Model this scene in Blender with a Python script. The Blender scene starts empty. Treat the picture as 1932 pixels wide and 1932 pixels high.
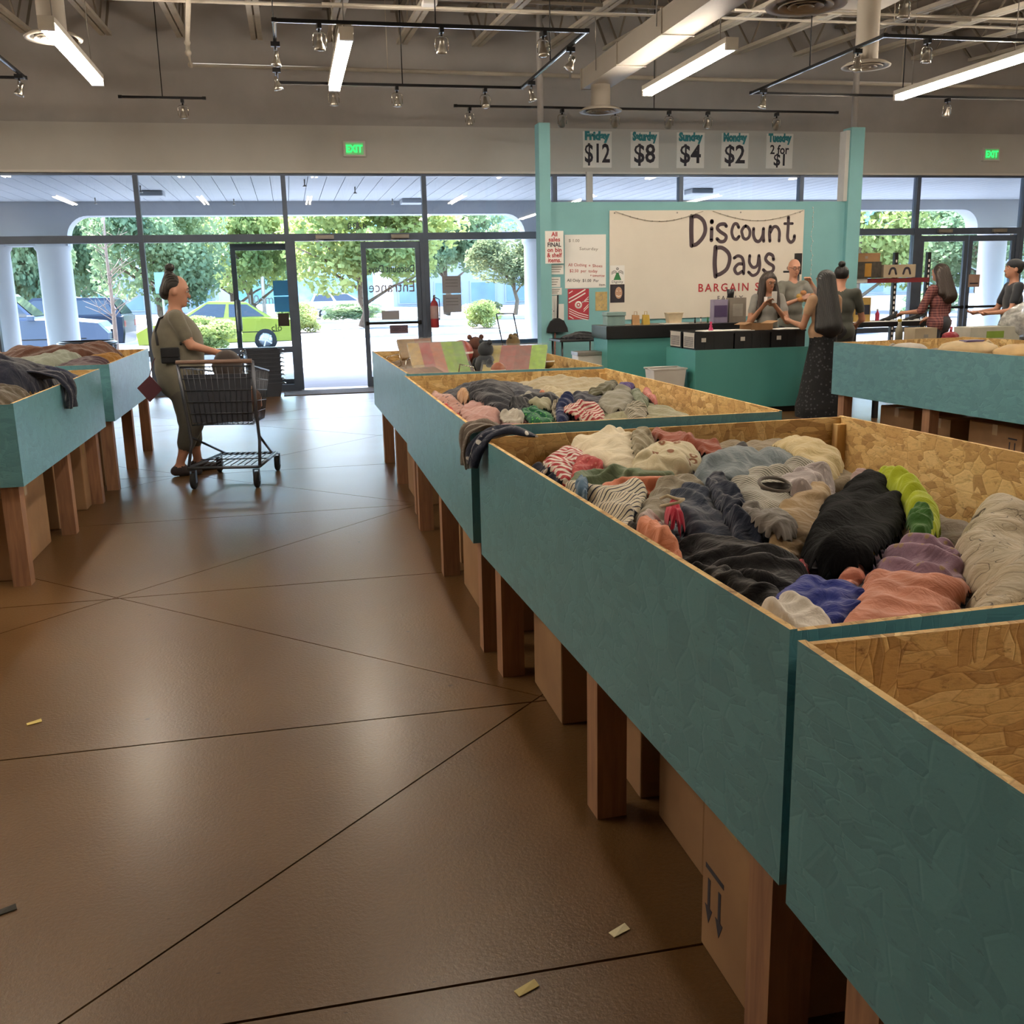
import bpy, bmesh, math, random
import numpy as np
from mathutils import Vector, Matrix

# ------------------------------------------------------------------ camera, sky, sun, exposure
SC = bpy.context.scene
COL = SC.collection
YAW, PITCH, ROLL, FPX = 0.213747, 0.2220426, -0.0211478, 1865.2
_r = Vector((math.cos(YAW), -math.sin(YAW), 0))
_f = Vector((math.sin(YAW) * math.cos(PITCH), math.cos(YAW) * math.cos(PITCH), -math.sin(PITCH)))
_u = _r.cross(_f)
_r2 = math.cos(ROLL) * _r + math.sin(ROLL) * _u
_u2 = -math.sin(ROLL) * _r + math.cos(ROLL) * _u
cam_data = bpy.data.cameras.new('camera')
cam_data.sensor_width = 36.0
cam_data.lens = FPX / 1932 * 36.0
cam_data.clip_end = 2000
cam = bpy.data.objects.new('camera', cam_data)
COL.objects.link(cam)
cam.matrix_world = Matrix(((_r2.x, _u2.x, -_f.x, 0), (_r2.y, _u2.y, -_f.y, 0), (_r2.z, _u2.z, -_f.z, 1.5), (0, 0, 0, 1)))
SC.camera = cam

world = bpy.data.worlds.new('sky')
SC.world = world
world.use_nodes = True
_nt = world.node_tree
_nt.nodes.clear()
_sky = _nt.nodes.new('ShaderNodeTexSky')
_sky.sky_type = 'NISHITA'
_sky.sun_disc = False
_sky.sun_elevation = math.radians(56)
_sky.sun_rotation = math.radians(-25)
_sky.dust_density = 2.0
_bg = _nt.nodes.new('ShaderNodeBackground')
_bg.inputs['Strength'].default_value = 2.2
_wo = _nt.nodes.new('ShaderNodeOutputWorld')
_nt.links.new(_sky.outputs[0], _bg.inputs[0])
_nt.links.new(_bg.outputs[0], _wo.inputs[0])

sun_data = bpy.data.lights.new('sun', 'SUN')
sun_data.energy = 31.0
sun_data.angle = math.radians(1.0)
sun_data.color = (0.9, 0.95, 1.0)
sun = bpy.data.objects.new('sun', sun_data)
COL.objects.link(sun)
# the sun stands high over the car park, beyond the shop front and a little to its west
_sd = Vector((-0.42 * math.cos(math.radians(56)), 0.907 * math.cos(math.radians(56)), math.sin(math.radians(56))))
sun.rotation_euler = _sd.to_track_quat('Z', 'Y').to_euler()
sun.location = (-10, 30, 40)

SC.view_settings.view_transform = 'Standard'
SC.view_settings.look = 'None'
SC.view_settings.exposure = 0.3
SC.view_settings.gamma = 1.0
SC.view_settings.use_curve_mapping = False
SC.cycles.use_denoising = True
SC.cycles.max_bounces = 8
SC.cycles.diffuse_bounces = 4
SC.cycles.glossy_bounces = 4
SC.cycles.transmission_bounces = 4
SC.cycles.transparent_max_bounces = 24
SC.cycles.caustics_reflective = False
SC.cycles.caustics_refractive = False
SC.cycles.sample_clamp_indirect = 6.0
LAMP_COL = (1.0, 0.88, 0.72)
LAMP_POW = 80.0

# ------------------------------------------------------------------ helpers
RNG = random.Random(7)
def lin(h):
    """sRGB hex or 0-255 tuple -> linear RGBA"""
    if isinstance(h, str):
        h = h.lstrip('#'); h = [int(h[i:i + 2], 16) for i in (0, 2, 4)]
    out = []
    for v in h[:3]:
        v /= 255.0
        out.append(v / 12.92 if v <= 0.04045 else ((v + 0.055) / 1.055) ** 2.4)
    return (*out, 1.0)

MATS = {}
def _newmat(name):
    m = bpy.data.materials.new(name); m.use_nodes = True
    nt = m.node_tree; nt.nodes.clear()
    out = nt.nodes.new('ShaderNodeOutputMaterial')
    b = nt.nodes.new('ShaderNodeBsdfPrincipled')
    nt.links.new(b.outputs[0], out.inputs[0])
    return m, nt, b, out
def N(nt, t, **kw):
    n = nt.nodes.new('ShaderNode' + t)
    for k, v in kw.items():
        if k in n.inputs: n.inputs[k].default_value = v
        else: setattr(n, k, v)
    return n
def ramp(nt, fac, stops, interp='LINEAR'):
    r = nt.nodes.new('ShaderNodeValToRGB'); r.color_ramp.interpolation = interp
    els = r.color_ramp.elements
    while len(els) < len(stops): els.new(0.5)
    for e, (p, c) in zip(els, stops): e.position = p; e.color = c if len(c) == 4 else (*c, 1)
    nt.links.new(fac, r.inputs[0]); return r.outputs[0]
def mixc(nt, fac, a, b, mode='MIX'):
    m = nt.nodes.new('ShaderNodeMix'); m.data_type = 'RGBA'; m.blend_type = mode
    for sock, v in ((0, fac), (6, a), (7, b)):
        if hasattr(v, 'is_linked') or hasattr(v, 'links'): nt.links.new(v, m.inputs[sock])
        else: m.inputs[sock].default_value = v
    return m.outputs[2]
def math_(nt, op, a, b=0.0, clamp=False):
    m = nt.nodes.new('ShaderNodeMath'); m.operation = op; m.use_clamp = clamp
    for i, v in ((0, a), (1, b)):
        if hasattr(v, 'links'): nt.links.new(v, m.inputs[i])
        else: m.inputs[i].default_value = v
    return m.outputs[0]
def coords(nt, kind='Object', scale=(1, 1, 1), rot=(0, 0, 0), loc=(0, 0, 0)):
    t = nt.nodes.new('ShaderNodeTexCoord'); mp = nt.nodes.new('ShaderNodeMapping')
    mp.inputs['Scale'].default_value = scale; mp.inputs['Rotation'].default_value = rot; mp.inputs['Location'].default_value = loc
    nt.links.new(t.outputs[kind], mp.inputs[0]); return mp.outputs[0]
def bump(nt, b, h, strength=0.3, dist=0.01):
    bp = nt.nodes.new('ShaderNodeBump'); bp.inputs['Strength'].default_value = strength; bp.inputs['Distance'].default_value = dist
    nt.links.new(h, bp.inputs['Height']); nt.links.new(bp.outputs[0], b.inputs['Normal'])

def mat(name, col, rough=0.6, metal=0.0, var=0.12, scale=8.0, bmp=0.0, spec=0.5, emit=0.0, ecol=None, sheen=0.0):
    """plain procedural material: base colour broken up with noise"""
    if name in MATS: return MATS[name]
    m, nt, b, out = _newmat(name)
    c = lin(col) if not (isinstance(col, tuple) and len(col) == 4) else col
    n = N(nt, 'TexNoise', Scale=scale, Detail=4.0)
    nt.links.new(coords(nt), n.inputs[0])
    lo = tuple(v * (1 - var) for v in c[:3]) + (1,); hi = tuple(min(1, v * (1 + var)) for v in c[:3]) + (1,)
    nt.links.new(ramp(nt, n.outputs[0], [(0.3, lo), (0.7, hi)]), b.inputs['Base Color'])
    b.inputs['Roughness'].default_value = rough; b.inputs['Metallic'].default_value = metal
    b.inputs['Specular IOR Level'].default_value = spec
    if sheen: b.inputs['Sheen Weight'].default_value = sheen
    if emit:
        b.inputs['Emission Color'].default_value = ecol if ecol else c; b.inputs['Emission Strength'].default_value = emit
    if bmp:
        n2 = N(nt, 'TexNoise', Scale=scale * 12, Detail=3.0); nt.links.new(coords(nt), n2.inputs[0]); bump(nt, b, n2.outputs[0], bmp, 0.004)
    MATS[name] = m
    return m

class MB:
    """collects geometry for ONE mesh object"""
    def __init__(s): s.v = []; s.f = []; s.m = []; s.sm = []
    def add(s, vs, fs, mi=0, smooth=False):
        o = len(s.v); s.v += [tuple(p) for p in vs]
        for f in fs: s.f.append(tuple(i + o for i in f)); s.m.append(mi); s.sm.append(smooth)
        return s
    def box(s, x0, x1, y0, y1, z0, z1, mi=0):
        vs = [(x, y, z) for z in (z0, z1) for y in (y0, y1) for x in (x0, x1)]
        return s.add(vs, [(0, 2, 3, 1), (4, 5, 7, 6), (0, 1, 5, 4), (2, 6, 7, 3), (0, 4, 6, 2), (1, 3, 7, 5)], mi)
    def bbox(s, x0, x1, y0, y1, z0, z1, r=0.01, mi=0):
        """box with chamfered vertical and horizontal edges"""
        bm = bmesh.new(); bmesh.ops.create_cube(bm, size=1.0)
        for v in bm.verts: v.co = Vector(((x0 + x1) / 2 + v.co.x * (x1 - x0), (y0 + y1) / 2 + v.co.y * (y1 - y0), (z0 + z1) / 2 + v.co.z * (z1 - z0)))
        bmesh.ops.bevel(bm, geom=bm.edges[:], offset=r, segments=2, affect='EDGES', profile=0.5)
        bm.verts.index_update()
        s.add([v.co for v in bm.verts], [[v.index for v in f.verts] for f in bm.faces], mi, False); bm.free(); return s
    def obox(s, c, ax, ay, az, mi=0):
        """oriented box: centre and three half-axis vectors"""
        c, ax, ay, az = map(Vector, (c, ax, ay, az))
        vs = [c + ax * i + ay * j + az * k for k in (-1, 1) for j in (-1, 1) for i in (-1, 1)]
        return s.add(vs, [(0, 2, 3, 1), (4, 5, 7, 6), (0, 1, 5, 4), (2, 6, 7, 3), (0, 4, 6, 2), (1, 3, 7, 5)], mi)
    def bar(s, a, b, w, h=None, mi=0):
        """square bar from a to b"""
        a, b = Vector(a), Vector(b); d = (b - a); L = d.length; d.normalize()
        up = Vector((0, 0, 1)) if abs(d.z) < 0.9 else Vector((0, 1, 0))
        sx = d.cross(up).normalized(); sy = sx.cross(d)
        return s.obox((a + b) / 2, d * L / 2, sx * w / 2, sy * (h or w) / 2, mi)
    def tube(s, pts, r, seg=8, mi=0, closed=False, caps=True):
        pts = [Vector(p) for p in pts]; n = len(pts); rs = r if isinstance(r, (list, tuple)) else [r] * n
        rings = []; prev = None
        for i, p in enumerate(pts):
            a = pts[i - 1] if i > 0 else (pts[-1] if closed else p); b = pts[i + 1] if i < n - 1 else (pts[0] if closed else p)
            d = (b - a).normalized() if (b - a).length > 1e-9 else Vector((0, 0, 1))
            if prev is None:
                up = Vector((0, 0, 1)) if abs(d.z) < 0.9 else Vector((1, 0, 0)); x = d.cross(up).normalized()
            else:
                x = prev - d * prev.dot(d); x = x.normalized() if x.length > 1e-6 else d.orthogonal().normalized()
            prev = x; y = d.cross(x)
            rings.append([p + (x * math.cos(2 * math.pi * k / seg) + y * math.sin(2 * math.pi * k / seg)) * rs[i] for k in range(seg)])
        vs = [q for rg in rings for q in rg]; fs = []
        m = n if closed else n - 1
        for i in range(m):
            for k in range(seg):
                i2 = (i + 1) % n; k2 = (k + 1) % seg
                fs.append((i * seg + k, i * seg + k2, i2 * seg + k2, i2 * seg + k))
        s.add(vs, fs, mi, True)
        if caps and not closed:
            o = len(s.v) - len(vs)
            s.f.append(tuple(o + k for k in range(seg))[::-1]); s.m.append(mi); s.sm.append(False)
            s.f.append(tuple(o + (n - 1) * seg + k for k in range(seg))); s.m.append(mi); s.sm.append(False)
        return s
    def cyl(s, a, b, r, r2=None, seg=16, mi=0): return s.tube([a, b], [r, r if r2 is None else r2], seg, mi)
    def lathe(s, c, prof, seg=24, mi=0, axis='z', smooth=True):
        """prof: (radius, height) pairs about an axis through c"""
        c = Vector(c); vs = []; fs = []; n = len(prof)
        for r, h in prof:
            for k in range(seg):
                a = 2 * math.pi * k / seg; x, y = r * math.cos(a), r * math.sin(a)
                vs.append(c + (Vector((x, y, h)) if axis == 'z' else Vector((x, h, y)) if axis == 'y' else Vector((h, x, y))))
        for i in range(n - 1):
            for k in range(seg):
                k2 = (k + 1) % seg; fs.append((i * seg + k, i * seg + k2, (i + 1) * seg + k2, (i + 1) * seg + k))
        return s.add(vs, fs, mi, smooth)
    def ball(s, c, rx, ry=None, rz=None, seg=12, mi=0):
        ry = ry or rx; rz = rz or rx; c = Vector(c); n = max(6, seg // 2 + 1); vs = []; fs = []
        for i in range(n + 1):
            t = math.pi * i / n
            for k in range(seg):
                a = 2 * math.pi * k / seg
                vs.append((c.x + rx * math.sin(t) * math.cos(a), c.y + ry * math.sin(t) * math.sin(a), c.z + rz * math.cos(t)))
        for i in range(n):
            for k in range(seg):
                k2 = (k + 1) % seg; fs.append((i * seg + k, (i + 1) * seg + k, (i + 1) * seg + k2, i * seg + k2))
        return s.add(vs, fs, mi, True)
    def prism(s, poly, a, b, plane='xz', mi=0):
        """polygon extruded between a and b along the axis normal to plane"""
        def P(u, v, w): return (u, w, v) if plane == 'xz' else (u, v, w) if plane == 'xy' else (w, u, v)
        n = len(poly); vs = [P(u, v, a) for u, v in poly] + [P(u, v, b) for u, v in poly]
        fs = [tuple(range(n)), tuple(range(2 * n - 1, n - 1, -1))] + [(i, i + n, (i + 1) % n + n, (i + 1) % n) for i in range(n)]
        return s.add(vs, fs, mi)
    def build(s, name, mats, parent=None, loc=None, rotz=0.0, smooth=None, fix=True):
        me = bpy.data.meshes.new(name); me.from_pydata(s.v, [], s.f)
        for m in (mats if isinstance(mats, (list, tuple)) else [mats]): me.materials.append(m)
        me.polygons.foreach_set('material_index', s.m)
        me.polygons.foreach_set('use_smooth', s.sm if smooth is None else [smooth] * len(s.f))
        if fix:
            bm = bmesh.new(); bm.from_mesh(me); bmesh.ops.recalc_face_normals(bm, faces=bm.faces[:]); bm.to_mesh(me); bm.free()
        me.update()
        o = bpy.data.objects.new(name, me); COL.objects.link(o)
        if parent is not None: o.parent = parent
        if loc is not None: o.location = loc
        if rotz: o.rotation_euler = (0, 0, rotz)
        return o

def thing(name, label, cat, loc=(0, 0, 0), rotz=0.0, group=None):
    o = bpy.data.objects.new(name, None); COL.objects.link(o); o.empty_display_size = 0.1
    o.location = loc; o.rotation_euler = (0, 0, rotz)
    return tag(o, label, cat, group)
def tag(o, label, cat=None, group=None):
    o['label'] = label
    if cat: o['category'] = cat
    if group: o['group'] = group
    return o
def struct(o, label=None):
    o['kind'] = 'structure'
    if label: o['label'] = label
    return o
def children(o): return [c for c in bpy.data.objects if c.parent == o]
def dup(root, loc=None, rotz=None, label=None, group=None, parent=None, kids=None):
    """a copy of a thing with copies of its parts and sub-parts (shared meshes)"""
    c = root.copy(); COL.objects.link(c); c.parent = parent
    if loc is not None: c.location = loc
    if rotz is not None: c.rotation_euler = (0, 0, rotz)
    if label: c['label'] = label
    if group: c['group'] = group
    for k in children(root): dup(k, parent=c)
    return c

def text_poly(body, size=1.0, spacing=1.0, align='CENTER', extrude=0.0, bold=0.0):
    """lettering as mesh data (flat in its own XY plane)"""
    cu = bpy.data.curves.new('lettering', 'FONT'); cu.body = body; cu.size = size; cu.align_x = align; cu.align_y = 'CENTER'
    cu.space_character = spacing; cu.extrude = extrude; cu.offset = bold; cu.resolution_u = 2
    o = bpy.data.objects.new('lettering', cu); COL.objects.link(o)
    dg = bpy.context.evaluated_depsgraph_get()
    me = bpy.data.meshes.new_from_object(o.evaluated_get(dg))
    bpy.data.objects.remove(o); bpy.data.curves.remove(cu)
    return me
def text(body, size, c, m, parent=None, normal='-y', mirror=False, tilt=0.0, width=None, name='lettering', spacing=1.0, bold=0.0):
    """lettering standing on a wall whose face looks along `normal`, centred on c (parent space)"""
    me = text_poly(body, size, spacing, extrude=0.0006, bold=bold)
    me.materials.append(m)
    xs = [v.co.x for v in me.vertices] or [0]
    w = (max(xs) - min(xs)) or 1; k = (width / w) if width else 1.0; cx = (max(xs) + min(xs)) / 2
    ys = [v.co.y for v in me.vertices] or [0]; cy = (max(ys) + min(ys)) / 2
    ct, st = math.cos(tilt), math.sin(tilt)
    for v in me.vertices:
        x, y, z = (v.co.x - cx) * k * (-1 if mirror else 1), v.co.y - cy, v.co.z
        x, y = x * ct - y * st, x * st + y * ct
        v.co = (x, -z, y) if normal == '-y' else (-z, -x, y) if normal == '-x' else (z, x, y) if normal == '+x' else (x, y, z)
    me.update()
    o = bpy.data.objects.new(name, me); COL.objects.link(o); o.location = c
    if parent is not None: o.parent = parent
    return o

def stroke(mb, pts, w, y=0.0, mi=0, th=0.0012, n=6):
    """flat brush stroke with round ends in the XZ plane, facing -y; overlapping strokes get their own depth"""
    P = [Vector((p[0], 0, p[1])) for p in pts]
    # Catmull-Rom
    Q = []
    for i in range(len(P) - 1):
        p0 = P[i - 1] if i > 0 else P[i] * 2 - P[i + 1]; p1, p2 = P[i], P[i + 1]; p3 = P[i + 2] if i + 2 < len(P) else P[i + 1] * 2 - P[i]
        for k in range(n):
            t = k / n
            Q.append(0.5 * ((2 * p1) + (p2 - p0) * t + (2 * p0 - 5 * p1 + 4 * p2 - p3) * t * t + (3 * p1 - p0 - 3 * p2 + p3) * t ** 3))
    Q.append(P[-1])
    L = []; R = []
    for i, q in enumerate(Q):
        d = (Q[min(i + 1, len(Q) - 1)] - Q[max(i - 1, 0)]).normalized(); nx = Vector((-d.z, 0, d.x))
        L.append(q + nx * w / 2); R.append(q - nx * w / 2)
    vs = []
    for a, b in zip(L, R): vs += [(a.x, y - th, a.z), (b.x, y - th, b.z)]
    fs = [(2 * i, 2 * i + 1, 2 * i + 3, 2 * i + 2) for i in range(len(Q) - 1)]
    mb.add(vs, fs, mi)
    for q in (Q[0], Q[-1]):
        mb.add([(q.x + w / 2 * math.cos(a), y - th, q.z + w / 2 * math.sin(a)) for a in [2 * math.pi * k / 12 for k in range(12)]], [tuple(range(12))], mi)

def smooth_noise(x, y, seed=0, n=5, f0=6.0):
    """cheap sum-of-sines noise on numpy arrays"""
    r = np.random.RandomState(seed); z = np.zeros_like(x)
    for i in range(n):
        a = r.uniform(0, 2 * np.pi); f = f0 * (1.0 + 0.7 * i) * r.uniform(0.7, 1.3)
        z = z + np.sin((x * np.cos(a) + y * np.sin(a)) * f + r.uniform(0, 6.28)) / (1 + 0.6 * i)
    return z / 2.2

# ------------------------------------------------------------------ materials of the setting
def m_concrete():
    m, nt, b, out = _newmat('sealed_concrete')
    co = coords(nt)
    n1 = N(nt, 'TexNoise', Scale=1.3, Detail=6.0, Roughness=0.6); n2 = N(nt, 'TexNoise', Scale=90.0, Detail=3.0); n3 = N(nt, 'TexVoronoi', Scale=2.6)
    n4 = N(nt, 'TexNoise', Scale=260.0, Detail=2.0)
    for n in (n1, n2, n3, n4): nt.links.new(co, n.inputs[0])
    base = ramp(nt, n1.outputs[0], [(0.25, lin('#573c20')), (0.5, lin('#614629')), (0.8, lin('#6a4f32'))])
    grain = ramp(nt, n2.outputs[0], [(0.3, (0.82, 0.82, 0.82, 1)), (0.7, (1, 1, 1, 1))])
    c = mixc(nt, 1.0, base, grain, 'MULTIPLY')
    sp = N(nt, 'TexVoronoi', Scale=9.0); nt.links.new(coords(nt, scale=(1, 2.6, 1), rot=(0, 0, 0.5)), sp.inputs[0])
    c = mixc(nt, 1.0, c, ramp(nt, sp.outputs['Distance'], [(0.035, (0.5, 0.46, 0.42, 1)), (0.06, (1, 1, 1, 1))]), 'MULTIPLY')
    pit = ramp(nt, n3.outputs['Distance'], [(0.018, (0.35, 0.32, 0.3, 1)), (0.032, (1, 1, 1, 1))])
    c = mixc(nt, 1.0, c, pit, 'MULTIPLY')
    nt.links.new(c, b.inputs['Base Color'])
    nt.links.new(ramp(nt, n1.outputs[0], [(0.3, (0.30,) * 3), (0.7, (0.36,) * 3)]), b.inputs['Roughness'])
    h = math_(nt, 'ADD', math_(nt, 'MULTIPLY', n2.outputs[0], 0.7), math_(nt, 'MULTIPLY', n4.outputs[0], 0.3))
    bump(nt, b, h, 0.42, 0.004)
    b.inputs['Specular IOR Level'].default_value = 0.22; b.inputs['Coat Weight'].default_value = 0.28; b.inputs['Coat Roughness'].default_value = 0.24; b.inputs['Coat IOR'].default_value = 1.5
    return m
def m_glass():
    m = bpy.data.materials.new('window_glass'); m.use_nodes = True; nt = m.node_tree; nt.nodes.clear()
    out = N(nt, 'OutputMaterial'); tr = N(nt, 'BsdfTransparent'); gl = N(nt, 'BsdfGlossy'); mx = N(nt, 'MixShader'); fr = N(nt, 'Fresnel')
    fr.inputs['IOR'].default_value = 1.5; gl.inputs['Roughness'].default_value = 0.01
    n = N(nt, 'TexNoise', Scale=0.8); nt.links.new(coords(nt), n.inputs[0])
    nt.links.new(ramp(nt, n.outputs[0], [(0.3, (0.90, 0.95, 0.95, 1)), (0.7, (0.93, 0.97, 0.97, 1))]), tr.inputs[0])
    nt.links.new(fr.outputs[0], mx.inputs[0]); nt.links.new(tr.outputs[0], mx.inputs[1]); nt.links.new(gl.outputs[0], mx.inputs[2]); nt.links.new(mx.outputs[0], out.inputs[0])
    return m
M_CONC = m_concrete(); M_GLASS = m_glass()
M_HEAD = mat('header_paint', '#c6c5c2', 0.75, scale=1.5, var=0.05, bmp=0.05)
M_DARKWALL = mat('dark_grey_paint', '#b2afae', 0.8, scale=2.0, var=0.08)
M_DECK = mat('roof_deck_paint', '#b0a8a0', 0.8, scale=1.5, var=0.12)
M_SIDEWALL = mat('side_wall_paint', '#b9b0a2', 0.8, scale=1.2, var=0.06)
M_FRAME = mat('dark_bronze_frame', '#566275', 0.35, 0.3, scale=5, var=0.1)
M_TRIM = mat('white_trim', '#d9d6d2', 0.5, scale=6, var=0.04)
M_TEAL = mat('teal_wall_paint', '#7fb6bc', 0.6, scale=2.0, var=0.05, bmp=0.04)
M_JOIST = mat('joist_lit_paint', '#c6beb0', 0.6, scale=4, var=0.1)  # paler copy: light on the joist undersides put into the colour
M_JOISTD = mat('joist_shade_paint', '#8d8478', 0.7, scale=4, var=0.1)  # darker copy of the joist colour for webs and upper chords
M_METAL = mat('galvanised_metal', '#9a968f', 0.4, 0.7, scale=5, var=0.1)
M_BLACK = mat('black_metal', '#17171a', 0.35, 0.5, scale=8, var=0.1)
M_CHROME = mat('polished_chrome', '#c9c5bd', 0.15, 1.0, scale=5, var=0.05)
M_JOINT = mat('joint_filler', '#2b2520', 0.9, scale=20, var=0.2)

# ------------------------------------------------------------------ floor: slabs between saw cuts
XL, XR, YB, YF = -6.6, 15.3, -5.0, 16.1
fl = MB(); fl.box(XL, XR, YB, YF + 0.1, -0.20, -0.012)
floor = struct(fl.build('floor', M_JOINT), 'sealed brown-grey concrete floor with diagonal saw cuts')
def cut(poly, a, b, c, g):
    """split a convex polygon by a*x+b*y=c, leaving a gap of 2g"""
    def half(sgn):
        out = []; n = len(poly)
        for i in range(n):
            p, q = poly[i], poly[(i + 1) % n]; dp = sgn * (a * p[0] + b * p[1] - c) - g; dq = sgn * (a * q[0] + b * q[1] - c) - g
            if dp >= 0: out.append(p)
            if (dp >= 0) != (dq >= 0):
                t = dp / (dp - dq); out.append((p[0] + (q[0] - p[0]) * t, p[1] + (q[1] - p[1]) * t))
        return out if len(out) > 2 else None
    return [h for h in (half(1), half(-1)) if h]
outer = [[(XL, YB), (XR, YB), (XR, 0.9), (XL, 0.9)], [(XL, 0.9), (-2.6, 0.9), (-2.6, YF), (XL, YF)], [(2.7, 0.9), (XR, 0.9), (XR, YF), (2.7, YF)]]
polys = [[(-2.6, 0.9), (2.7, 0.9), (2.7, YF), (-2.6, YF)]]
_s = 0.70711
cuts = [(0, 1, y, 0.004) for y in (1.89, 3.34, 5.15, 6.95, 8.74, 12.3)]
cuts += [(_s, -_s, (-6.13 + 3.575 * k) * _s, 0.003) for k in range(-3, 2)] + [(_s, _s, (4.21 + 3.6 * k) * _s, 0.003) for k in range(-1, 5)]
for c in cuts:
    polys = [h for p in polys for h in (cut(p, *c) or [p])]
def area(p): return abs(sum(p[i][0] * p[(i + 1) % len(p)][1] - p[(i + 1) % len(p)][0] * p[i][1] for i in range(len(p)))) / 2
for p in outer + [p for p in polys if area(p) > 1e-4]:
    o = MB().prism(p, -0.05, 0.0, 'xy').build('floor_slab', M_CONC, floor)

# ------------------------------------------------------------------ walls, header, roof
wf = MB(); wf.box(XL, XR, 16.02, 16.30, 3.30, 3.96)
struct(wf.build('wall_front', M_HEAD), 'beige header wall above the shop windows')
wu = MB(); wu.box(XL, XR, 16.12, 16.32, 3.96, 6.2)
struct(wu.build('wall_front_upper', M_DARKWALL), 'dark grey upper wall above the beige header')
struct(MB().box(XL, XR, 16.0, 16.12, 3.27, 3.305).build('trim_1', M_TRIM), 'strip at the head of the windows, coloured white as if lit')  # white stands in for light on the window head edge
struct(MB().box(XL - 0.2, XL, YB, 16.3, 0, 6.2).build('wall_left', M_SIDEWALL), 'pale side wall')
struct(MB().box(XR, XR + 0.2, YB, 16.3, 0, 6.2).build('wall_right', M_SIDEWALL), 'pale side wall')
struct(MB().box(XL - 0.2, XR + 0.2, YB - 0.2, YB, 0, 6.2).build('wall_back', M_SIDEWALL), 'pale rear wall')
def deck_z(y): return 5.70 + 0.055 * (y - 15.5)
ce = MB()
ce.add([(XL - .2, YB - .2, deck_z(YB)), (XR + .2, YB - .2, deck_z(YB)), (XR + .2, 16.32, deck_z(16.32)), (XL - .2, 16.32, deck_z(16.32)),
        (XL - .2, YB - .2, deck_z(YB) + .2), (XR + .2, YB - .2, deck_z(YB) + .2), (XR + .2, 16.32, deck_z(16.32) + .2), (XL - .2, 16.32, deck_z(16.32) + .2)],
       [(0, 3, 2, 1), (4, 5, 6, 7), (0, 1, 5, 4), (2, 3, 7, 6), (0, 4, 7, 3), (1, 2, 6, 5)])
ceiling = struct(ce.build('ceiling', M_DECK), 'dark brown-grey roof deck with open bar joists')
# open-web joists, bottom chord of two angles, sloping up towards the shop front
jm = MB(); Y0, Y1 = -4.8, 15.5
def bz(y): return 5.0 + 0.055 * (y - 15.5)
for dx in (-0.045, 0.045):
    jm.obox(((dx), (Y0 + Y1) / 2, (bz(Y0) + bz(Y1)) / 2 + 0.025), (0.033, 0, 0), (0, (Y1 - Y0) / 2, (bz(Y1) - bz(Y0)) / 2), (0, 0, 0.025))
    jm.obox(((dx), (Y0 + 16.1) / 2, (bz(Y0) + bz(16.1)) / 2 + 0.57), (0.033, 0, 0), (0, (16.1 - Y0) / 2, (bz(16.1) - bz(Y0)) / 2), (0, 0, 0.025), 1)
y = Y0; up = False
while y < 15.2:
    a = (0, y, bz(y) + (0.55 if up else 0.03)); b = (0, y + 0.55, bz(y + 0.55) + (0.03 if up else 0.55)); jm.bar(a, b, 0.022, mi=1); up = not up; y += 0.55
jm.bar((0, 15.5, bz(15.5) + .03), (0, 16.05, bz(16.05) + .55), 0.03, mi=1)
jo = jm.build('roof_joist', [M_JOIST, M_JOISTD], ceiling, loc=(-3.2, 0, 0))
for x in (-6.3, -5.25, -4.2, -2.19, -1.18, -0.18, 0.86, 1.87, 2.98, 4.08, 5.0, 6.05, 7.1, 8.15, 9.2, 10.25, 11.3, 12.35, 13.4, 14.45):
    c = jo.copy(); COL.objects.link(c); c.parent = ceiling; c.location = (x, 0, 0)
# bridging rods and a flat girder across the joists
br = MB()
for yy, zz in ((12.6, 5.42), (12.6, 4.86), (9.7, 4.72), (9.7, 5.26)): br.bar((XL, yy, zz), (XR, yy, zz), 0.035)
br.build('bridging_bar', M_JOISTD, ceiling)

# ------------------------------------------------------------------ shop-front windows and doors
BAYS = [-6.34, -4.20, -2.07, 0.05, 2.19, 4.30, 6.45, 8.62, 10.85, 13.0, 15.14]
YG = 16.1; FW = 0.035
def bars(lst, name, parent, m=None, y0=YG - 0.05, y1=YG + 0.05):
    b = MB()
    for x0, x1, z0, z1 in lst: b.box(x0, x1, y0, y1, z0, z1)
    return b.build(name, m or M_FRAME, parent)
def pane(x0, x1, z0, z1, parent, y=YG, name='pane'):
    return MB().box(x0, x1, y - 0.003, y + 0.003, z0, z1).build(name, M_GLASS, parent)
wn = 0
for i in range(len(BAYS) - 1):
    x0, x1 = BAYS[i], BAYS[i + 1]; door = i in (3, 8); wn += 1
    w = struct(MB().box(x0 - FW, x0 + FW, YG - 0.06, YG + 0.06, 0, 3.30).build('window_%d' % wn, M_FRAME), 'dark framed shop-front window bay')
    bars([(x0 + FW, x1 - FW, 3.235, 3.275)], 'head_rail', w)
    bars([(x0 + FW, x1 - FW, 2.28, 2.39)], 'transom', w)
    pane(x0 + FW, x1 - FW, 2.39, 3.235, w)
    if not door:
        bars([(x0 + FW, x1 - FW, 0.60, 0.69)], 'sill_rail', w); bars([(x0 + FW, x1 - FW, 0.0, 0.10)], 'bottom_rail', w)
        pane(x0 + FW, x1 - FW, 0.69, 2.28, w); pane(x0 + FW, x1 - FW, 0.10, 0.60, w)
bars([(15.14 - FW, 15.14 + FW, 0, 3.3), (15.14 + FW, XR, 0.0, 3.27), (XL, -6.34 - FW, 0, 3.27)], 'window_frame_end', None)['kind'] = 'structure'
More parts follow.
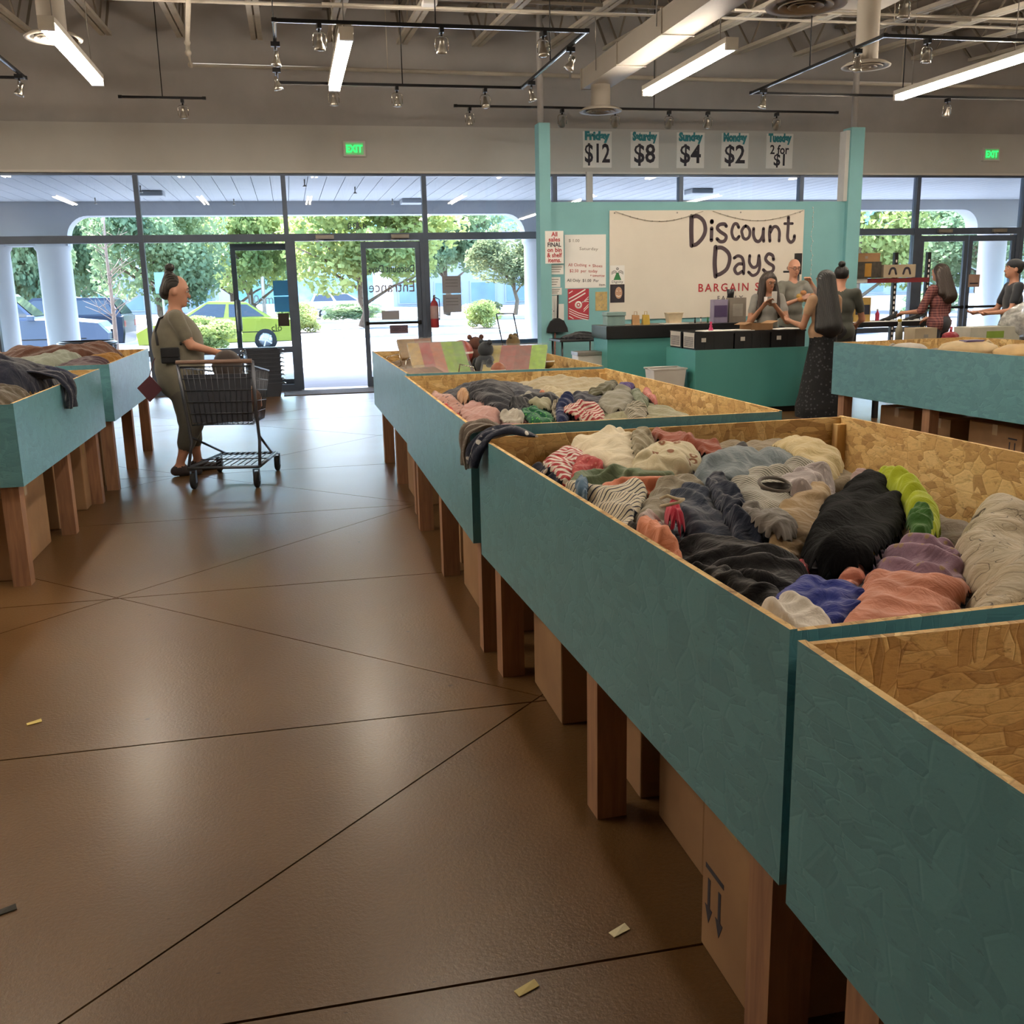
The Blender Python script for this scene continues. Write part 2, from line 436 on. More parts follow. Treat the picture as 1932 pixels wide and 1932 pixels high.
# wider jambs at the door bays
for n, (a, b) in enumerate(((0.05, 2.19), (10.85, 13.0))):
    o = bars([(a + FW, a + 0.115, 0, 2.28), (b - 0.10, b - FW, 0, 2.28)], 'door_jamb', None); struct(o, 'dark metal door jambs')
def leaf(name, x0, x1, label, y=YG, rail=True):
    """glazed aluminium door leaf: stiles, rails, pane, push bar"""
    d = struct(bars([(x0, x0 + 0.075, 0.01, 2.26), (x1 - 0.075, x1, 0.01, 2.26), (x0 + .075, x1 - .075, 2.16, 2.26), (x0 + .075, x1 - .075, 0.01, 0.17)], name, None, y0=y - 0.025, y1=y + 0.025), label)
    pane(x0 + .075, x1 - .075, 0.17, 2.16, d, y)
    if rail:
        r = MB(); r.box(x0 + 0.03, x1 - 0.03, y - 0.075, y - 0.045, 0.99, 1.03); r.box(x0 + 0.02, x0 + 0.06, y - 0.05, y - 0.02, 0.98, 1.04); r.box(x1 - 0.06, x1 - 0.02, y - 0.05, y - 0.02, 0.98, 1.04)
        r.build('push_bar', M_BLACK, d)
    return d
door_r = leaf('door_1', 1.165, 2.09, 'closed glazed shop door with mirrored lettering and a push bar')
door_a = leaf('door_2', 10.97, 11.93, 'closed glazed door behind the boxed shelves')
door_b = leaf('door_3', 11.95, 12.90, 'closed glazed door behind the person in a cap')
# the open leaf, swung right round outside against the window beside it
door_l = leaf('door_4', -0.815, 0.11, 'open glazed shop door swung back flat outside the window', y=16.27, rail=False)
h = MB(); h.tube([(-0.775, 16.20, 0.95), (-0.775, 16.16, 0.98), (-0.775, 16.16, 1.38), (-0.775, 16.20, 1.41)], 0.014, 8); h.tube([(-0.735, 16.28, 0.95), (-0.735, 16.34, 0.98), (-0.735, 16.34, 1.38), (-0.735, 16.28, 1.41)], 0.014, 8)
h.build('pull_handle', M_METAL, door_l)
for x, z in ((0.62, 2.335), (1.78, 2.335), (11.4, 2.335), (12.5, 2.335)):
    c = MB(); c.bbox(x - 0.14, x + 0.14, 15.985, 16.045, z - 0.03, z + 0.035, 0.008)
    c.tube([(x - 0.1, 16.0, z - 0.03), (x - 0.16, 15.93, z - 0.045), (x - 0.02, 16.02, z - 0.05)], 0.008, 6)
    tag(c.build('door_closer', M_METAL), 'grey door closer box on the rail above the ' + ('entrance doors' if x < 5 else 'far pair of doors'), 'door closer', 'door closers')
thr = MB(); thr.box(0.12, 2.1, 15.95, 16.25, 0.0, 0.012)
struct(thr.build('threshold', M_METAL), 'metal threshold under the entrance doors')
mt = MB(); mt.bbox(-0.15, 1.35, 15.2, 15.93, 0.0, 0.014, 0.006)
tag(mt.build('door_mat', mat('mat_rubber', '#4d4540', 0.9, scale=60, var=0.3, bmp=0.3)), 'thin brown-grey door mat at the open entrance', 'mat')

# ------------------------------------------------------------------ teal partition behind the tills
wp = MB(); wp.box(3.72, 8.36, 14.2, 14.36, 0, 2.69)
wp_o = struct(wp.build('wall_partition', M_TEAL), 'teal painted partition wall behind the tills')
struct(MB().box(3.56, 3.72, 14.12, 14.36, 0, 3.74).build('trim_2', M_TEAL), 'tall teal post at the entrance end of the partition')
struct(MB().box(8.36, 8.58, 14.12, 14.36, 0, 3.74).build('trim_3', M_TEAL), 'tall teal post at the far end of the partition')
struct(MB().box(8.30, 8.36, 14.16, 14.34, 2.69, 3.70).build('trim_4', M_TRIM), 'white board beside the far teal post')
for x in (3.62, 8.47):
    o = MB().cyl((x, 14.25, 3.74), (x, 14.25, 5.60), 0.045, seg=12).build('support_pole', M_DARKWALL); tag(o, 'dark steel pole rising from the ' + ('post by the entrance' if x < 5 else 'post by the boxed shelves') + ' to the roof', 'pole', 'steel poles')
o = MB().box(4.80, 4.90, 15.94, 16.0, 2.72, 3.30).build('hanging_strip', M_TRIM); tag(o, 'narrow white strip hanging below the Friday price sign', 'strip')

# ------------------------------------------------------------------ outside: canopy, car park, cars, trees, hill
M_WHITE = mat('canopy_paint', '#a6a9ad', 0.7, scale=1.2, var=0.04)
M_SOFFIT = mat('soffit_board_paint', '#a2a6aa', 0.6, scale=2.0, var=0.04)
M_ASPH = mat('sunlit_asphalt', '#66666e', 0.9, scale=3.0, var=0.12, bmp=0.1)
M_WALK = mat('pale_paving', '#92929a', 0.85, scale=2.0, var=0.06)
M_KERB = mat('kerb_concrete', '#bdb9b4', 0.9, scale=4.0, var=0.1)
M_LINE = mat('road_paint', '#f2f0ea', 0.8, scale=8, var=0.05)
gr = MB(); gr.box(-150, 200, 21.0, 170, -0.60, -0.13)
struct(gr.build('parking_lot', M_ASPH), 'sunlit grey asphalt of the car park')
pw = MB(); pw.box(-12, 24, 16.15, 21.8, -0.3, -0.012)
struct(pw.build('sidewalk', M_WALK), 'pale concrete walk under the canopy')
# canopy soffit of narrow boards, each its own piece
sf = MB().box(-12, 24, 16.3, 21.9, 3.36, 3.9)
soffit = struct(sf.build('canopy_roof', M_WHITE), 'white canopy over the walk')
b0 = MB().box(-0.145, 0.145, 16.32, 21.38, 3.325, 3.36).build('soffit_board', M_SOFFIT, soffit, loc=(-9, 0, 0))
for k in range(1, 88):
    c = b0.copy(); COL.objects.link(c); c.parent = soffit; c.location = (-9 + 0.3 * k, 0, 0)
def arch(x0, x1, zb, r):
    """lower outline of a beam between two columns with rounded haunches"""
    pts = []
    for k in range(9):
        a = math.pi - k / 8 * math.pi / 2; pts.append((x0 + r + r * math.cos(a), zb - r + r * math.sin(a)))
    for k in range(9):
        a = math.pi / 2 - k / 8 * math.pi / 2; pts.append((x1 - r + r * math.cos(a), zb - r + r * math.sin(a)))
    return pts
low = [(-12, 2.45), (-5.8, 2.45)] + [(-5.55, 2.45), (-5.2, 2.5)] + [(-4.78, 2.5), (-4.12, 2.5)] + arch(-4.12, 5.06, 3.06, 0.42) + [(5.75, 2.70)] + arch(5.8, 16.1, 3.10, 0.42) + [(17.2, 2.7), (24, 2.7)]
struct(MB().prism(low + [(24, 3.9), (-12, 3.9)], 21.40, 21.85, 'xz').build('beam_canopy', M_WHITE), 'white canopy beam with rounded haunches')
for x in (-5.55, -4.44, 5.40, 16.72):
    c = MB(); c.lathe((x, 21.62, -0.1), [(0.02, 0), (0.36, 0), (0.36, 0.25), (0.31, 0.32), (0.31, 2.5), (0.35, 2.56), (0.36, 2.68), (0.02, 2.68)], 28)
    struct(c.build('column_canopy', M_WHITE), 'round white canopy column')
for x, y in ((-2.3, 18.4), (-3.4, 20.6), (-0.9, 20.9), (0.4, 17.4), (1.3, 18.6), (2.2, 20.9), (4.7, 18.2)):
    s = MB(); s.cyl((x, y, 3.325), (x, y, 3.24), 0.012); s.lathe((x, y, 3.24), [(0.001, -0.03), (0.035, -0.03), (0.035, -0.02), (0.012, 0.0)], 12)
    tag(s.build('fire_sprinkler', M_METAL), 'small metal sprinkler head under the white canopy', 'sprinkler', 'canopy sprinklers')
for x, y in ((-2.25, 19.4), (2.6, 21.0), (8.0, 19.0)):
    s = MB(); s.bbox(x - 0.22, x + 0.22, y - 0.22, y + 0.22, 3.23, 3.325, 0.02)
    tag(s.build('canopy_light', M_SOFFIT), 'square white light box fixed under the canopy', 'light fixture', 'canopy lights')

# kerbs, islands and parking lines
def island(name, poly, top, label, m=M_KERB): return struct(MB().prism(poly, -0.3, top, 'xy').build(name, m), label)
M_SOIL = mat('bark_mulch', '#7b6858', 0.95, scale=6, var=0.3)
island('kerb_island', [(-9, 37.2), (22, 36.6), (22, 41), (-9, 41)], 0.02, 'long planted kerb island across the car park')
MB().prism([(-8.6, 37.6), (21.6, 37.0), (21.6, 40.6), (-8.6, 40.6)], 0.0, 0.03, 'xy').build('mulch_bed', M_SOIL, bpy.data.objects['kerb_island'])
island('kerb_island', [(-6, 55), (26, 55), (26, 58.5), (-6, 58.5)], 0.02, 'farther planted kerb island')
island('kerb_island', [(-4.0, 27.1), (-0.4, 27.0), (-0.4, 28.8), (-4.0, 28.8)], 0.02, 'short planted kerb island near the walk')
pl = struct(MB().box(-8.0, -7.9, 23, 28, -0.129, -0.123).build('parking_line', M_LINE), 'white painted parking lines')
for i, (x, y, dx, L) in enumerate(((0.6, 19.0 + 3.0, 1.4, 5.5), (3.6, 22, 1.4, 5.5), (6.6, 22, 1.4, 5.5), (9.6, 22, 1.4, 5.5), (-3, 31, 0.0, 5.2), (0, 31, 0, 5.2), (3, 31, 0, 5.2), (6, 31, 0, 5.2))):
    MB().obox((x + dx / 2, y + L / 2, -0.126), (0.06, 0, 0), (dx / 2, L / 2, 0), (0, 0, 0.003)).build('parking_line', M_LINE, pl)

# the hill behind the town
hx = np.linspace(-260, 420, 80); hy = np.linspace(170, 620, 46); HX, HY = np.meshgrid(hx, hy)
HZ = -2 + 95 * np.clip((HY - 175) / 330, 0, 1) ** 0.85 + 9 * smooth_noise(HX, HY, 3, 6, 0.012) + 2.2 * smooth_noise(HX, HY, 5, 6, 0.08) + 3 * np.random.RandomState(2).rand(*HX.shape)
hm = MB(); hm.add(np.stack([HX.ravel(), HY.ravel(), HZ.ravel()], 1).tolist(), [(j * 80 + i, j * 80 + i + 1, (j + 1) * 80 + i + 1, (j + 1) * 80 + i) for j in range(45) for i in range(79)], 0, True)
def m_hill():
    m, nt, b, out = _newmat('hillside_haze_tint')
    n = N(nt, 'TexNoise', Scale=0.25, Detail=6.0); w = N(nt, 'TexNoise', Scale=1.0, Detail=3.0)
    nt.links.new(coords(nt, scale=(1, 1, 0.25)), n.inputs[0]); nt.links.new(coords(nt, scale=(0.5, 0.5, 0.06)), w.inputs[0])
    c = mixc(nt, 0.5, ramp(nt, n.outputs[0], [(0.3, lin('#2f4654')), (0.7, lin('#4a6878'))]), ramp(nt, w.outputs[0], [(0.35, lin('#334c5c')), (0.65, lin('#4f7080'))]))  # blue of distance haze is mixed into the base colour
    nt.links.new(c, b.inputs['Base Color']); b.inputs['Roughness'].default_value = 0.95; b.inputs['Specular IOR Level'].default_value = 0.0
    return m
struct(hm.build('hill', m_hill()), 'forested hillside coloured in haze blue beyond the buildings')

# far buildings
M_BLD = mat('pale_stucco', '#9a9da6', 0.85, scale=0.5, var=0.04); M_BROOF = mat('pale_metal_roof', '#a3a8b0', 0.6, scale=0.5, var=0.04); M_BGL = mat('far_shop_glass', '#6c8698', 0.15, 0.2, scale=0.4, var=0.2)
def building(x0, x1, y0, hgt, label, n):
    t = thing('shop_building', label, 'building', (x0, y0, -0.3), group=None)
    MB().box(0, x1 - x0, 0, 25, 0, hgt).build('wall', M_BLD, t)
    r = MB(); r.prism([(-0.8, hgt - 0.9), (x1 - x0 + 0.8, hgt - 0.9), (x1 - x0 - 2.0, hgt + 1.6), (2.0, hgt + 1.6)], -1.6, 8, 'xz'); r.build('roof', M_BROOF, t)
    d = (x1 - x0) / n
    for i in range(n):
        w = MB().box(d * i + 0.5, d * (i + 1) - 0.5, -0.12, 0.02, 0.4, 2.7).build('window_frame', M_BLD, t)
        MB().box(d * i + 0.65, d * (i + 1) - 0.65, -0.16, -0.11, 0.55, 2.55).build('window_pane', M_BGL, w)
building(11.0, 46, 108, 6.2, 'pale strip of shops seen over the small round tree', 9)
building(-16, -6.5, 102, 5.2, 'white gabled building behind the tree by the parked cars', 3)
building(52, 90, 110, 6.0, 'pale shop building beyond the far pair of doors', 8)

# ---- trees and shrubs
def m_leaf(name, a, b_, tl=0.45):
    if name in MATS: return MATS[name]
    m = bpy.data.materials.new(name); m.use_nodes = True; nt = m.node_tree; nt.nodes.clear()
    out = N(nt, 'OutputMaterial'); d = N(nt, 'BsdfDiffuse'); t = N(nt, 'BsdfTranslucent'); mx = N(nt, 'MixShader'); mx.inputs[0].default_value = tl
    n = N(nt, 'TexNoise', Scale=1.1, Detail=3.0); nt.links.new(coords(nt), n.inputs[0])
    c = ramp(nt, n.outputs[0], [(0.35, lin(a)), (0.65, lin(b_))])
    nt.links.new(c, d.inputs[0]); nt.links.new(c, t.inputs[0]); nt.links.new(d.outputs[0], mx.inputs[1]); nt.links.new(t.outputs[0], mx.inputs[2]); nt.links.new(mx.outputs[0], out.inputs[0])
    MATS[name] = m; return m
M_BARK = mat('tree_bark', '#6b5a4b', 0.95, scale=10, var=0.25)
LEAF = [m_leaf('leaf_bright_green', '#788a58', '#adb470'), m_leaf('leaf_deep_green', '#647d64', '#96a67c'), m_leaf('leaf_olive', '#666f50', '#8c9069')]
def crown_mesh(seed, n, size, clusters=26, flat=0.75):
    r = np.random.RandomState(seed)
    cc = r.normal(size=(clusters, 3)); cc /= np.linalg.norm(cc, axis=1)[:, None]; cc *= (r.rand(clusters, 1) ** 0.4) * 0.78
    cr = 0.22 + 0.16 * r.rand(clusters)
    k = r.randint(0, clusters, n); d = r.normal(size=(n, 3)); d /= np.linalg.norm(d, axis=1)[:, None]
    p = cc[k] + d * cr[k][:, None] * (0.55 + 0.45 * r.rand(n, 1) ** 0.5)
    p[:, 2] *= flat
    u = r.normal(size=(n, 3)); u /= np.linalg.norm(u, axis=1)[:, None]; w = np.cross(u, r.normal(size=(n, 3))); w /= np.linalg.norm(w, axis=1)[:, None]
    s = size * (0.6 + 0.8 * r.rand(n, 1))
    V = np.concatenate([p - u * s - w * s * .6, p + u * s - w * s * .6, p + u * s + w * s * .6, p - u * s + w * s * .6], 1).reshape(-1, 3)
    F = np.arange(4 * n).reshape(-1, 4)
    me = bpy.data.meshes.new('foliage'); me.from_pydata(V.tolist(), [], F.tolist()); return me
CROWNS = [crown_mesh(11, 12000, 0.026, 30), crown_mesh(12, 12000, 0.026, 40, 0.9), crown_mesh(13, 10000, 0.028, 28, 0.7)]
def tree(name, label, x, y, h, rx, leaf, var, group, trunk=0.36, ry=None, lean=0.0, bare=False):
    t = thing(name, label, 'tree' if 'tree' in name else 'shrub', (x, y, -0.1), group=group)
    if trunk > 0:
        tm = MB(); tm.tube([(0, 0, 0), (0.03 * h, 0, h * trunk * .6), (lean * .3, 0.02 * h, h * trunk), (lean, 0, h * 0.7)], [0.028 * h, 0.022 * h, 0.019 * h, 0.008 * h], 8)
        rr = random.Random(int(x * 10 + y))
        for k in range(7):
            a = k * 0.9 + rr.random(); z0 = h * (trunk * 0.8 + 0.05 * k); tm.tube([(0, 0, z0), (math.cos(a) * rx * .35, math.sin(a) * rx * .35, z0 + h * .12), (math.cos(a) * rx * .7, math.sin(a) * rx * .7, z0 + h * .2)], [0.012 * h, 0.008 * h, 0.003 * h], 6)
        tm.build('trunk', M_BARK, t)
    me = CROWNS[var].copy(); me.materials.clear(); me.materials.append(leaf)
    o = bpy.data.objects.new('crown', me); COL.objects.link(o); o.parent = t
    ch = h * (1 - trunk) / 2; o.location = (lean, 0, h - ch); o.scale = (rx, ry or rx, ch / 0.75 * 0.98 if var != 1 else ch / 0.9); o.rotation_euler = (0, 0, x)
    return t
G = 'trees around the car park'
tree('broad_tree', 'broad sunlit yellow-green tree seen through the open doorway', 3.3, 47, 7.4, 4.6, LEAF[0], 0, G, 0.16)
tree('broad_tree', 'tall green tree behind the woman with the cart', -5.2, 44, 7.0, 3.2, LEAF[1], 1, G, 0.12)
tree('broad_tree', 'bushy green tree beside the open glazed door', -1.9, 55, 7.6, 3.6, LEAF[0], 2, G, 0.15)
tree('broad_tree', 'leafy tree behind the silver pickup', -10.6, 50, 7.8, 3.4, LEAF[1], 0, G, 0.1)
tree('broad_tree', 'leafy tree behind the outermost canopy columns', -18.6, 52, 8.0, 3.6, LEAF[0], 1, G, 0.1)
tree('broad_tree', 'loose-crowned tree beside the fire extinguisher window', 10.2, 66, 9.0, 4.2, LEAF[1], 2, G, 0.2)
tree('round_tree', 'small round olive tree on the far kerb island', 12.8, 57, 5.2, 2.9, LEAF[2], 1, G, 0.30)
tree('round_tree', 'small tree half hidden behind the canopy column', 20.8, 58, 6.4, 2.4, LEAF[0], 0, G, 0.25)
tree('broad_tree', 'bright tree beyond the boxed shelves', 30.5, 50, 8.5, 5.0, LEAF[0], 0, G, 0.1)
tree('broad_tree', 'deep green tree beyond the far doors', 41.0, 54, 8.2, 5.2, LEAF[1], 1, G, 0.1)
tree('broad_tree', 'pale green tree beyond the person in a cap', 51.5, 50, 7.8, 5.0, LEAF[0], 2, G, 0.1)
tree('broad_tree', 'dark tree standing behind the yellow car', -3.6, 70, 9.0, 5.0, LEAF[1], 0, G, 0.1)
tree('broad_tree', 'dense tree filling the gap behind the dark parked car', -13.5, 66, 8.0, 4.6, LEAF[1], 2, G, 0.1)
tree('broad_tree', 'full green tree behind the silver pickup roof', -13.2, 43, 7.6, 2.6, LEAF[1], 1, G, 0.06)
tree('broad_tree', 'bright green tree between the canopy columns', -12.6, 37.0, 6.0, 1.9, LEAF[0], 0, G, 0.06)
tree('broad_tree', 'wide dark green tree behind the dark slate car', -9.0, 39.0, 6.0, 2.1, LEAF[1], 2, G, 0.05)
# young tree with bare branches by the pickup
bt = thing('bare_tree', 'young bare-branched tree in front of the silver pickup', 'tree', (-3.9, 24.3, -0.1), group=G)
bm_ = MB(); bm_.tube([(0, 0, 0), (0.02, 0, 1.2), (0, 0, 2.6), (0.04, 0, 3.6)], [0.06, 0.045, 0.03, 0.01], 8); rr = random.Random(4)
for k in range(26):
    a = rr.uniform(0, 6.28); z0 = rr.uniform(0.9, 2.8); L = rr.uniform(0.5, 1.1) * (1.1 - z0 / 5)
    p1 = (math.cos(a) * L * .5, math.sin(a) * L * .5, z0 + L * .35); p2 = (math.cos(a + .2) * L, math.sin(a + .2) * L, z0 + L * .6)
    bm_.tube([(0, 0, z0), p1, p2], [0.012, 0.007, 0.003], 5)
    for q in range(2): bm_.tube([p1, (p1[0] + rr.uniform(-.25, .25), p1[1] + rr.uniform(-.25, .25), p1[2] + rr.uniform(.1, .35))], [0.005, 0.002], 4)
bm_.build('branches', mat('dry_twig', '#8a7466', 0.95, scale=10), bt)
GS = 'clipped shrubs on the kerb islands'
for x, y, h, rx, ry, lf, lab in ((7.4, 38.6, 1.3, 1.15, 0.8, 0, 'rounded green shrub on the long kerb island'), (0.4, 39.2, 1.35, 1.25, 0.9, 0, 'green shrub at the edge of the open doorway view'),
                                 (-2.3, 27.9, 1.15, 1.6, 0.7, 0, 'wide green shrub in front of the yellow car'), (-2.4, 38.5, 1.5, 1.3, .9, 1, 'green shrub behind the stickered door glass'),
                                 (3.4, 56.5, 1.1, 2.6, 0.8, 1, 'low clipped hedge in front of the white car'), (11.0, 56.5, 1.1, 2.7, 0.9, 2, 'low brownish hedge under the loose-crowned tree'), (16.6, 56.5, 1.2, 2.5, 0.9, 2, 'low hedge beyond the folding cart'),
                                 (36, 40, 2.0, 3.2, 1.2, 0, 'low green bank beyond the far doors'), (28, 40, 1.2, 2.0, 1.2, 1, 'low shrub beyond the shoe shelf')):
    tree('shrub', lab, x, y, h, rx, LEAF[lf], 2, GS, 0.0, ry)

# ---- cars
M_TYRE = mat('tyre_rubber', '#1b1b1c', 0.8, scale=20); M_RIM = mat('alloy_rim', '#b9bcc0', 0.3, 0.8); M_CGL = mat('car_glass', '#1d2730', 0.05, 0.0, spec=1.0)
M_LAMP = mat('car_lamp_lens', '#e8e4da', 0.1, 0.1); M_TAIL = mat('tail_lamp', '#8a1f1c', 0.2)
def car(label, x, y, rz, paint, L=4.5, W=1.8, H=1.5, style='sedan', z=-0.13):
    """body lofted from a side profile, cabin with side, front and rear glass, four wheels; long axis along local x, nose at +x"""
    t = thing('car', label, 'car', (x, y, z), rz, group='cars in the car park')
    r = 0.33; sh = 0.62 * H
    if style == 'pickup': low = [(-.5, .42), (-.5, .66), (-.11, .66), (.1, .66), (.30, .66), (.46, .6), (.5, .45)]; cab = [(-.10, .66), (-.06, 1.0), (.09, 1.0), (.20, .66)]
    elif style == 'suv': low = [(-.5, .36), (-.5, .66), (-.3, .67), (.25, .66), (.45, .58), (.5, .42)]; cab = [(-.49, .66), (-.42, .98), (.02, 1.0), (.22, .66)]
    else: low = [(-.5, .38), (-.49, .62), (-.32, .67), (.2, .65), (.42, .56), (.5, .42)]; cab = [(-.36, .66), (-.2, .97), (.04, 1.0), (.24, .65)]
    bot = [(.49, .18), (-.49, .18)]
    prof = [(u * L, v * H) for u, v in low + bot]
    b = MB(); n = len(prof); secs = [(-.5, .93), (-.46, 1.0), (.46, 1.0), (.5, .93)]
    vs = []
    for s, k in secs:
        for u, v in prof: vs.append((u * (0.985 if k < 1 else 1), s * W, (v - .45 * H) * k + .45 * H))
    fs = [tuple(range(n))[::-1], tuple(range(3 * n, 4 * n))]
    for i in range(3):
        for k in range(n): fs.append((i * n + k, i * n + (k + 1) % n, (i + 1) * n + (k + 1) % n, (i + 1) * n + k))
    b.add(vs, fs); body = b.build('body', paint, t)
    c = MB(); n2 = len(cab); vs = []
    for s in (-1, 1):
        for u, v in cab:
            ww = 0.46 if v < .7 else 0.36
            vs.append((u * L, s * ww * W, v * H))
    fs = [tuple(range(n2))[::-1], tuple(range(n2, 2 * n2))] + [(k, (k + 1) % n2, (k + 1) % n2 + n2, k + n2) for k in range(n2)]
    c.add(vs, fs); c.build('cabin', paint, t)
    # glass: slightly proud panes
    def lerp(a, b_, s): return (a[0] + (b_[0] - a[0]) * s, a[1] + (b_[1] - a[1]) * s)
    A, B, C, D = cab[0], cab[1], cab[-2], cab[-1]
    for s in (-1, 1):
        for f0, f1 in ((0.06, 0.46), (0.52, 0.94)):
            q = [(f0, .1), (f1, .1), (f1, .86), (f0, .86)]; vs = []
            for f, hh in q:
                p0 = lerp(A, D, f); p1 = lerp(B, C, f); p = lerp(p0, p1, hh); ww = 0.46 + (0.36 - 0.46) * hh
                vs.append((p[0] * L, s * (ww * W + 0.012), p[1] * H))
            g = MB(); g.add(vs, [(0, 1, 2, 3) if s < 0 else (3, 2, 1, 0)]); g.build('side_window', M_CGL, t, fix=False)
    for (P, Q, sg, nm) in ((D, C, 1, 'windscreen'), (A, B, -1, 'rear_window')):
        vs = []
        for f, ss in ((.1, -1), (.1, 1), (.88, 1), (.88, -1)):
            p = lerp(P, Q, f); ww = 0.44 + (0.34 - 0.44) * f; vs.append((p[0] * L + sg * 0.015, ss * ww * W, p[1] * H + 0.012))
        MB().add(vs, [(0, 1, 2, 3) if sg > 0 else (3, 2, 1, 0)]).build(nm, M_CGL, t, fix=False)
    for u in (-.31, .32):
        for s in (-1, 1):
            w = MB(); yy = s * (W / 2 - 0.10); w.lathe((u * L, yy, r), [(0.20, -.11), (r - .03, -.11), (r, -.08), (r, .08), (r - .03, .11), (0.20, .11)], 24, axis='y'); wo = w.build('wheel', M_TYRE, t)
            rm = MB(); rm.lathe((u * L, yy + s * .085, r), [(0.001, .01), (0.21, .0), (0.21, .02), (0.001, .025)], 20, axis='y'); rm.build('rim', M_RIM, wo)
            for k in range(5):
                a = k * 1.2566; m = MB(); m.obox((u * L + math.cos(a) * .11, yy + s * .118, r + math.sin(a) * .11), (math.cos(a) * .09, 0, math.sin(a) * .09), (-math.sin(a) * .022, 0, math.cos(a) * .022), (0, .008, 0)); m.build('spoke', M_RIM, wo)
    for s in (-1, 1):
        MB().bbox(L * .455, L * .497, s * W * .36 - .14, s * W * .36 + .14, H * .44, H * .53, .02).build('headlamp', M_LAMP, t)
        MB().bbox(-L * .502, -L * .47, s * W * .4 - .1, s * W * .4 + .1, H * .46, H * .58, .02).build('tail_lamp', M_TAIL, t)
        MB().bbox(L * .17, L * .20, s * (W * .5 + .08) - .08, s * (W * .5 + .08) + .06, H * .64, H * .71, .02).build('mirror', paint, t)
    MB().bbox(L * .485, L * .505, -W * .2, W * .2, H * .36, H * .5, .01).build('grille', M_BLACK, t)
    MB().box(-L * .4, L * .4, -W * .5 - .004, W * .5 + .004, H * .38, H * .395).build('side_moulding', M_BLACK, t)
    return t
P_SIL = mat('silver_blue_paint', '#4a586e', 0.25, 0.3, scale=2, var=0.03); P_DRK = mat('slate_paint', '#2a3240', 0.2, 0.3, scale=2, var=0.03)
P_YEL = mat('lime_yellow_paint', '#8f9434', 0.25, 0.1, scale=2, var=0.03); P_WHT = mat('white_paint', '#b8babd', 0.25, 0.0, scale=2, var=0.02)
car('silver-blue pickup parked beyond the canopy columns', -7.0, 26.6, 0.06, P_SIL, 5.4, 1.95, 1.75, 'pickup')
car('dark slate car parked behind the silver pickup', -7.1, 32.4, math.pi - 0.05, P_DRK, 4.8, 1.85, 1.65, 'suv')
car('lime-yellow car seen past the woman with the cart', -2.1, 31.0, math.pi + 0.04, P_YEL, 4.4, 1.75, 1.45, 'sedan')
car('white car parked under the broad sunlit tree', 3.6, 66.0, 0.0, P_WHT, 4.6, 1.8, 1.6, 'suv')
car('blue-grey car parked beyond the shoe shelf', 17.6, 31.0, 1.3, P_SIL, 4.5, 1.8, 1.5, 'sedan')
# accessible-parking sign by the cars
s = thing('parking_sign', 'slim post with a small blue parking sign', 'sign', (-3.0, 26.2, -0.13))
MB().cyl((0, 0, 0), (0, 0, 2.2), 0.025, seg=8).build('post', M_METAL, s); MB().box(-0.15, 0.15, -0.04, -0.028, 1.7, 2.2).build('plate', mat('sign_blue', '#7fb8c9', 0.5), s)
s = thing('concrete_planter', 'square pale concrete planter standing on the walk', 'planter', (-2.05, 19.6, -0.012))
MB().bbox(-0.35, 0.35, -0.35, 0.35, 0, 0.85, 0.03).build('tub', M_KERB, s); MB().box(-0.29, 0.29, -0.29, 0.29, 0.70, 0.852).build('soil', M_SOIL, s)
p = thing('lamp_post', 'pale lamp post far across the car park behind the stickered door', 'lamp post', (-1.35, 60, -0.1))
MB().cyl((0, 0, 0), (0, 0, 7), 0.12, 0.08, 10).build('pole', M_METAL, p); MB().bbox(-0.5, 0.5, -0.2, 0.2, 6.9, 7.1, 0.03).build('lamp_head', M_METAL, p)

# ------------------------------------------------------------------ strip lights
M_TUBE = mat('lit_tube', '#fff4e2', 0.5, emit=LAMP_POW, ecol=(*LAMP_COL, 1), var=0.0)
M_FIXT = mat('fixture_enamel', '#d8d2c6', 0.45, scale=4, var=0.05)
def strip_light(x, y, label):
    t = thing('strip_light', label, 'light fixture', (x, y, 3.85), group='twin-tube strip lights')
    hz = deck_z(y) - 3.85
    b = MB(); b.box(-0.07, 0.07, -1.25, 1.25, 0.045, 0.10); b.add([(-0.07, -1.25, 0.045), (-0.025, -1.25, 0.02), (0.025, -1.25, 0.02), (0.07, -1.25, 0.045), (-0.07, 1.25, 0.045), (-0.025, 1.25, 0.02), (0.025, 1.25, 0.02), (0.07, 1.25, 0.045)], [(0, 1, 5, 4), (1, 2, 6, 5), (2, 3, 7, 6), (0, 3, 2, 1), (4, 5, 6, 7)])
    b.build('housing', M_FIXT, t)
    for s in (-1, 1):
        MB().cyl((s * 0.045, -1.21, 0.0), (s * 0.045, 1.21, 0.0), 0.019, seg=10).build('tube', M_TUBE, t)
        MB().box(-0.065, 0.065, s * 1.235 - 0.022, s * 1.235 + 0.022, -0.02, 0.05).build('socket', M_FIXT, t)
        MB().cyl((0, s * 0.95, 0.10), (0, s * 0.95, hz), 0.006, seg=6).build('hanger', M_METAL, t)
    return t
strip_light(-1.93, 11.43, 'lit twin-tube strip light hanging over the aisle end of the side bins')
strip_light(0.71, 11.46, 'lit twin-tube strip light inside the rectangular spotlight track')
strip_light(4.59, 11.36, 'lit twin-tube strip light beside the air duct')
strip_light(8.08, 11.30, 'lit twin-tube strip light hanging over the long bin of bags')
for yy, xs in ((5.0, (-5.2, -1.93, 0.71, 4.59, 8.08, 11.6)), (-1.4, (4.59, 8.08, 11.6))):
    for xx in xs:
        strip_light(xx, yy, 'lit twin-tube strip light farther back in the shop')
strip_light(11.6, 11.3, 'lit twin-tube strip light by the pale side wall')
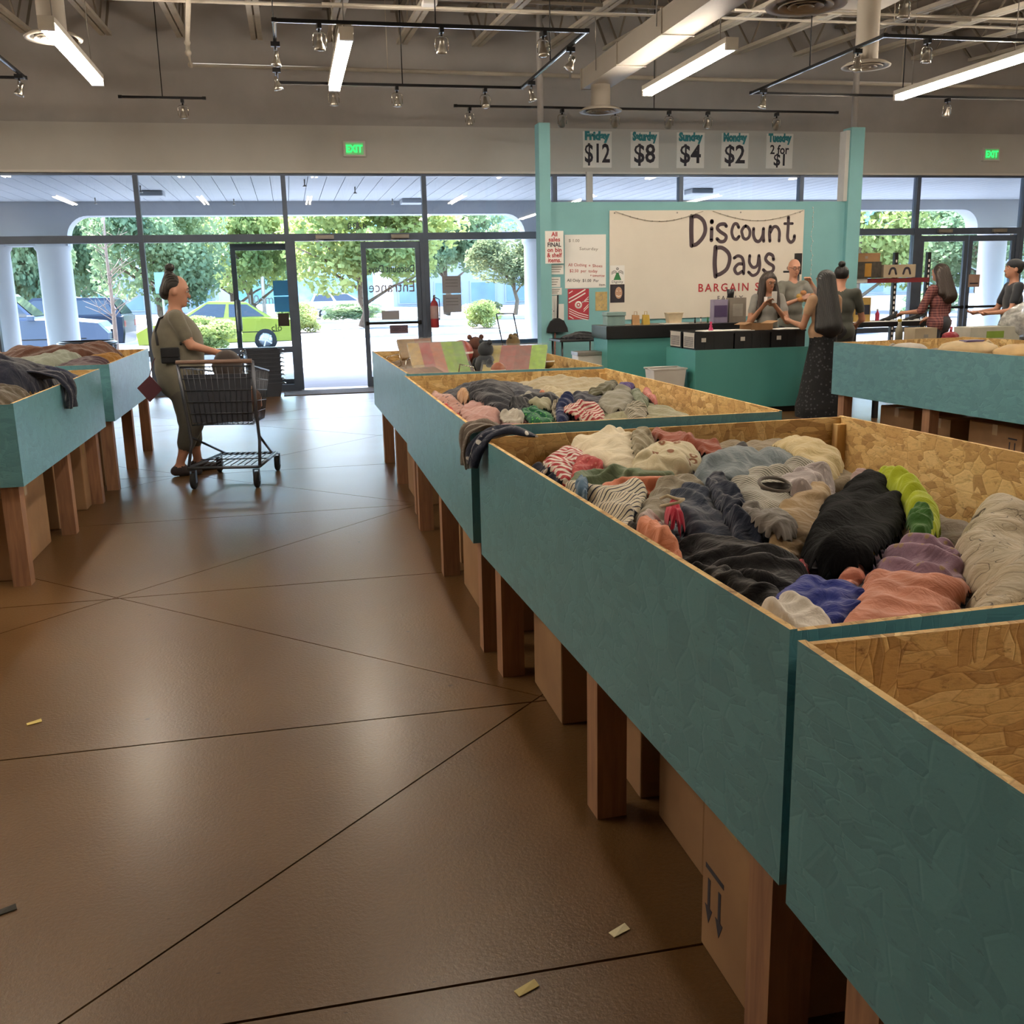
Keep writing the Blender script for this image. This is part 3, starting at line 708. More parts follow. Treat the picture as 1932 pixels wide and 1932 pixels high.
strip_light(-5.2, 11.4, 'lit twin-tube strip light by the pale side wall')

# ------------------------------------------------------------------ spotlight tracks
def rail(name, pts, label, closed=False, z=4.0):
    t = MB()
    n = len(pts)
    for i in range(n if closed else n - 1):
        a, b = pts[i], pts[(i + 1) % n]; t.bar((*a, z), (*b, z), 0.036, 0.03)
        t.bar((*a, z - 0.017), (*b, z - 0.017), 0.012, 0.006, mi=1)
    for a in pts: t.box(a[0] - .024, a[0] + .024, a[1] - .024, a[1] + .024, z - .019, z + .019)
    for (a, b) in [(pts[i], pts[(i + 1) % n]) for i in range(n if closed else n - 1)]:
        m = ((a[0] + b[0]) / 2, (a[1] + b[1]) / 2); t.cyl((*m, z + 0.01), (*m, deck_z(m[1])), 0.007, seg=6)
    return tag(t.build('spotlight_track', [M_BLACK, M_CHROME]), label, 'track')
rail('t', [(0.05, 10.28), (3.1, 10.28), (3.1, 13.15), (0.05, 13.15)], 'black rectangular spotlight track hung around a strip light', True)
rail('t', [(10.8, 10.05), (6.27, 10.05), (6.27, 13.15), (10.8, 13.15)], 'black spotlight track over the shelves beyond the duct')
rail('t', [(2.48, 14.6), (8.37, 14.6)], 'long straight spotlight track above the teal partition', z=4.02)
rail('t', [(-1.95, 14.5), (-0.90, 14.5)], 'short straight spotlight track near the dark upper wall', z=4.04)
rail('t', [(-6.2, 10.2), (-2.8, 10.2), (-2.8, 13.2), (-6.2, 13.2)], 'spotlight track beyond the round ceiling diffuser over the side bins')
M_LENS = mat('spot_lens', '#d8d3c6', 0.12, 0.2, var=0.05)
M_SILV = mat('brushed_silver', '#a8a399', 0.28, 0.9, var=0.1)
def spot_proto():
    t = thing('track_spotlight', 'x', 'spotlight')
    a = MB(); a.box(-0.02, 0.02, -0.045, 0.045, -0.045, 0.0); a.cyl((0, 0, -0.045), (0, 0, -0.075), 0.012); a.build('adapter', M_BLACK, t)
    y = MB(); y.tube([(-0.062, 0, -0.20), (-0.064, 0, -0.10), (-0.045, 0, -0.077), (0, 0, -0.073), (0.045, 0, -0.077), (0.064, 0, -0.10), (0.062, 0, -0.20)], 0.005, 6); y.build('yoke', M_CHROME, t)
    h = thing('lamp_head', 'x', 'x', (0, 0, -0.17)); del h['label'], h['category']; h.parent = t
    b = MB(); b.lathe((0, 0, 0), [(0.001, 0.085), (0.020, 0.083), (0.024, 0.05), (0.024, 0.03), (0.030, 0.015), (0.050, -0.035), (0.054, -0.06), (0.050, -0.062), (0.046, -0.05)], 20); b.build('reflector', M_SILV, h)
    l = MB(); l.lathe((0, 0, -0.052), [(0.048, 0.0), (0.03, -0.012), (0.001, -0.016)], 20); l.build('lens', M_LENS, h)
    return t, h
S0, SH0 = spot_proto()
spots = [  # x, y, z, turn, tilt, which track
    (0.46, 10.28, 0.1, 0.25, 0), (1.63, 10.28, 0, 0.35, 0), (2.65, 10.28, 0.2, -0.2, 0), (3.10, 10.87, 1.57, 0.5, 0), (3.10, 12.63, 1.57, -0.3, 0), (0.05, 11.03, 1.57, 0.1, 0), (0.05, 12.25, 1.57, -0.2, 0),
    (0.72, 13.15, 0, 0.2, 0), (1.5, 13.15, 0, 0.1, 0), (2.62, 13.15, 0, -0.4, 0),
    (6.27, 10.55, 1.57, 0.1, 1), (6.78, 10.05, 0, 0.2, 1), (6.27, 12.8, 1.57, 0.3, 1), (9.25, 13.15, 0, 0.4, 1), (8.6, 10.05, 0, 0.1, 1),
    (2.68, 14.6, 0, 0.3, 2), (4.03, 14.6, 0, 0.9, 2), (4.83, 14.6, 0, 0.8, 2), (5.66, 14.6, 0, 0.8, 2), (6.27, 14.6, 0, 0.2, 2), (7.38, 14.6, 0, 0.8, 2),
    (-1.18, 14.5, 0, 0.2, 3), (-2.8, 12.9, 1.57, 0.4, 4)]
SL = ['silver spotlight clipped to the rectangular track around the strip light', 'silver spotlight clipped to the track beyond the duct', 'silver spotlight on the straight track above the teal partition',
      'lone spotlight on the short track near the dark upper wall', 'spotlight hanging near the round diffuser over the side bins']
for i, (x, y, rz, tilt, k) in enumerate(spots):
    c = S0 if i == 0 else dup(S0); z = {2: 4.0, 3: 4.02}.get(k, 3.98)
    c.location = (x, y, z); c.rotation_euler = (0, 0, rz); c['label'] = SL[k]; c['group'] = 'track spotlights'
    if k == 0: c['label'] = 'silver spotlight on the ' + ('side of the rectangular track over the toy bin' if i < 3 else 'duct side of the rectangular track' if i < 5 else 'side of the rectangular track facing the side bins' if i < 7 else 'window side of the rectangular track')
    if k == 1: c['label'] = ('silver spotlight on the track in front of the tall-necked diffuser', 'silver spotlight beside the tall-necked diffuser on the far track', 'silver spotlight at the corner of the track by the price posters', 'silver spotlight on the window side of the track over the shelves', 'silver spotlight on the track above the end strip light')[i - 10]
    if k == 2: c['label'] = ('spotlight on the straight track nearest the entrance', 'spotlight on the straight track beside the entrance end post', 'spotlight on the straight track above the Friday poster', 'spotlight on the straight track above the Saturday poster', 'spotlight on the straight track above the Sunday poster', 'spotlight on the straight track above the Tuesday poster')[i - 15]
    for ch in c.children:
        if ch.name.startswith('lamp_head'): ch.rotation_euler = (tilt, 0, 0)
ls = dup(S0, (5.55, 8.6, 4.02), 0.2, 'spotlight hanging from the roof beside the big ring diffuser')
MB().cyl((5.55, 8.6, 4.02), (5.55, 8.6, deck_z(8.6)), 0.012, seg=8).build('drop_rod', M_METAL, ls).location = (0, 0, 0)
for ch in ls.children:
    if ch.name.startswith('drop_rod'): ch.matrix_parent_inverse = Matrix.Translation((-5.55, -8.6, -4.02))

# ------------------------------------------------------------------ ducts, diffusers, pipes
M_DUCT = mat('duct_paint', '#aca498', 0.6, scale=1.5, var=0.05)
d = thing('air_duct', 'long pale rectangular air duct running towards the shop front', 'duct', (4.27, 7.1, 4.12))
m = MB(); m.box(-0.18, 0.18, -11.5, 6.75, 0, 0.25); m.build('duct_run', M_DUCT, d)
for k in range(9): MB().box(-0.195, 0.195, 6.70 - 1.5 * k - 0.02, 6.70 - 1.5 * k + 0.02, -0.012, 0.262).build('duct_flange', M_DUCT, d)
for k in range(6): MB().cyl((-0.20, 6.0 - 2.2 * k, 0.1), (-0.20, 6.0 - 2.2 * k, deck_z(13.1 - 2.2 * k) - 4.12), 0.006, seg=6).build('hanger_rod', M_METAL, d)
def diffuser(x, y, z, top, label, r=0.29, neck=0.13):
    t = thing('ceiling_diffuser', label, 'air diffuser', (x, y, z), group='round ceiling diffusers')
    MB().lathe((0, 0, 0), [(neck, 0.03), (neck, top)], 28).build('neck', M_DUCT, t)
    MB().lathe((0, 0, 0), [(neck, 0.05), (r * .8, 0.035), (r, 0.0), (r * .98, -0.012), (r * .80, -0.002), (r * .70, 0.03)], 32).build('dish', M_DUCT, t)
    for a, b in ((.66, .50), (.44, .28), (.2, .03)): MB().lathe((0, 0, 0), [(r * a, -0.018), (r * a * 1.03, -0.010), (r * b, 0.025), (r * b * .97, 0.015), (r * a, -0.018)], 32).build('cone_ring', M_DUCT, t)
    return t
diffuser(4.26, 13.50, 3.80, 0.33, 'round ceiling diffuser dropping from the end of the long duct')
diffuser(6.80, 11.25, 3.96, 0.72, 'round ceiling diffuser beyond the strip lights with a tall pale neck', 0.28)
diffuser(4.72, 8.85, 3.93, 1.25, 'big ring-shaped ceiling diffuser beside the long duct', 0.36, 0.17)
diffuser(-2.06, 11.15, 3.98, 1.3, 'round ceiling diffuser behind the strip light over the side bins', 0.27)
d2 = thing('air_duct', 'short pale duct box above the tall-necked diffuser', 'duct', (7.0, 10.5, 4.68))
MB().box(-0.42, 0.20, -4.0, 1.25, 0, 0.30).build('duct_run', M_DUCT, d2); MB().box(-0.435, 0.215, 1.20, 1.24, -0.012, 0.312).build('duct_flange', M_DUCT, d2)
for k in range(3): MB().cyl((0.22, 1.0 - 2 * k, 0.1), (0.22, 1.0 - 2 * k, deck_z(11.5 - 2 * k) - 4.68), 0.006, seg=6).build('hanger_rod', M_METAL, d2)
def pipe(pts, r, label):
    t = MB(); t.tube(pts, r, 10)
    for p in pts[1:-1]: t.ball(p, r * 1.45, seg=10)
    for a, b in zip(pts[:-1], pts[1:]):
        m_ = [(a[i] + b[i]) / 2 for i in range(3)]
        if abs(a[2] - b[2]) < 0.3: t.cyl(m_, (m_[0], m_[1], deck_z(m_[1])), 0.006, seg=6)
    return tag(t.build('sprinkler_pipe', M_JOIST), label, 'pipe', 'roof pipes')
pipe([(-0.78, 11.6, 4.62), (-1.02, 14.05, 4.62), (-1.02, 14.05, 4.5), (-1.05, 14.75, 4.5), (4.2, 14.85, 4.5)], 0.028, 'pale sprinkler pipe with an elbow crossing behind the rectangular track')
pipe([(4.25, 14.85, 4.5), (15.0, 14.9, 4.5)], 0.03, 'pale sprinkler pipe crossing behind the duct diffuser')
pipe([(0.6, 12.3, 4.68), (15.0, 12.3, 4.72)], 0.016, 'thin conduit crossing under the joists near the duct')
pipe([(-6, 12.55, 4.70), (4.2, 12.55, 4.74)], 0.02, 'thin conduit crossing above the rectangular track')
pipe([(5.2, 11.4, 4.55), (15, 11.4, 4.62)], 0.014, 'thin conduit crossing near the tall-necked diffuser')
s = thing('camera_box', 'small white detector box hanging above the rectangular track', 'detector', (1.72, 11.6, 4.52))
MB().bbox(-0.08, 0.08, -0.08, 0.08, 0, 0.05, 0.012).build('case', M_TRIM, s); MB().cyl((0, 0, 0.05), (0, 0, deck_z(11.6) - 4.52), 0.01, seg=6).build('stem', M_METAL, s)

# ------------------------------------------------------------------ exit signs, price posters on the header
M_EXIT = mat('exit_green', '#22c455', 0.4, emit=2.2, ecol=lin('#1fd35a'), var=0.05)
for x, lab in ((1.14, 'green lit EXIT sign on the header above the entrance doors'), (12.18, 'green lit EXIT sign on the header above the far doors')):
    t = thing('exit_sign', lab, 'exit sign', (x, 16.02, 3.62))
    MB().bbox(-0.17, 0.17, -0.05, 0.0, -0.115, 0.115, 0.01).build('case', M_TRIM, t)
    MB().box(-0.135, 0.135, -0.056, -0.05, -0.085, 0.085).build('face', mat('exit_face', '#9fd8a8', 0.5, emit=0.22, ecol=lin('#3fd76b'), var=0.05), t)
    text('EXIT', 0.15, (0, -0.058, 0), M_EXIT, t, width=0.24, bold=0.004)
M_PAPER = mat('white_paper', '#f0eeea', 0.8, scale=3, var=0.03); M_INK = mat('dark_ink', '#33303a', 0.8, var=0.05); M_TEALINK = mat('teal_ink', '#3f8f99', 0.8, var=0.05)
for x0, day, price in ((4.76, 'Friday', '$12'), (5.56, 'Saturday', '$8'), (6.35, 'Sunday', '$4'), (7.13, 'Monday', '$2'), (7.93, 'Tuesday', '2 for\n$1')):
    t = thing('price_poster', '%s price poster with %s on the beige header' % (day, price.replace('\n', ' ')), 'poster', (x0 + 0.24, 16.02, 3.65), group='day price posters')
    MB().box(-0.24, 0.24, -0.006, -0.001, -0.28, 0.27).build('sheet', M_PAPER, t)
    text(day, 0.17, (0, -0.008, 0.185), M_TEALINK, t, width=0.42, bold=0.012)
    if '\n' in price:
        text('2 for', 0.2, (0, -0.008, 0.02), M_INK, t, width=0.34, bold=0.004); text('$1', 0.26, (0, -0.008, -0.155), M_INK, t, width=0.20, bold=0.006)
    else: text(price, 0.40, (0, -0.008, -0.08), M_INK, t, width=0.42 if len(price) > 2 else 0.36, bold=0.008)

# ------------------------------------------------------------------ timber and OSB
def m_osb(name, paint=None):
    m, nt, b, out = _newmat(name)
    warp = N(nt, 'TexNoise', Scale=6.0, Detail=2.0); co = coords(nt)
    nt.links.new(co, warp.inputs[0])
    def flakes(scale, rot):
        add = nt.nodes.new('ShaderNodeVectorMath'); add.operation = 'MULTIPLY_ADD'
        nt.links.new(warp.outputs['Color'], add.inputs[0]); add.inputs[1].default_value = (0.035,) * 3; nt.links.new(co, add.inputs[2])
        mp = nt.nodes.new('ShaderNodeMapping'); mp.inputs['Scale'].default_value = scale; mp.inputs['Rotation'].default_value = rot
        nt.links.new(add.outputs[0], mp.inputs[0])
        v = N(nt, 'TexVoronoi', Scale=1.0, Randomness=1.0); nt.links.new(mp.outputs[0], v.inputs[0])
        e = N(nt, 'TexVoronoi', Scale=1.0, Randomness=1.0, feature='DISTANCE_TO_EDGE'); nt.links.new(mp.outputs[0], e.inputs[0])
        return v.outputs['Color'], e.outputs['Distance']
    c1, e1 = flakes((11, 16, 48), (0.5, 0.3, 0.5)); c2, e2 = flakes((44, 13, 15), (0.9, 0.9, 1.3)); c3, _ = flakes((9, 10, 11), (0, 0.5, 0))
    sel = math_(nt, 'GREATER_THAN', c3, 0.5)
    col = mixc(nt, sel, c1, c2); edge = mixc(nt, sel, e1, e2)
    fine = N(nt, 'TexNoise', Scale=30.0, Detail=6.0, Roughness=0.7); nt.links.new(coords(nt, scale=(1, 1, 3)), fine.inputs[0])
    if paint is None:
        base = ramp(nt, col, [(0.0, lin('#a5804e')), (0.35, lin('#c9a266')), (0.7, lin('#dcba7c')), (1.0, lin('#ecd096'))])
        gr = ramp(nt, fine.outputs[0], [(0.35, (0.55, 0.5, 0.45, 1)), (0.5, (1, 1, 1, 1))])
        c = mixc(nt, 0.55, base, gr, 'MULTIPLY')
        c = mixc(nt, 1.0, c, ramp(nt, edge, [(0.0, (0.72, 0.66, 0.6, 1)), (0.03, (1, 1, 1, 1))]), 'MULTIPLY')
        sp = N(nt, 'TexNoise', Scale=16.0, Detail=5.0, Roughness=0.75); nt.links.new(coords(nt, scale=(1, 1, 2.2), rot=(0.4, 0.6, 0.2)), sp.inputs[0])
        c = mixc(nt, 0.9, c, ramp(nt, sp.outputs[0], [(0.30, (0.35, 0.26, 0.2, 1)), (0.40, (1, 1, 1, 1))]), 'MULTIPLY')
        b.inputs['Roughness'].default_value = 0.7
    else:
        base = ramp(nt, col, [(0.0, lin(paint[0])), (1.0, lin(paint[1]))])
        gr = ramp(nt, fine.outputs[0], [(0.30, (0.45, 0.5, 0.5, 1)), (0.40, (1, 1, 1, 1))])
        c = mixc(nt, 0.8, base, gr, 'MULTIPLY')
        b.inputs['Roughness'].default_value = 0.36; b.inputs['Specular IOR Level'].default_value = 0.7
    nt.links.new(c, b.inputs['Base Color'])
    h = math_(nt, 'ADD', math_(nt, 'MULTIPLY', math_(nt, 'MINIMUM', edge, 0.08), 4.0), math_(nt, 'MULTIPLY', fine.outputs[0], 0.5))
    bump(nt, b, h, 0.45 if paint is None else 0.2, 0.006)
    return m
M_OSB = m_osb('raw_osb'); M_OSBT = m_osb('teal_painted_osb', ('#55868f', '#659aa2'))
def m_wood(name, a, b_):
    m, nt, b, out = _newmat(name)
    n = N(nt, 'TexNoise', Scale=5.0, Detail=5.0, Distortion=0.6); nt.links.new(coords(nt, scale=(9, 9, 0.8)), n.inputs[0])
    nt.links.new(ramp(nt, n.outputs[0], [(0.3, lin(a)), (0.7, lin(b_))]), b.inputs['Base Color']); b.inputs['Roughness'].default_value = 0.6
    return m
M_POST = m_wood('fir_post', '#86604a', '#a67c5c'); M_PINE = m_wood('pale_pine', '#c9a266', '#dfbd84')
def board(mb, x0, x1, y0, y1, z0, z1, paint):
    """OSB board: index of the painted face in box order (-z,+z,-y,+y,-x,+x)"""
    k = len(mb.m); mb.box(x0, x1, y0, y1, z0, z1)
    for f in ((paint,) if isinstance(paint, int) else paint or ()): mb.m[k + f] = 1
    return mb
def clothes_bin(label, x, y, rz, w, l, top, low, legs, group='painted OSB bins'):
    """open bin: local x across, y along, painted outside"""
    t = thing('display_bin', label, 'bin', (x, y, 0), rz, group); T = 0.014; MM = [M_OSB, M_OSBT]
    board(MB(), 0, T, 0, l, low, top, (4, 2, 3)).build('side_board', MM, t); board(MB(), w - T, w, 0, l, low, top, (5, 2, 3)).build('side_board', MM, t)
    board(MB(), T, w - T, 0.0, T, low, top - 0.004, 2).build('end_board', MM, t); board(MB(), T, w - T, l - T, l, low, top - 0.004, 3).build('end_board', MM, t)
    board(MB(), T, w - T, T, l - T, low + 0.05, low + 0.064, None).build('bin_floor', MM, t)
    for cx in (T, w - T - 0.04):
        for cy in (T + 0.002, l - T - 0.042): MB().box(cx, cx + 0.04, cy, cy + 0.04, low + 0.064, top - 0.03).build('corner_block', M_PINE, t)
    for yy in legs:
        for xx in (0.035, w - 0.124): MB().box(xx, xx + 0.089, yy, yy + 0.089, 0, low + 0.05).build('leg', M_POST, t)
    return t
bA = clothes_bin('teal OSB bin left almost empty, its raw inner board showing', 0.762, -1.08, 0.0, 1.6, 2.45, 0.94, 0.465, (0.2, 1.2, 2.22))
bB = clothes_bin('big teal OSB bin heaped with mixed clothes', 0.775, 1.42, math.atan2(0.085, 2.35), 1.6, 2.35, 0.94, 0.465, (0.08, 1.06, 2.18))
bC = clothes_bin('teal OSB clothes bin beyond the big one, lying under the price posters', 0.675, 3.87, -0.008, 1.35, 2.50, 0.97, 0.485, (0.02, 1.2, 2.26))
bD = clothes_bin('teal OSB bin of packaged toys nearest the entrance', 0.73, 6.55, 0.004, 1.36, 2.65, 0.97, 0.485, (0.06, 1.2, 2.24))
bL = clothes_bin('teal OSB side bin with a navy sleeve hanging over its edge', -2.80, 5.50, 0.0, 1.39, 2.45, 0.98, 0.545, (0.03, 1.22, 2.2))
bM = clothes_bin('teal OSB side bin closest to the shop windows', -2.75, 8.18, 0.0, 1.37, 2.25, 1.0, 0.555, (0.05, 1.05, 2.1))
bR = clothes_bin('teal OSB bin heaped with bagged goods in front of the tills', 4.97, 5.80, math.atan2(0.15, 2.3), 1.4, 2.45, 0.97, 0.50, (0.05, 1.15, 2.30))

# ------------------------------------------------------------------ cloth
def m_cloth(spec):
    if spec in MATS: return MATS[spec]
    p = spec.split(); kind = p[0]; c0 = lin(p[1]); c1 = lin(p[2]) if len(p) > 2 else c0
    m, nt, b, out = _newmat('cloth_' + kind + '_' + p[1].strip('#'))
    uv = coords(nt, 'UV')
    n = N(nt, 'TexNoise', Scale=14.0, Detail=4.0); nt.links.new(uv, n.inputs[0])
    var = ramp(nt, n.outputs[0], [(0.3, (0.80, 0.80, 0.80, 1)), (0.7, (1.0, 1.0, 1.0, 1))])
    base = None
    if kind == 'stripe':
        f = float(p[3]); w = N(nt, 'TexWave', Scale=abs(f) / 2.2, Distortion=0.4); w.bands_direction = 'X' if f > 0 else 'Y'
        w.inputs['Detail'].default_value = 0.5; nt.links.new(uv, w.inputs[0])
        base = ramp(nt, w.outputs['Fac'], [(0.45 if f > 0 else 0.12, c0), (0.55 if f > 0 else 0.2, c1)])
    elif kind in ('dots', 'stars', 'rings', 'fleece'):
        sc = {'stars': 26.0, 'rings': 15.0, 'fleece': 60.0}.get(kind, float(p[3]) if len(p) > 3 else 30)
        v = N(nt, 'TexVoronoi', Scale=sc); nt.links.new(uv, v.inputs[0])
        if kind == 'rings': base = ramp(nt, v.outputs['Distance'], [(0.12, c0), (0.15, c1), (0.24, c1), (0.28, c0)])
        elif kind == 'fleece': base = None
        else: base = ramp(nt, v.outputs['Distance'], [(0.22, c1), (0.28, c0)])
    elif kind == 'tie':
        n2 = N(nt, 'TexNoise', Scale=9.0, Distortion=1.5); nt.links.new(uv, n2.inputs[0]); base = ramp(nt, n2.outputs[0], [(0.4, c0), (0.6, c1)])
    elif kind == 'scrib':
        n2 = N(nt, 'TexNoise', Scale=11.0, Detail=1.0, Distortion=1.0); nt.links.new(uv, n2.inputs[0])
        base = ramp(nt, n2.outputs[0], [(0.484, c0), (0.492, c1), (0.497, c1), (0.505, c0)])
    elif kind == 'denim':
        w = N(nt, 'TexWave', Scale=160.0); w.bands_direction = 'DIAGONAL'; nt.links.new(uv, w.inputs[0])
        base = ramp(nt, w.outputs['Fac'], [(0.0, tuple(v * .8 for v in c0[:3])), (1.0, tuple(min(1, v * 1.25) for v in c0[:3]))])
    if base is None: nt.links.new(mixc(nt, 1.0, c0, var, 'MULTIPLY'), b.inputs['Base Color'])
    else: nt.links.new(mixc(nt, 1.0, base, var, 'MULTIPLY'), b.inputs['Base Color'])
    b.inputs['Roughness'].default_value = 0.95; b.inputs['Specular IOR Level'].default_value = 0.15
    if kind != 'fleece': b.inputs['Sheen Weight'].default_value = 0.25
    wv = N(nt, 'TexNoise', Scale=(260.0 if kind != 'fleece' else 120.0), Detail=2.0); nt.links.new(uv, wv.inputs[0])
    cr = N(nt, 'TexNoise', Scale=11.0, Detail=3.0, Distortion=1.6); nt.links.new(uv, cr.inputs[0])
    hh = math_(nt, 'ADD', math_(nt, 'MULTIPLY', math_(nt, 'ABSOLUTE', math_(nt, 'SUBTRACT', cr.outputs[0], 0.5)), 7.0), math_(nt, 'MULTIPLY', wv.outputs[0], 0.35 if kind != 'fleece' else 1.2))
    bump(nt, b, hh, 0.34, 0.006)
    MATS[spec] = m; return m
class HF:
    """height of the heap inside a bin, 2 cm cells"""
    def __init__(s, x0, x1, y0, y1, fn):
        s.x0, s.y0, s.c = x0, y0, 0.02; s.nx = int((x1 - x0) / s.c) + 2; s.ny = int((y1 - y0) / s.c) + 2
        X, Y = np.meshgrid(s.x0 + np.arange(s.nx) * s.c, s.y0 + np.arange(s.ny) * s.c, indexing='ij'); s.h = fn(X, Y)
    def at(s, x, y):
        i = np.clip((x - s.x0) / s.c, 0, s.nx - 1.001); j = np.clip((y - s.y0) / s.c, 0, s.ny - 1.001); a = i.astype(int); b = j.astype(int); u = i - a; v = j - b
        h = s.h; return h[a, b] * (1 - u) * (1 - v) + h[a + 1, b] * u * (1 - v) + h[a, b + 1] * (1 - u) * v + h[a + 1, b + 1] * u * v
    def splat(s, x, y, z):
        i = np.clip(np.rint((x - s.x0) / s.c).astype(int), 0, s.nx - 1); j = np.clip(np.rint((y - s.y0) / s.c).astype(int), 0, s.ny - 1)
        n = np.full_like(s.h, -9.0); np.maximum.at(n, (i, j), z)
        for ax in (0, 1): n = np.maximum(n, np.maximum(np.roll(n, 1, ax), np.roll(n, -1, ax)) - 0.006)
        m = np.maximum(s.h, n); s.h = m * 0.85 + 0.15 * np.maximum(s.h, m)
def inside(px, py, poly):
    r = np.zeros(px.shape, bool); n = len(poly)
    for i in range(n):
        x1, y1 = poly[i]; x2, y2 = poly[(i + 1) % n]
        c = ((y1 > py) != (y2 > py)) & (px < (x2 - x1) * (py - y1) / (y2 - y1 + 1e-12) + x1); r ^= c
    return r
def round_poly(poly, k=2):
    for _ in range(k):
        q = []
        for i in range(len(poly)):
            a, b = poly[i], poly[(i + 1) % len(poly)]; q += [(a[0] * .75 + b[0] * .25, a[1] * .75 + b[1] * .25), (a[0] * .25 + b[0] * .75, a[1] * .25 + b[1] * .75)]
        poly = q
    return poly
def garment(name, label, spec, poly, hf, seed, crump=(1.12, 1.38), group=None, steps=46, lift=0.012, cap=0.085, cell=None, sub=1, cat='clothing', dome=0.14, grow=1.14):
    """a cloth sheet over the given footprint, cut longer than the footprint so that it buckles into folds, settled on the heap"""
    R = np.random.RandomState(seed); mid = np.mean(poly, 0); poly = [tuple(mid + (np.array(q) - mid) * grow) for q in poly]
    lm = getattr(hf, 'lim', None)
    if lm: poly = [(min(max(q[0], lm[0]), lm[1]), min(max(q[1], lm[2]), lm[3])) for q in poly]
    poly = round_poly(poly, 1); P = np.array(poly); A = R.uniform(0, np.pi)
    ca, sa = math.cos(A), math.sin(A); Q = np.stack([P[:, 0] * ca + P[:, 1] * sa, -P[:, 0] * sa + P[:, 1] * ca], 1)
    lo, hi = Q.min(0), Q.max(0); ar = 0.5 * abs(np.dot(P[:, 0], np.roll(P[:, 1], 1)) - np.dot(P[:, 1], np.roll(P[:, 0], 1)))
    s = cell or float(np.clip(math.sqrt(ar) / 24, 0.008, 0.022))
    nu, nv = int((hi[0] - lo[0]) / s) + 2, int((hi[1] - lo[1]) / s) + 2
    U, V = np.meshgrid(lo[0] + np.arange(nu) * s, lo[1] + np.arange(nv) * s, indexing='ij')
    X = U * ca - V * sa; Y = U * sa + V * ca; M = inside(X, Y, poly)
    cu, cv = R.uniform(*crump), R.uniform(*crump)
    ground = hf.at(X, Y)
    if M.any(): ground = np.minimum(ground, np.percentile(ground[M], 55 if M.sum() > 140 else 25) + 0.015)
    rim = M.astype(float); dist = np.zeros_like(rim); cur = M.copy()
    for d in range(12):
        dist += cur; e = cur.copy(); e[1:] &= cur[:-1]; e[:-1] &= cur[1:]; e[:, 1:] &= cur[:, :-1]; e[:, :-1] &= cur[:, 1:]; e[0] = e[-1] = False; e[:, 0] = e[:, -1] = False; cur = e
    dm = np.clip(dist / max(4.0, dist.max()), 0, 1); H = dome * math.sqrt(ar) * min(1.0, 0.45 + math.sqrt(ar) * 2.0)
    fa = R.uniform(0, np.pi); ux = X * math.cos(fa) + Y * math.sin(fa); wv = ux + 0.03 * smooth_noise(X, Y, seed + 9, 4, 9.0)
    lam = float(np.clip(0.30 * math.sqrt(ar), 0.035, 0.11))
    ridge = (1 - np.abs(np.sin(wv * np.pi / lam + R.uniform(0, 3)))) ** 2.2 * np.clip(0.5 + 0.8 * smooth_noise(X, Y, seed + 4, 3, 7.0), 0.1, 1.2)
    base = ground + H * (1 - (1 - dm) ** 2.2) * (0.7 + 0.35 * smooth_noise(X, Y, seed + 2, 3, 8.0)) + 0.046 * ridge * np.clip(dm * 3, 0, 1) * min(1.0, math.sqrt(ar) * 4)
    r2 = (1 - np.abs(np.sin((X * math.cos(fa + 1.1) + Y * math.sin(fa + 1.1) + 0.025 * smooth_noise(X, Y, seed + 19, 4, 11.0)) * np.pi / (lam * .6)))) ** 2 * np.clip(smooth_noise(X, Y, seed + 14, 3, 9.0), 0, 1)
    base = base + 0.026 * r2 * np.clip(dm * 3, 0, 1) * min(1.0, math.sqrt(ar) * 4)
    Z = base + lift * np.clip(dm * 3, 0.1, 1) + 0.006 * smooth_noise(X, Y, seed, 5, 22.0 / (1 + 6 * math.sqrt(ar))) + 0.003 * R.randn(*X.shape)
    p = np.stack([X, Y, Z], -1); p0 = p.copy()
    fam = []
    for (a, b, rl, k) in ((1, 0, s * cu, 1.0), (0, 1, s * cv, 1.0), (1, 1, s * math.hypot(cu, cv), .5), (1, -1, s * math.hypot(cu, cv), .5), (2, 0, 2 * s * cu, .28), (0, 2, 2 * s * cv, .28)):
        A0 = (slice(0, nu - a), slice(max(0, -b), nv - max(0, b))); A1 = (slice(a, nu), slice(max(0, b), nv + min(0, b)))
        fam.append((A0, A1, rl, k * 0.42, (M[A0] & M[A1])[..., None]))
    Mf = M[..., None]
    capz = base + lift * 0.8 + cap * np.clip(dist / 5.0, 0.05, 1.0)
    for st in range(steps):
        p[..., 2] -= 0.0016
        for A0, A1, rl, k, mk in fam:
            d = p[A1] - p[A0]; L = np.sqrt((d * d).sum(-1, keepdims=True)) + 1e-9; c = d * ((L - rl) / L * k) * mk
            p[A0] += c; p[A1] -= c
        p[..., :2] += 0.10 * (p0[..., :2] - p[..., :2])
        p[..., 2] = np.minimum(np.maximum(p[..., 2], base + 0.003 + max(0.0, lift - 0.015) * np.clip(dm * 4, 0, 1)), capz)
    for _ in range(1):   # soften
        q = p[..., 2].copy(); q[1:-1, 1:-1] = 0.5 * q[1:-1, 1:-1] + 0.125 * (q[2:, 1:-1] + q[:-2, 1:-1] + q[1:-1, 2:] + q[1:-1, :-2]); p[..., 2] = np.where(dist >= 2, q, p[..., 2])
    p[..., 2] = np.where(dist <= 1, ground - 0.012, p[..., 2])
    hf.splat(p[M][:, 0], p[M][:, 1], p[M][:, 2])
    idx = -np.ones(M.shape, int); idx[M] = np.arange(M.sum())
    F = np.stack([idx[:-1, :-1], idx[1:, :-1], idx[1:, 1:], idx[:-1, 1:]], -1).reshape(-1, 4); F = F[(F >= 0).all(1)]
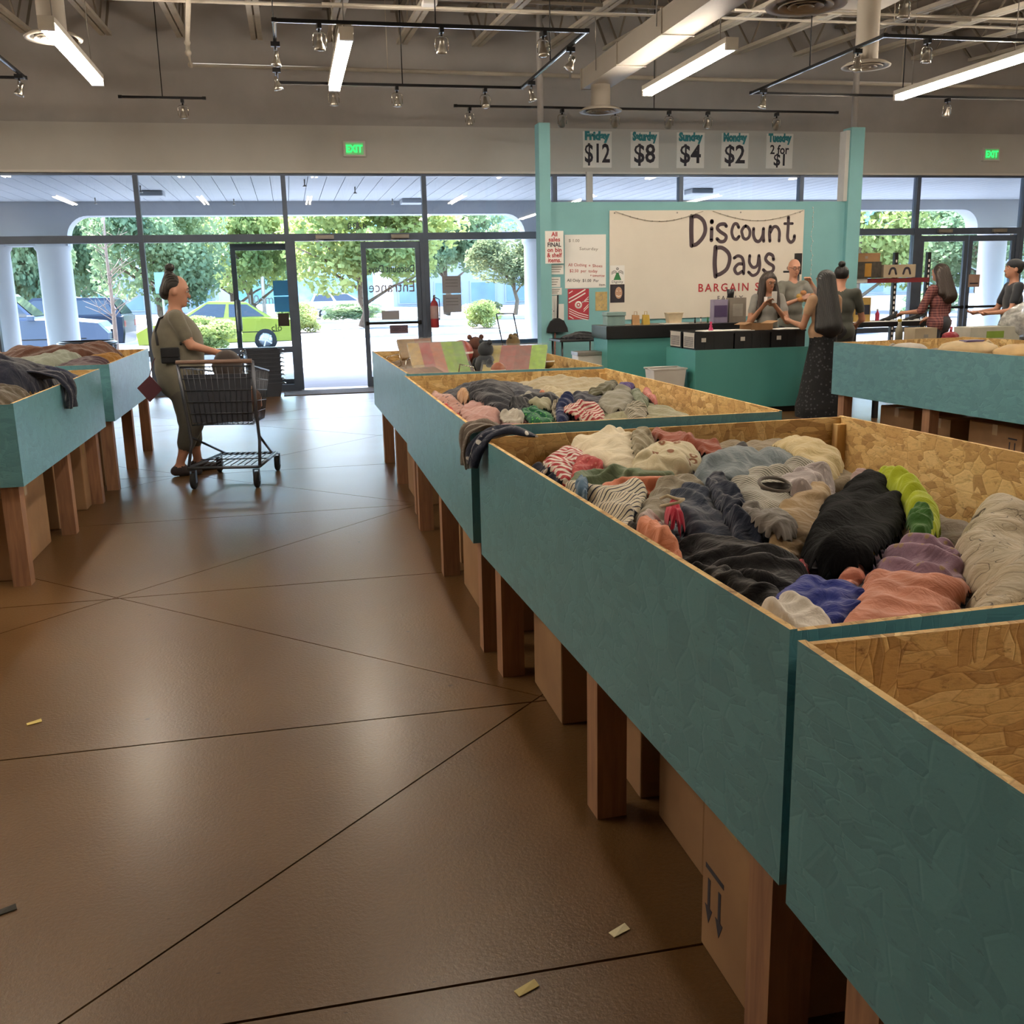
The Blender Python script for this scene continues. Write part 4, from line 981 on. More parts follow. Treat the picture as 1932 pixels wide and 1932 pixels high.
    me = bpy.data.meshes.new(name); me.from_pydata(p[M].tolist(), [], F.tolist())
    uvl = me.uv_layers.new(name='UVMap'); uu = np.stack([(U - lo[0]) * cu, (V - lo[1]) * cv], -1)[M]
    li = np.empty(len(me.loops), int); me.loops.foreach_get('vertex_index', li); uvl.data.foreach_set('uv', uu[li].astype(np.float32).ravel())
    me.polygons.foreach_set('use_smooth', [True] * len(me.polygons)); me.materials.append(m_cloth(spec)); me.update()
    o = bpy.data.objects.new(name, me); COL.objects.link(o)
    so = o.modifiers.new('cloth_thickness', 'SOLIDIFY'); so.thickness = 0.004; so.offset = -1
    su = o.modifiers.new('cloth_smoothing', 'SUBSURF'); su.levels = sub; su.render_levels = sub
    return tag(o, label, cat, group)
def hang(name, label, spec, path, width, axis, group=None, wob=0.012, seed=1, cat='clothing', parent=None, taper=None):
    """strip of cloth following a path (over a rim and down), `axis` the direction of its width"""
    R = np.random.RandomState(seed); pts = [Vector(q) for q in path]; Q = []
    for i in range(len(pts) - 1):
        for k in range(6): Q.append(pts[i].lerp(pts[i + 1], k / 6))
    Q.append(pts[-1]); n = len(Q); m = 14; ax = Vector(axis); vs = []; uv = []
    for _ in range(3): Q = [Q[0]] + [(Q[i - 1] + Q[i] * 2 + Q[i + 1]) / 4 for i in range(1, n - 1)] + [Q[-1]]
    acc = 0
    for i, q in enumerate(Q):
        d = (Q[min(i + 1, n - 1)] - Q[max(i - 1, 0)]).normalized(); nr = ax.cross(d).normalized(); acc += (Q[i] - Q[i - 1]).length if i else 0
        for j in range(m):
            s_ = (j / (m - 1) - .5); ww = width * (taper[0] + (taper[1] - taper[0]) * i / (n - 1) if taper else 1)
            off = wob * (math.sin(s_ * 22 + seed) + 0.6 * math.sin(s_ * 9 + i * .35 + seed)) * min(1, i / 5)
            vs.append(q + ax * s_ * ww + nr * off); uv.append((s_ * width, acc))
    F = [(i * m + j, i * m + j + 1, (i + 1) * m + j + 1, (i + 1) * m + j) for i in range(n - 1) for j in range(m - 1)]
    me = bpy.data.meshes.new(name); me.from_pydata([tuple(v) for v in vs], [], F); uvl = me.uv_layers.new(name='UVMap')
    for l in me.loops: uvl.data[l.index].uv = uv[l.vertex_index]
    me.polygons.foreach_set('use_smooth', [True] * len(F)); me.materials.append(m_cloth(spec))
    o = bpy.data.objects.new(name, me); COL.objects.link(o); so = o.modifiers.new('cloth_thickness', 'SOLIDIFY'); so.thickness = 0.005; so.offset = 0
    if parent is not None: o.parent = parent; return o
    return tag(o, label, cat, group)

# ------------------------------------------------------------------ the heaps of clothes
G_B = [
    ('sweatshirt', 'cream sweatshirt spread across the far end of the big clothes bin', 'plain #d8cbae', [(1.03, 3.69), (1.10, 3.65), (1.19, 3.65), (1.28, 3.58), (1.24, 3.40), (1.07, 3.03), (1.02, 3.12), (0.96, 3.22), (1.00, 3.46)]),
    ('knit_jumper', 'olive beige ribbed top tucked behind the cream sweatshirt', 'plain #948b74', [(1.24, 3.52), (1.30, 3.46), (1.25, 3.31), (1.10, 3.09), (1.16, 3.32)]),
    ('flag_shirt', 'navy flag cloth with white stars hanging over the bin corner', 'stars #1d2438 #d8d4cc', [(0.80, 3.73), (0.83, 3.73), (0.85, 3.73), (0.82, 3.58), (0.86, 3.41), (0.92, 3.35), (0.87, 3.07), (0.80, 2.96), (0.80, 3.28), (0.80, 3.56), (0.80, 3.71)]),
    ('striped_cloth', 'red and white striped flag cloth bunched beside the starred cloth', 'stripe #a83238 #ddd6cc 26', [(0.86, 3.42), (0.94, 3.57), (1.01, 3.53), (1.01, 3.36), (0.96, 3.23), (0.87, 3.05), (0.85, 3.12)]),
    ('scarf', 'rosy red patterned scarf under the cream sweatshirt', 'dots #b55050 #cf8078 60', [(0.92, 3.22), (0.98, 3.29), (1.01, 3.13), (0.96, 3.11), (0.87, 3.07)]),
    ('print_blouse', 'cream top printed with brown rings', 'rings #cfc3a2 #8a5a3c', [(1.08, 3.08), (1.21, 3.26), (1.28, 3.33), (1.34, 3.29), (1.35, 3.14), (1.28, 3.00), (1.18, 2.96), (1.08, 2.99)]),
    ('trousers', 'rust orange trousers lying along the far edge of the bin', 'plain #8f4a35', [(1.29, 3.53), (1.37, 3.63), (1.46, 3.59), (1.48, 3.35), (1.48, 3.22), (1.39, 3.08), (1.33, 3.19), (1.30, 3.34)]),
    ('hooded_jacket', 'black hooded jacket bunched behind the pale denim', 'plain #15151a', [(1.42, 3.18), (1.56, 3.37), (1.66, 3.46), (1.63, 3.32), (1.53, 3.15), (1.42, 3.05), (1.37, 3.04)]),
    ('denim_jacket', 'pale faded denim jacket with a gathered cuff', 'denim #6f7a80', [(1.25, 2.94), (1.34, 3.11), (1.46, 3.23), (1.54, 3.17), (1.66, 3.32), (1.71, 3.28), (1.76, 3.22), (1.60, 2.95), (1.46, 2.83), (1.34, 2.80), (1.24, 2.80)]),
    ('blouse', 'pale yellow blouse draped near the OSB side of the bin', 'plain #cdb98a', [(1.72, 3.36), (1.84, 3.45), (1.92, 3.49), (1.89, 3.29), (1.91, 3.18), (1.78, 2.96), (1.66, 2.86), (1.65, 2.95), (1.69, 3.15)]),
    ('striped_shirt', 'grey and white pinstriped shirt under the pale denim', 'stripe #7b7a70 #c2bcae 90', [(1.31, 2.84), (1.43, 2.88), (1.63, 3.02), (1.68, 2.94), (1.55, 2.72), (1.36, 2.49), (1.24, 2.43), (1.22, 2.55)]),
    ('pyjama_top', 'lilac white pyjama top beside the tan sleeve', 'dots #b5aaa8 #d6ccc8 45', [(1.43, 2.73), (1.62, 2.91), (1.69, 2.84), (1.60, 2.65), (1.42, 2.52), (1.38, 2.58)]),
    ('leggings', 'sage green leggings folded in a long strip', 'plain #68765c', [(0.84, 3.03), (0.94, 3.13), (1.05, 3.07), (1.17, 3.01), (1.16, 2.93), (1.02, 2.97), (0.86, 2.91)]),
    ('shorts', 'coral shorts folded beside the sage leggings', 'plain #cc7d5f', [(0.93, 2.98), (1.06, 2.98), (1.21, 2.95), (1.20, 2.87), (1.07, 2.86), (0.95, 2.86)]),
    ('sweater', 'grey beige sweater with a rolled collar', 'plain #8b8271', [(0.89, 2.54), (1.01, 2.76), (1.11, 2.91), (1.20, 2.89), (1.22, 2.81), (1.16, 2.69), (1.06, 2.61), (0.96, 2.45), (0.88, 2.42)]),
    ('jersey', 'cream baseball jersey with navy pinstripes', 'stripe #1f2740 #d8cfb8 -38', [(0.80, 2.94), (0.88, 3.10), (0.93, 3.02), (0.96, 2.91), (1.07, 2.98), (1.08, 2.91), (0.98, 2.71), (0.87, 2.51), (0.87, 2.40), (0.80, 2.44), (0.80, 2.66)]),
    ('denim_patch_shirt', 'blue denim shirt collar showing through the pinstriped jersey', 'denim #53708a', [(0.83, 2.93), (0.89, 3.05), (0.91, 3.00), (0.86, 2.84), (0.81, 2.78)]),
    ('jeans', 'dark blue jeans with a ribbed waist', 'denim #252f42', [(1.04, 2.67), (1.13, 2.78), (1.19, 2.77), (1.18, 2.64), (1.10, 2.34), (1.06, 2.23), (1.00, 2.29), (0.99, 2.43)]),
    ('navy_trousers', 'navy trousers twisted beside the dark jeans', 'plain #232a3c', [(1.22, 2.81), (1.29, 2.82), (1.24, 2.57), (1.15, 2.28), (1.14, 2.21), (1.05, 2.22), (1.12, 2.48)]),
    ('long_sleeved_shirt', 'tan jersey top with long sleeves', 'plain #a98f6a', [(1.20, 2.37), (1.33, 2.50), (1.49, 2.68), (1.55, 2.65), (1.47, 2.48), (1.29, 2.25), (1.16, 2.10), (1.11, 2.10), (1.13, 2.20)]),
    ('grey_vest', 'grey vest top with an open armhole', 'plain #77716a', [(1.16, 2.42), (1.22, 2.40), (1.26, 2.32), (1.22, 2.22), (1.16, 2.17), (1.12, 2.21), (1.12, 2.30)]),
    ('white_blouse', 'white blouse showing between the jersey and the black jumper', 'plain #c4b4ae', [(0.86, 2.43), (0.93, 2.49), (0.93, 2.33), (0.90, 2.20), (0.86, 2.18), (0.85, 2.28)]),
    ('red_sock', 'small red cloth beside the dark jeans', 'plain #b02840', [(0.95, 2.46), (0.99, 2.50), (1.01, 2.44), (0.96, 2.33), (0.91, 2.32)]),
    ('black_vest', 'black vest lying against the painted edge of the bin', 'plain #141417', [(0.80, 2.41), (0.87, 2.48), (0.90, 2.43), (0.88, 2.26), (0.84, 2.20), (0.82, 2.29)]),
    ('drawstring_shorts', 'peach shorts with a cream drawstring', 'plain #d98d6c', [(0.82, 2.33), (0.87, 2.37), (0.88, 2.24), (0.89, 2.16), (0.84, 2.06), (0.80, 2.05), (0.81, 2.19)]),
    ('yellow_shirt', 'bright lime yellow shirt against the OSB side', 'plain #b3c02a', [(1.81, 2.81), (1.92, 2.93), (2.00, 2.95), (1.90, 2.70), (1.79, 2.47), (1.66, 2.25), (1.54, 2.14), (1.56, 2.25), (1.75, 2.58)]),
    ('brown_beret', 'brown cloth cap lying by the OSB side', 'plain #4a3c30', [(1.83, 2.94), (1.94, 3.04), (1.93, 2.96), (1.84, 2.83), (1.77, 2.82)]),
    ('pink_cloth', 'pale pink cloth tucked behind the black fleece', 'plain #b59c98', [(1.74, 2.86), (1.86, 2.97), (1.84, 2.86), (1.72, 2.71), (1.66, 2.71)]),
    ('green_cloth', 'dark green cloth under the lime shirt', 'plain #3d6a2a', [(1.56, 2.28), (1.63, 2.32), (1.63, 2.25), (1.55, 2.14), (1.48, 2.12)]),
    ('pastel_shirt', 'pastel tie-dyed top crumpled beside the black fleece', 'tie #9a8fb8 #c9a8b8', [(1.39, 2.14), (1.52, 2.25), (1.56, 2.22), (1.44, 2.06), (1.36, 2.01), (1.28, 1.97), (1.23, 1.96)]),
    ('black_shorts', 'black shorts beside the tie-dyed top', 'plain #131316', [(1.41, 2.06), (1.51, 2.16), (1.65, 2.26), (1.58, 2.13), (1.49, 2.02), (1.42, 2.01)]),
    ('lace_scarf', 'sheer lilac lace scarf with tan embroidery', 'dots #9d7f92 #a98f70 40', [(1.26, 1.93), (1.37, 2.06), (1.45, 2.04), (1.55, 2.06), (1.51, 1.97), (1.39, 1.78), (1.31, 1.75), (1.26, 1.79), (1.23, 1.86)]),
    ('fur_coat', 'big black fleece jacket heaped in the middle of the bin', 'fleece #0c0c0e', [(1.17, 2.10), (1.29, 2.29), (1.50, 2.58), (1.70, 2.80), (1.84, 2.87), (1.83, 2.74), (1.76, 2.54), (1.59, 2.31), (1.44, 2.14), (1.32, 2.00), (1.22, 1.97), (1.17, 2.02)]),
    ('peach_cloth', 'small peach cloth with a frilled edge', 'plain #d98f78', [(1.16, 1.93), (1.23, 1.99), (1.26, 1.98), (1.22, 1.91), (1.16, 1.86), (1.13, 1.86)]),
    ('red_cloth', 'red cloth edge between the black jumper and black fleece', 'plain #a8303a', [(1.12, 2.05), (1.17, 2.10), (1.16, 2.04), (1.11, 1.95), (1.07, 1.93)]),
    ('dark_jumper', 'black jumper spread behind the royal blue shirt', 'plain #17161a', [(0.90, 2.29), (0.96, 2.35), (1.05, 2.30), (1.12, 2.22), (1.16, 2.12), (1.12, 2.00), (1.06, 1.90), (0.98, 1.84), (0.95, 1.91), (0.90, 2.06), (0.89, 2.18)]),
    ('black_trousers', 'black trousers folded over the front edge of the bin', 'plain #121114', [(0.82, 2.07), (0.89, 2.13), (0.95, 2.04), (0.99, 1.94), (1.00, 1.87), (0.95, 1.77), (0.90, 1.77), (0.88, 1.89), (0.83, 1.96)]),
    ('grey_white_shirt', 'white and grey top under the black trousers', 'tie #a8a096 #cfc6ba', [(0.82, 1.92), (0.88, 1.92), (0.90, 1.84), (0.90, 1.77), (0.85, 1.73), (0.82, 1.80)]),
    ('graphic_tee', 'charcoal printed T-shirt showing a white line drawing', 'dots #24242a #a8a4a0 70', [(0.82, 1.77), (0.86, 1.81), (0.88, 1.75), (0.85, 1.69), (0.81, 1.70)]),
    ('blue_shirt', 'royal blue shirt with a sharp fold', 'plain #1b2d86', [(0.91, 1.76), (0.99, 1.85), (1.10, 1.95), (1.14, 1.89), (1.17, 1.82), (1.10, 1.69), (1.00, 1.59), (0.95, 1.60), (0.96, 1.69)]),
    ('white_shirt', 'sheer white blouse at the near edge of the bin', 'plain #e6dfd4', [(0.82, 1.70), (0.90, 1.77), (0.97, 1.80), (1.01, 1.76), (0.99, 1.65), (0.93, 1.56), (0.88, 1.49), (0.86, 1.53), (0.84, 1.60)]),
    ('hoodie', 'salmon pink hoodie with a stitched hem', 'plain #d18a70', [(0.91, 1.52), (1.00, 1.63), (1.10, 1.73), (1.20, 1.88), (1.25, 1.88), (1.26, 1.79), (1.36, 1.80), (1.38, 1.77), (1.21, 1.59), (1.09, 1.48), (1.01, 1.46), (0.93, 1.47)]),
    ('muslin_wrap', 'cream muslin wrap with thin scribbled lines', 'scrib #b8aa90 #3c322a', [(1.09, 1.46), (1.19, 1.57), (1.34, 1.72), (1.45, 1.93), (1.68, 2.20), (1.90, 2.39), (2.04, 2.47), (2.16, 2.44), (1.95, 2.10), (1.48, 1.58), (1.27, 1.45), (1.16, 1.45)]),
]
G_C = [
    ('patterned_blouse', 'pink blouse with dark flowers by the bin corner', 'dots #b08a80 #5a4a50 40', [(0.73, 5.67), (0.85, 5.75), (0.88, 5.28), (0.88, 4.94), (0.78, 4.88), (0.72, 5.02)]),
    ('red_shirt', 'bright red top lying along the painted edge', 'plain #c44a4a', [(0.72, 5.32), (0.78, 5.11), (0.79, 4.61), (0.77, 4.33), (0.73, 4.38), (0.72, 4.86)]),
    ('pink_cardigan', 'dusty pink cardigan crumpled in the middle bin', 'plain #b08a84', [(0.79, 4.81), (0.89, 5.00), (0.95, 4.83), (0.94, 4.50), (0.86, 4.32), (0.77, 4.32), (0.75, 4.46)]),
    ('black_coat', 'black coat heaped in the middle bin', 'plain #22242c', [(0.88, 5.23), (1.02, 5.49), (1.13, 5.41), (1.13, 5.02), (1.04, 4.62), (0.95, 4.56), (0.89, 4.80)]),
    ('tan_blouse', 'tan ruffled top beside the black coat', 'plain #b08d6c', [(0.86, 5.40), (0.93, 5.41), (0.89, 5.05), (0.85, 4.93)]),
    ('grey_scarf', 'grey scarf beside the white lace top', 'plain #8d8b80', [(1.14, 5.06), (1.25, 5.26), (1.24, 5.03), (1.13, 4.75), (1.08, 4.76)]),
    ('coral_blouse', 'coral printed top near the far board', 'dots #b87a62 #d6c4b0 40', [(1.25, 5.12), (1.37, 5.22), (1.35, 4.96), (1.23, 4.72), (1.16, 4.74)]),
    ('lace_blouse', 'cream lace top draped over the heap', 'plain #b5a98c', [(1.31, 5.24), (1.38, 5.18), (1.38, 4.90), (1.32, 4.59), (1.24, 4.56), (1.26, 4.88)]),
    ('dark_shirt', 'dark green top beside the navy jumper', 'plain #2a3230', [(1.37, 5.03), (1.48, 5.15), (1.44, 4.88), (1.34, 4.66)]),
    ('navy_jumper', 'navy jumper with white trim in the middle bin', 'plain #1d2130', [(1.38, 4.90), (1.53, 5.18), (1.58, 5.03), (1.57, 4.85), (1.42, 4.56), (1.32, 4.54)]),
    ('black_leggings', 'black leggings looping across the middle bin', 'plain #202228', [(0.98, 4.57), (1.10, 4.79), (1.22, 4.83), (1.30, 4.87), (1.26, 4.65), (1.14, 4.56), (1.01, 4.39)]),
    ('green_tee', 'bright green T-shirt with lime print', 'dots #1f5a40 #5ab048 60', [(1.00, 4.41), (1.11, 4.57), (1.17, 4.46), (1.15, 4.30), (1.03, 4.24)]),
    ('olive_blouse', 'olive beige top under the green T-shirt', 'plain #8d8a70', [(1.06, 4.55), (1.18, 4.70), (1.21, 4.57), (1.14, 4.44)]),
    ('striped_blouse', 'white and grey striped top in the middle bin', 'stripe #9a917c #5d564c 80', [(1.17, 4.52), (1.28, 4.71), (1.28, 4.55), (1.19, 4.33), (1.14, 4.30)]),
    ('blue_beret', 'navy blue cap at the near board', 'plain #1e2a4e', [(1.16, 4.38), (1.28, 4.68), (1.34, 4.74), (1.31, 4.54), (1.22, 4.32), (1.15, 4.24)]),
    ('striped_shawl', 'red and white striped shawl behind the cream sweatshirt', 'stripe #9a3a40 #d2c6b6 30', [(1.18, 4.33), (1.28, 4.55), (1.37, 4.59), (1.44, 4.51), (1.36, 4.32), (1.25, 4.31)]),
    ('grey_hoodie', 'grey hoodie with an orange lining', 'plain #7d7a6c', [(1.44, 4.63), (1.63, 5.01), (1.76, 5.23), (1.78, 5.07), (1.65, 4.65), (1.52, 4.43), (1.45, 4.47)]),
    ('sage_jacket', 'sage green jacket beside the pink cloth', 'plain #6c7460', [(1.78, 5.11), (1.88, 5.20), (1.79, 4.84), (1.65, 4.49), (1.58, 4.41), (1.65, 4.70)]),
    ('rose_cloth', 'rose pink cloth high on the far edge', 'plain #b87068', [(1.83, 5.09), (1.93, 5.19), (1.84, 4.83), (1.75, 4.63), (1.74, 4.72)]),
    ('purple_shirt', 'purple top against the far corner', 'plain #56487a', [(1.75, 5.24), (1.89, 5.50), (1.91, 5.41), (1.83, 5.15), (1.74, 5.08)]),
    ('checked_shirt', 'grey checked shirt beside the rust trousers', 'stripe #6d6a5e #a8a290 50', [(1.51, 4.43), (1.61, 4.50), (1.63, 4.42), (1.55, 4.23), (1.47, 4.21)]),
    ('olive_jacket', 'olive jacket behind the grey hoodie', 'plain #54523f', [(1.51, 5.05), (1.70, 5.33), (1.80, 5.37), (1.67, 5.06), (1.54, 4.91)]),
    ('white_cardigan', 'white cardigan sleeve over the near board', 'plain #a9a498', [(0.90, 4.41), (0.99, 4.52), (1.01, 4.33), (0.98, 4.27), (0.92, 4.30)]),
]
G_L = [
    ('beige_jumper', 'beige jumper heaped at the near end of the side bin', 'plain #8f8266', [(-2.75, 5.55), (-1.75, 5.6), (-1.6, 6.1), (-1.9, 6.7), (-2.7, 6.6)]),
    ('tan_trousers', 'tan trousers on the side bin behind the beige jumper', 'plain #8a6a4c', [(-2.7, 6.3), (-2.0, 6.2), (-1.9, 6.9), (-2.2, 7.3), (-2.7, 7.2)]),
    ('olive_shirt', 'olive brown shirt at the painted edge of the side bin', 'plain #4a4236', [(-1.85, 5.75), (-1.46, 5.7), (-1.46, 6.35), (-1.75, 6.45)]),
    ('cream_towel', 'cream towel rolled at the far end of the side bin', 'plain #8f8a72', [(-2.7, 7.0), (-2.25, 6.95), (-2.1, 7.6), (-2.6, 7.8)]),
    ('navy_jacket', 'navy jacket heaped high in the side bin', 'plain #191d2c', [(-2.35, 6.55), (-1.95, 6.3), (-1.5, 6.45), (-1.46, 7.2), (-1.7, 7.6), (-2.2, 7.6)]),
    ('striped_towel', 'red and white striped towel over the navy jacket', 'stripe #b0685c #c9beb0 60', [(-2.45, 7.1), (-2.1, 7.0), (-1.85, 7.2), (-1.95, 7.45), (-2.3, 7.5)]),
    ('dark_blue_shirt', 'dark blue top at the far board of the side bin', 'plain #2b3148', [(-2.0, 7.5), (-1.5, 7.45), (-1.46, 7.85), (-2.1, 7.9)]),
]
G_M = [
    ('plum_cloth', 'plum cloth bunched in the bin closest to the windows', 'plain #4d3a44', [(-1.9, 8.3), (-1.45, 8.25), (-1.45, 9.0), (-1.8, 9.1)]),
    ('brown_blanket', 'brown blanket in the bin closest to the windows', 'plain #5a3a2c', [(-2.6, 9.2), (-1.6, 9.2), (-1.5, 10.2), (-2.6, 10.3)]),
    ('grey_fleece', 'pale grey green fleece in the bin closest to the windows', 'plain #8d9486', [(-2.5, 8.3), (-1.9, 8.25), (-1.62, 8.7), (-1.75, 9.2), (-2.4, 9.1)]),
    ('mustard_cloth', 'mustard yellow cloth in the bin closest to the windows', 'plain #9a6f2e', [(-1.75, 8.95), (-1.46, 8.9), (-1.45, 9.6), (-1.7, 9.7)]),
]
SURF = {
    'B': lambda x, y: (lambda t: .905 + .03 * t + .115 * t ** 3 * np.clip((x - .75) / .5, 0, 1) + .03 * np.exp(-((x - 1.35) / .4) ** 2))(np.clip((y - 1.4) / 2.35, 0, 1)) - .22 * np.clip((x - 1.8) / .4, 0, 1),
    'C': lambda x, y: (lambda t: .905 + .14 * t * np.clip((x - .7) / .35, 0.2, 1))(np.clip((y - 3.87) / 2.5, 0, 1)) - .10 * np.clip((y - 5.7) / .5, 0, 1) - .08 * np.clip((x - 1.75) / .25, 0, 1)}
hfB = HF(0.70, 2.40, 1.40, 3.80, lambda X, Y: SURF['B'](X, Y) - 0.135)
hfC = HF(0.66, 2.08, 3.86, 6.40, lambda X, Y: SURF['C'](X, Y) - 0.075)
hfL = HF(-2.82, -1.38, 5.48, 7.98, lambda X, Y: 0.93 + 0.03 * np.sin(X * 5) + 0 * Y)
hfM = HF(-2.78, -1.36, 8.16, 10.44, lambda X, Y: 0.95 + 0 * X)
hfB.lim = (0.80, 2.27, 1.45, 3.72); hfC.lim = (0.71, 1.99, 3.90, 6.34); hfL.lim = (-2.78, -1.44, 5.53, 7.92); hfM.lim = (-2.72, -1.41, 8.21, 10.40)
# garments that lie underneath and fill the bins
UND = [(hfB, 'big', [('plain #3a3a44', 'charcoal', 0.81, 1.46, 1.6, 2.2), ('plain #6a5a54', 'taupe', 1.5, 1.46, 2.28, 2.1), ('plain #5a6470', 'slate', 0.80, 2.15, 1.6, 2.95), ('plain #8a7a6c', 'fawn', 1.5, 2.05, 2.28, 2.9), ('plain #4a4450', 'dusky violet', 0.78, 2.85, 1.55, 3.7), ('plain #7a6a50', 'khaki', 1.45, 2.8, 2.26, 3.72)]),
       (hfC, 'middle', [('plain #8a6a68', 'dusky rose', 0.72, 3.93, 1.4, 5.1), ('plain #8d8a70', 'grey olive', 1.3, 3.93, 1.98, 5.1), ('plain #2c2f3a', 'dark navy', 0.74, 5.0, 1.4, 6.3), ('plain #a09478', 'pale khaki', 1.3, 5.0, 2.0, 6.3)])]
sd = 100
for hf, nm, L in UND:
    for spec, cn, x0, y0, x1, y1 in L:
        sd += 1; garment('under_layer', '%s garment at the bottom of the %s clothes bin' % (cn, nm), spec, [(x0, y0), (x1, y0), (x1, y1), (x0, y1)], hf, sd, group='garments in the %s clothes bin' % nm, steps=20, cap=0.03, cell=0.03, dome=0.06, grow=1.0)
_last = ('black_vest', 'white_blouse', 'red_sock', 'drawstring_shorts', 'yellow_shirt', 'green_cloth')
G_B = [g for g in G_B if g[0] not in _last] + [g for n_ in _last for g in G_B if g[0] == n_]
for G, hf, nm in ((G_B, hfB, 'big'), (G_C, hfC, 'middle'), (G_L, hfL, 'side'), (G_M, hfM, 'window')):
    for (name, label, spec, poly) in G:
        sd += 1
        garment(name, label, spec, poly, hf, sd, group='garments in the %s clothes bin' % nm, cap=0.06, dome={'fur_coat': 0.16, 'yellow_shirt': .26, 'drawstring_shorts': .22, 'black_vest': .18, 'red_sock': .3, 'muslin_wrap': 0.30, 'dark_jumper': 0.11, 'black_trousers': 0.11, 'leggings': .08, 'shorts': .08}.get(name, 0.15 if nm != 'side' else 0.26), crump=(1.02, 1.10) if name == 'fur_coat' else (1.10, 1.36), grow=1.14 if nm in ('big', 'middle') else 1.0, lift=0.04 if name in _last[:4] else 0.012)
# pieces that hang over rims
hang('flag_strap', 'navy starred strap of the flag cloth looped over the bin rim', 'stars #1d2438 #d8d4cc', [(0.86, 3.55, 0.97), (0.78, 3.62, 0.985), (0.70, 3.66, 0.965), (0.655, 3.68, 0.90), (0.65, 3.69, 0.84)], 0.13, (0, 1, 0), 'garments in the big clothes bin', seed=3)
hang('brown_scarf', 'grey brown scarf hanging down between the two clothes bins', 'plain #6d6258', [(0.80, 3.80, 0.96), (0.72, 3.815, 0.985), (0.655, 3.82, 0.965), (0.645, 3.815, 0.90), (0.645, 3.81, 0.82)], 0.10, (0, 1, 0.15), 'garments in the big clothes bin', seed=5)
hang('navy_sleeve', 'navy sleeve hanging over the painted edge of the side bin', 'plain #191d2c', [(-1.75, 6.75, 1.04), (-1.55, 6.72, 1.05), (-1.42, 6.7, 1.03), (-1.375, 6.68, 0.94), (-1.37, 6.66, 0.83)], 0.20, (0, 1, 0), 'garments in the side clothes bin', seed=8, wob=0.02)
tag(MB().tube([(0.845, 2.20, 1.0), (0.85, 2.17, 1.012), (0.87, 2.16, 1.005), (0.875, 2.13, 1.01), (0.855, 2.11, 1.008), (0.84, 2.13, 1.0), (0.83, 2.16, 0.99)], 0.004, 6).build('drawstring', m_cloth('plain #cfc0a0')), 'cream drawstring on the peach shorts', 'cord', 'garments in the big clothes bin')
ao = thing('grey_armhole', 'open grey armhole lying on the tan long-sleeved shirt', 'clothing', (1.20, 2.31, 0.992), 0.5, 'garments in the big clothes bin')
m_ = MB(); m_.tube([(0.05 * math.cos(a), 0.034 * math.sin(a), 0.012 * math.sin(a)) for a in [k * math.pi / 10 for k in range(20)]], 0.005, 8, closed=True); m_.build('hem', m_cloth('plain #77716a'), ao)
m_ = MB(); m_.lathe((0, 0, -0.012), [(0.001, -0.006), (0.036, 0.0), (0.04, 0.010)], 18); m_.build('lining', m_cloth('plain #3a3632'), ao)  # dark disc stands in for the shade inside the armhole
# white garment in the nearly empty bin, and the pale cloth at its corner
hfA = HF(0.76, 2.36, -1.1, 1.38, lambda X, Y: 0.55 + 0.22 * np.clip((X - 1.15) / .6, 0, 1) * np.clip((1.05 - Y) / .4, 0, 1))
garment('white_garment', 'white garment lying alone in the nearly empty bin', 'plain #cfc4b8', [(1.12, 0.55), (1.75, 0.5), (1.8, 1.05), (1.25, 1.0), (1.1, 0.85)], hfA, 501, cap=0.12)

# ------------------------------------------------------------------ cardboard boxes under the bins
def m_card(name, a, b_):
    m, nt, b, out = _newmat(name); w = N(nt, 'TexWave', Scale=90.0, Distortion=0.3); n = N(nt, 'TexNoise', Scale=4.0, Detail=4.0)
    w.bands_direction = 'Z'; nt.links.new(coords(nt), w.inputs[0]); nt.links.new(coords(nt), n.inputs[0])
    nt.links.new(ramp(nt, n.outputs[0], [(0.3, lin(a)), (0.7, lin(b_))]), b.inputs['Base Color']); b.inputs['Roughness'].default_value = 0.85
    bump(nt, b, w.outputs['Fac'], 0.08, 0.002); return m
M_CARD = m_card('corrugated_card', '#8a6849', '#a07c58'); M_CARDD = m_card('dark_corrugated_card', '#4a3a2e', '#57463a'); M_TAPE = mat('packing_tape', '#b59a70', 0.25, var=0.05)
def carton(label, x0, x1, y0, y1, h, dark=False, arrows=None, tape=True, face='-x'):
    t = thing('cardboard_box', label, 'box', ((x0 + x1) / 2, (y0 + y1) / 2, 0), group='boxes stored under the bins'); w, d = (x1 - x0) / 2, (y1 - y0) / 2; m = M_CARDD if dark else M_CARD
    MB().bbox(-w, w, -d, d, 0, h - 0.003, 0.006).build('carton', m, t)
    MB().box(-w + .004, w - .004, -d + .004, -0.002, h - .004, h).build('flap', m, t); MB().box(-w + .004, w - .004, 0.002, d - .004, h - .004, h).build('flap', m, t)
    if tape:
        tp = MB(); tp.box(-w - .0006, w + .0006, -0.028, 0.028, h - .08, h + .0008); tp.build('tape', M_TAPE, t)
    if arrows:
        y, z, k = arrows; a = MB()
        for s in (-1, 1):
            yy = y + s * 0.035 * k
            a.prism([(yy - .008 * k, z), (yy + .008 * k, z), (yy + .008 * k, z - .09 * k), (yy + .024 * k, z - .09 * k), (yy, z - .14 * k), (yy - .024 * k, z - .09 * k), (yy - .008 * k, z - .09 * k)], -w - .001, -w - .0003, 'yz')
        a.box(-w - .001, -w - .0003, y - .06 * k, y + .06 * k, z + .02, z + .032); a.build('printed_arrows', M_INK, t)
    return t
carton('cardboard box under the big bin with two printed arrows on its side', 0.842, 1.35, 1.61, 1.90, 0.44, arrows=(0.075, 0.19, 0.8))
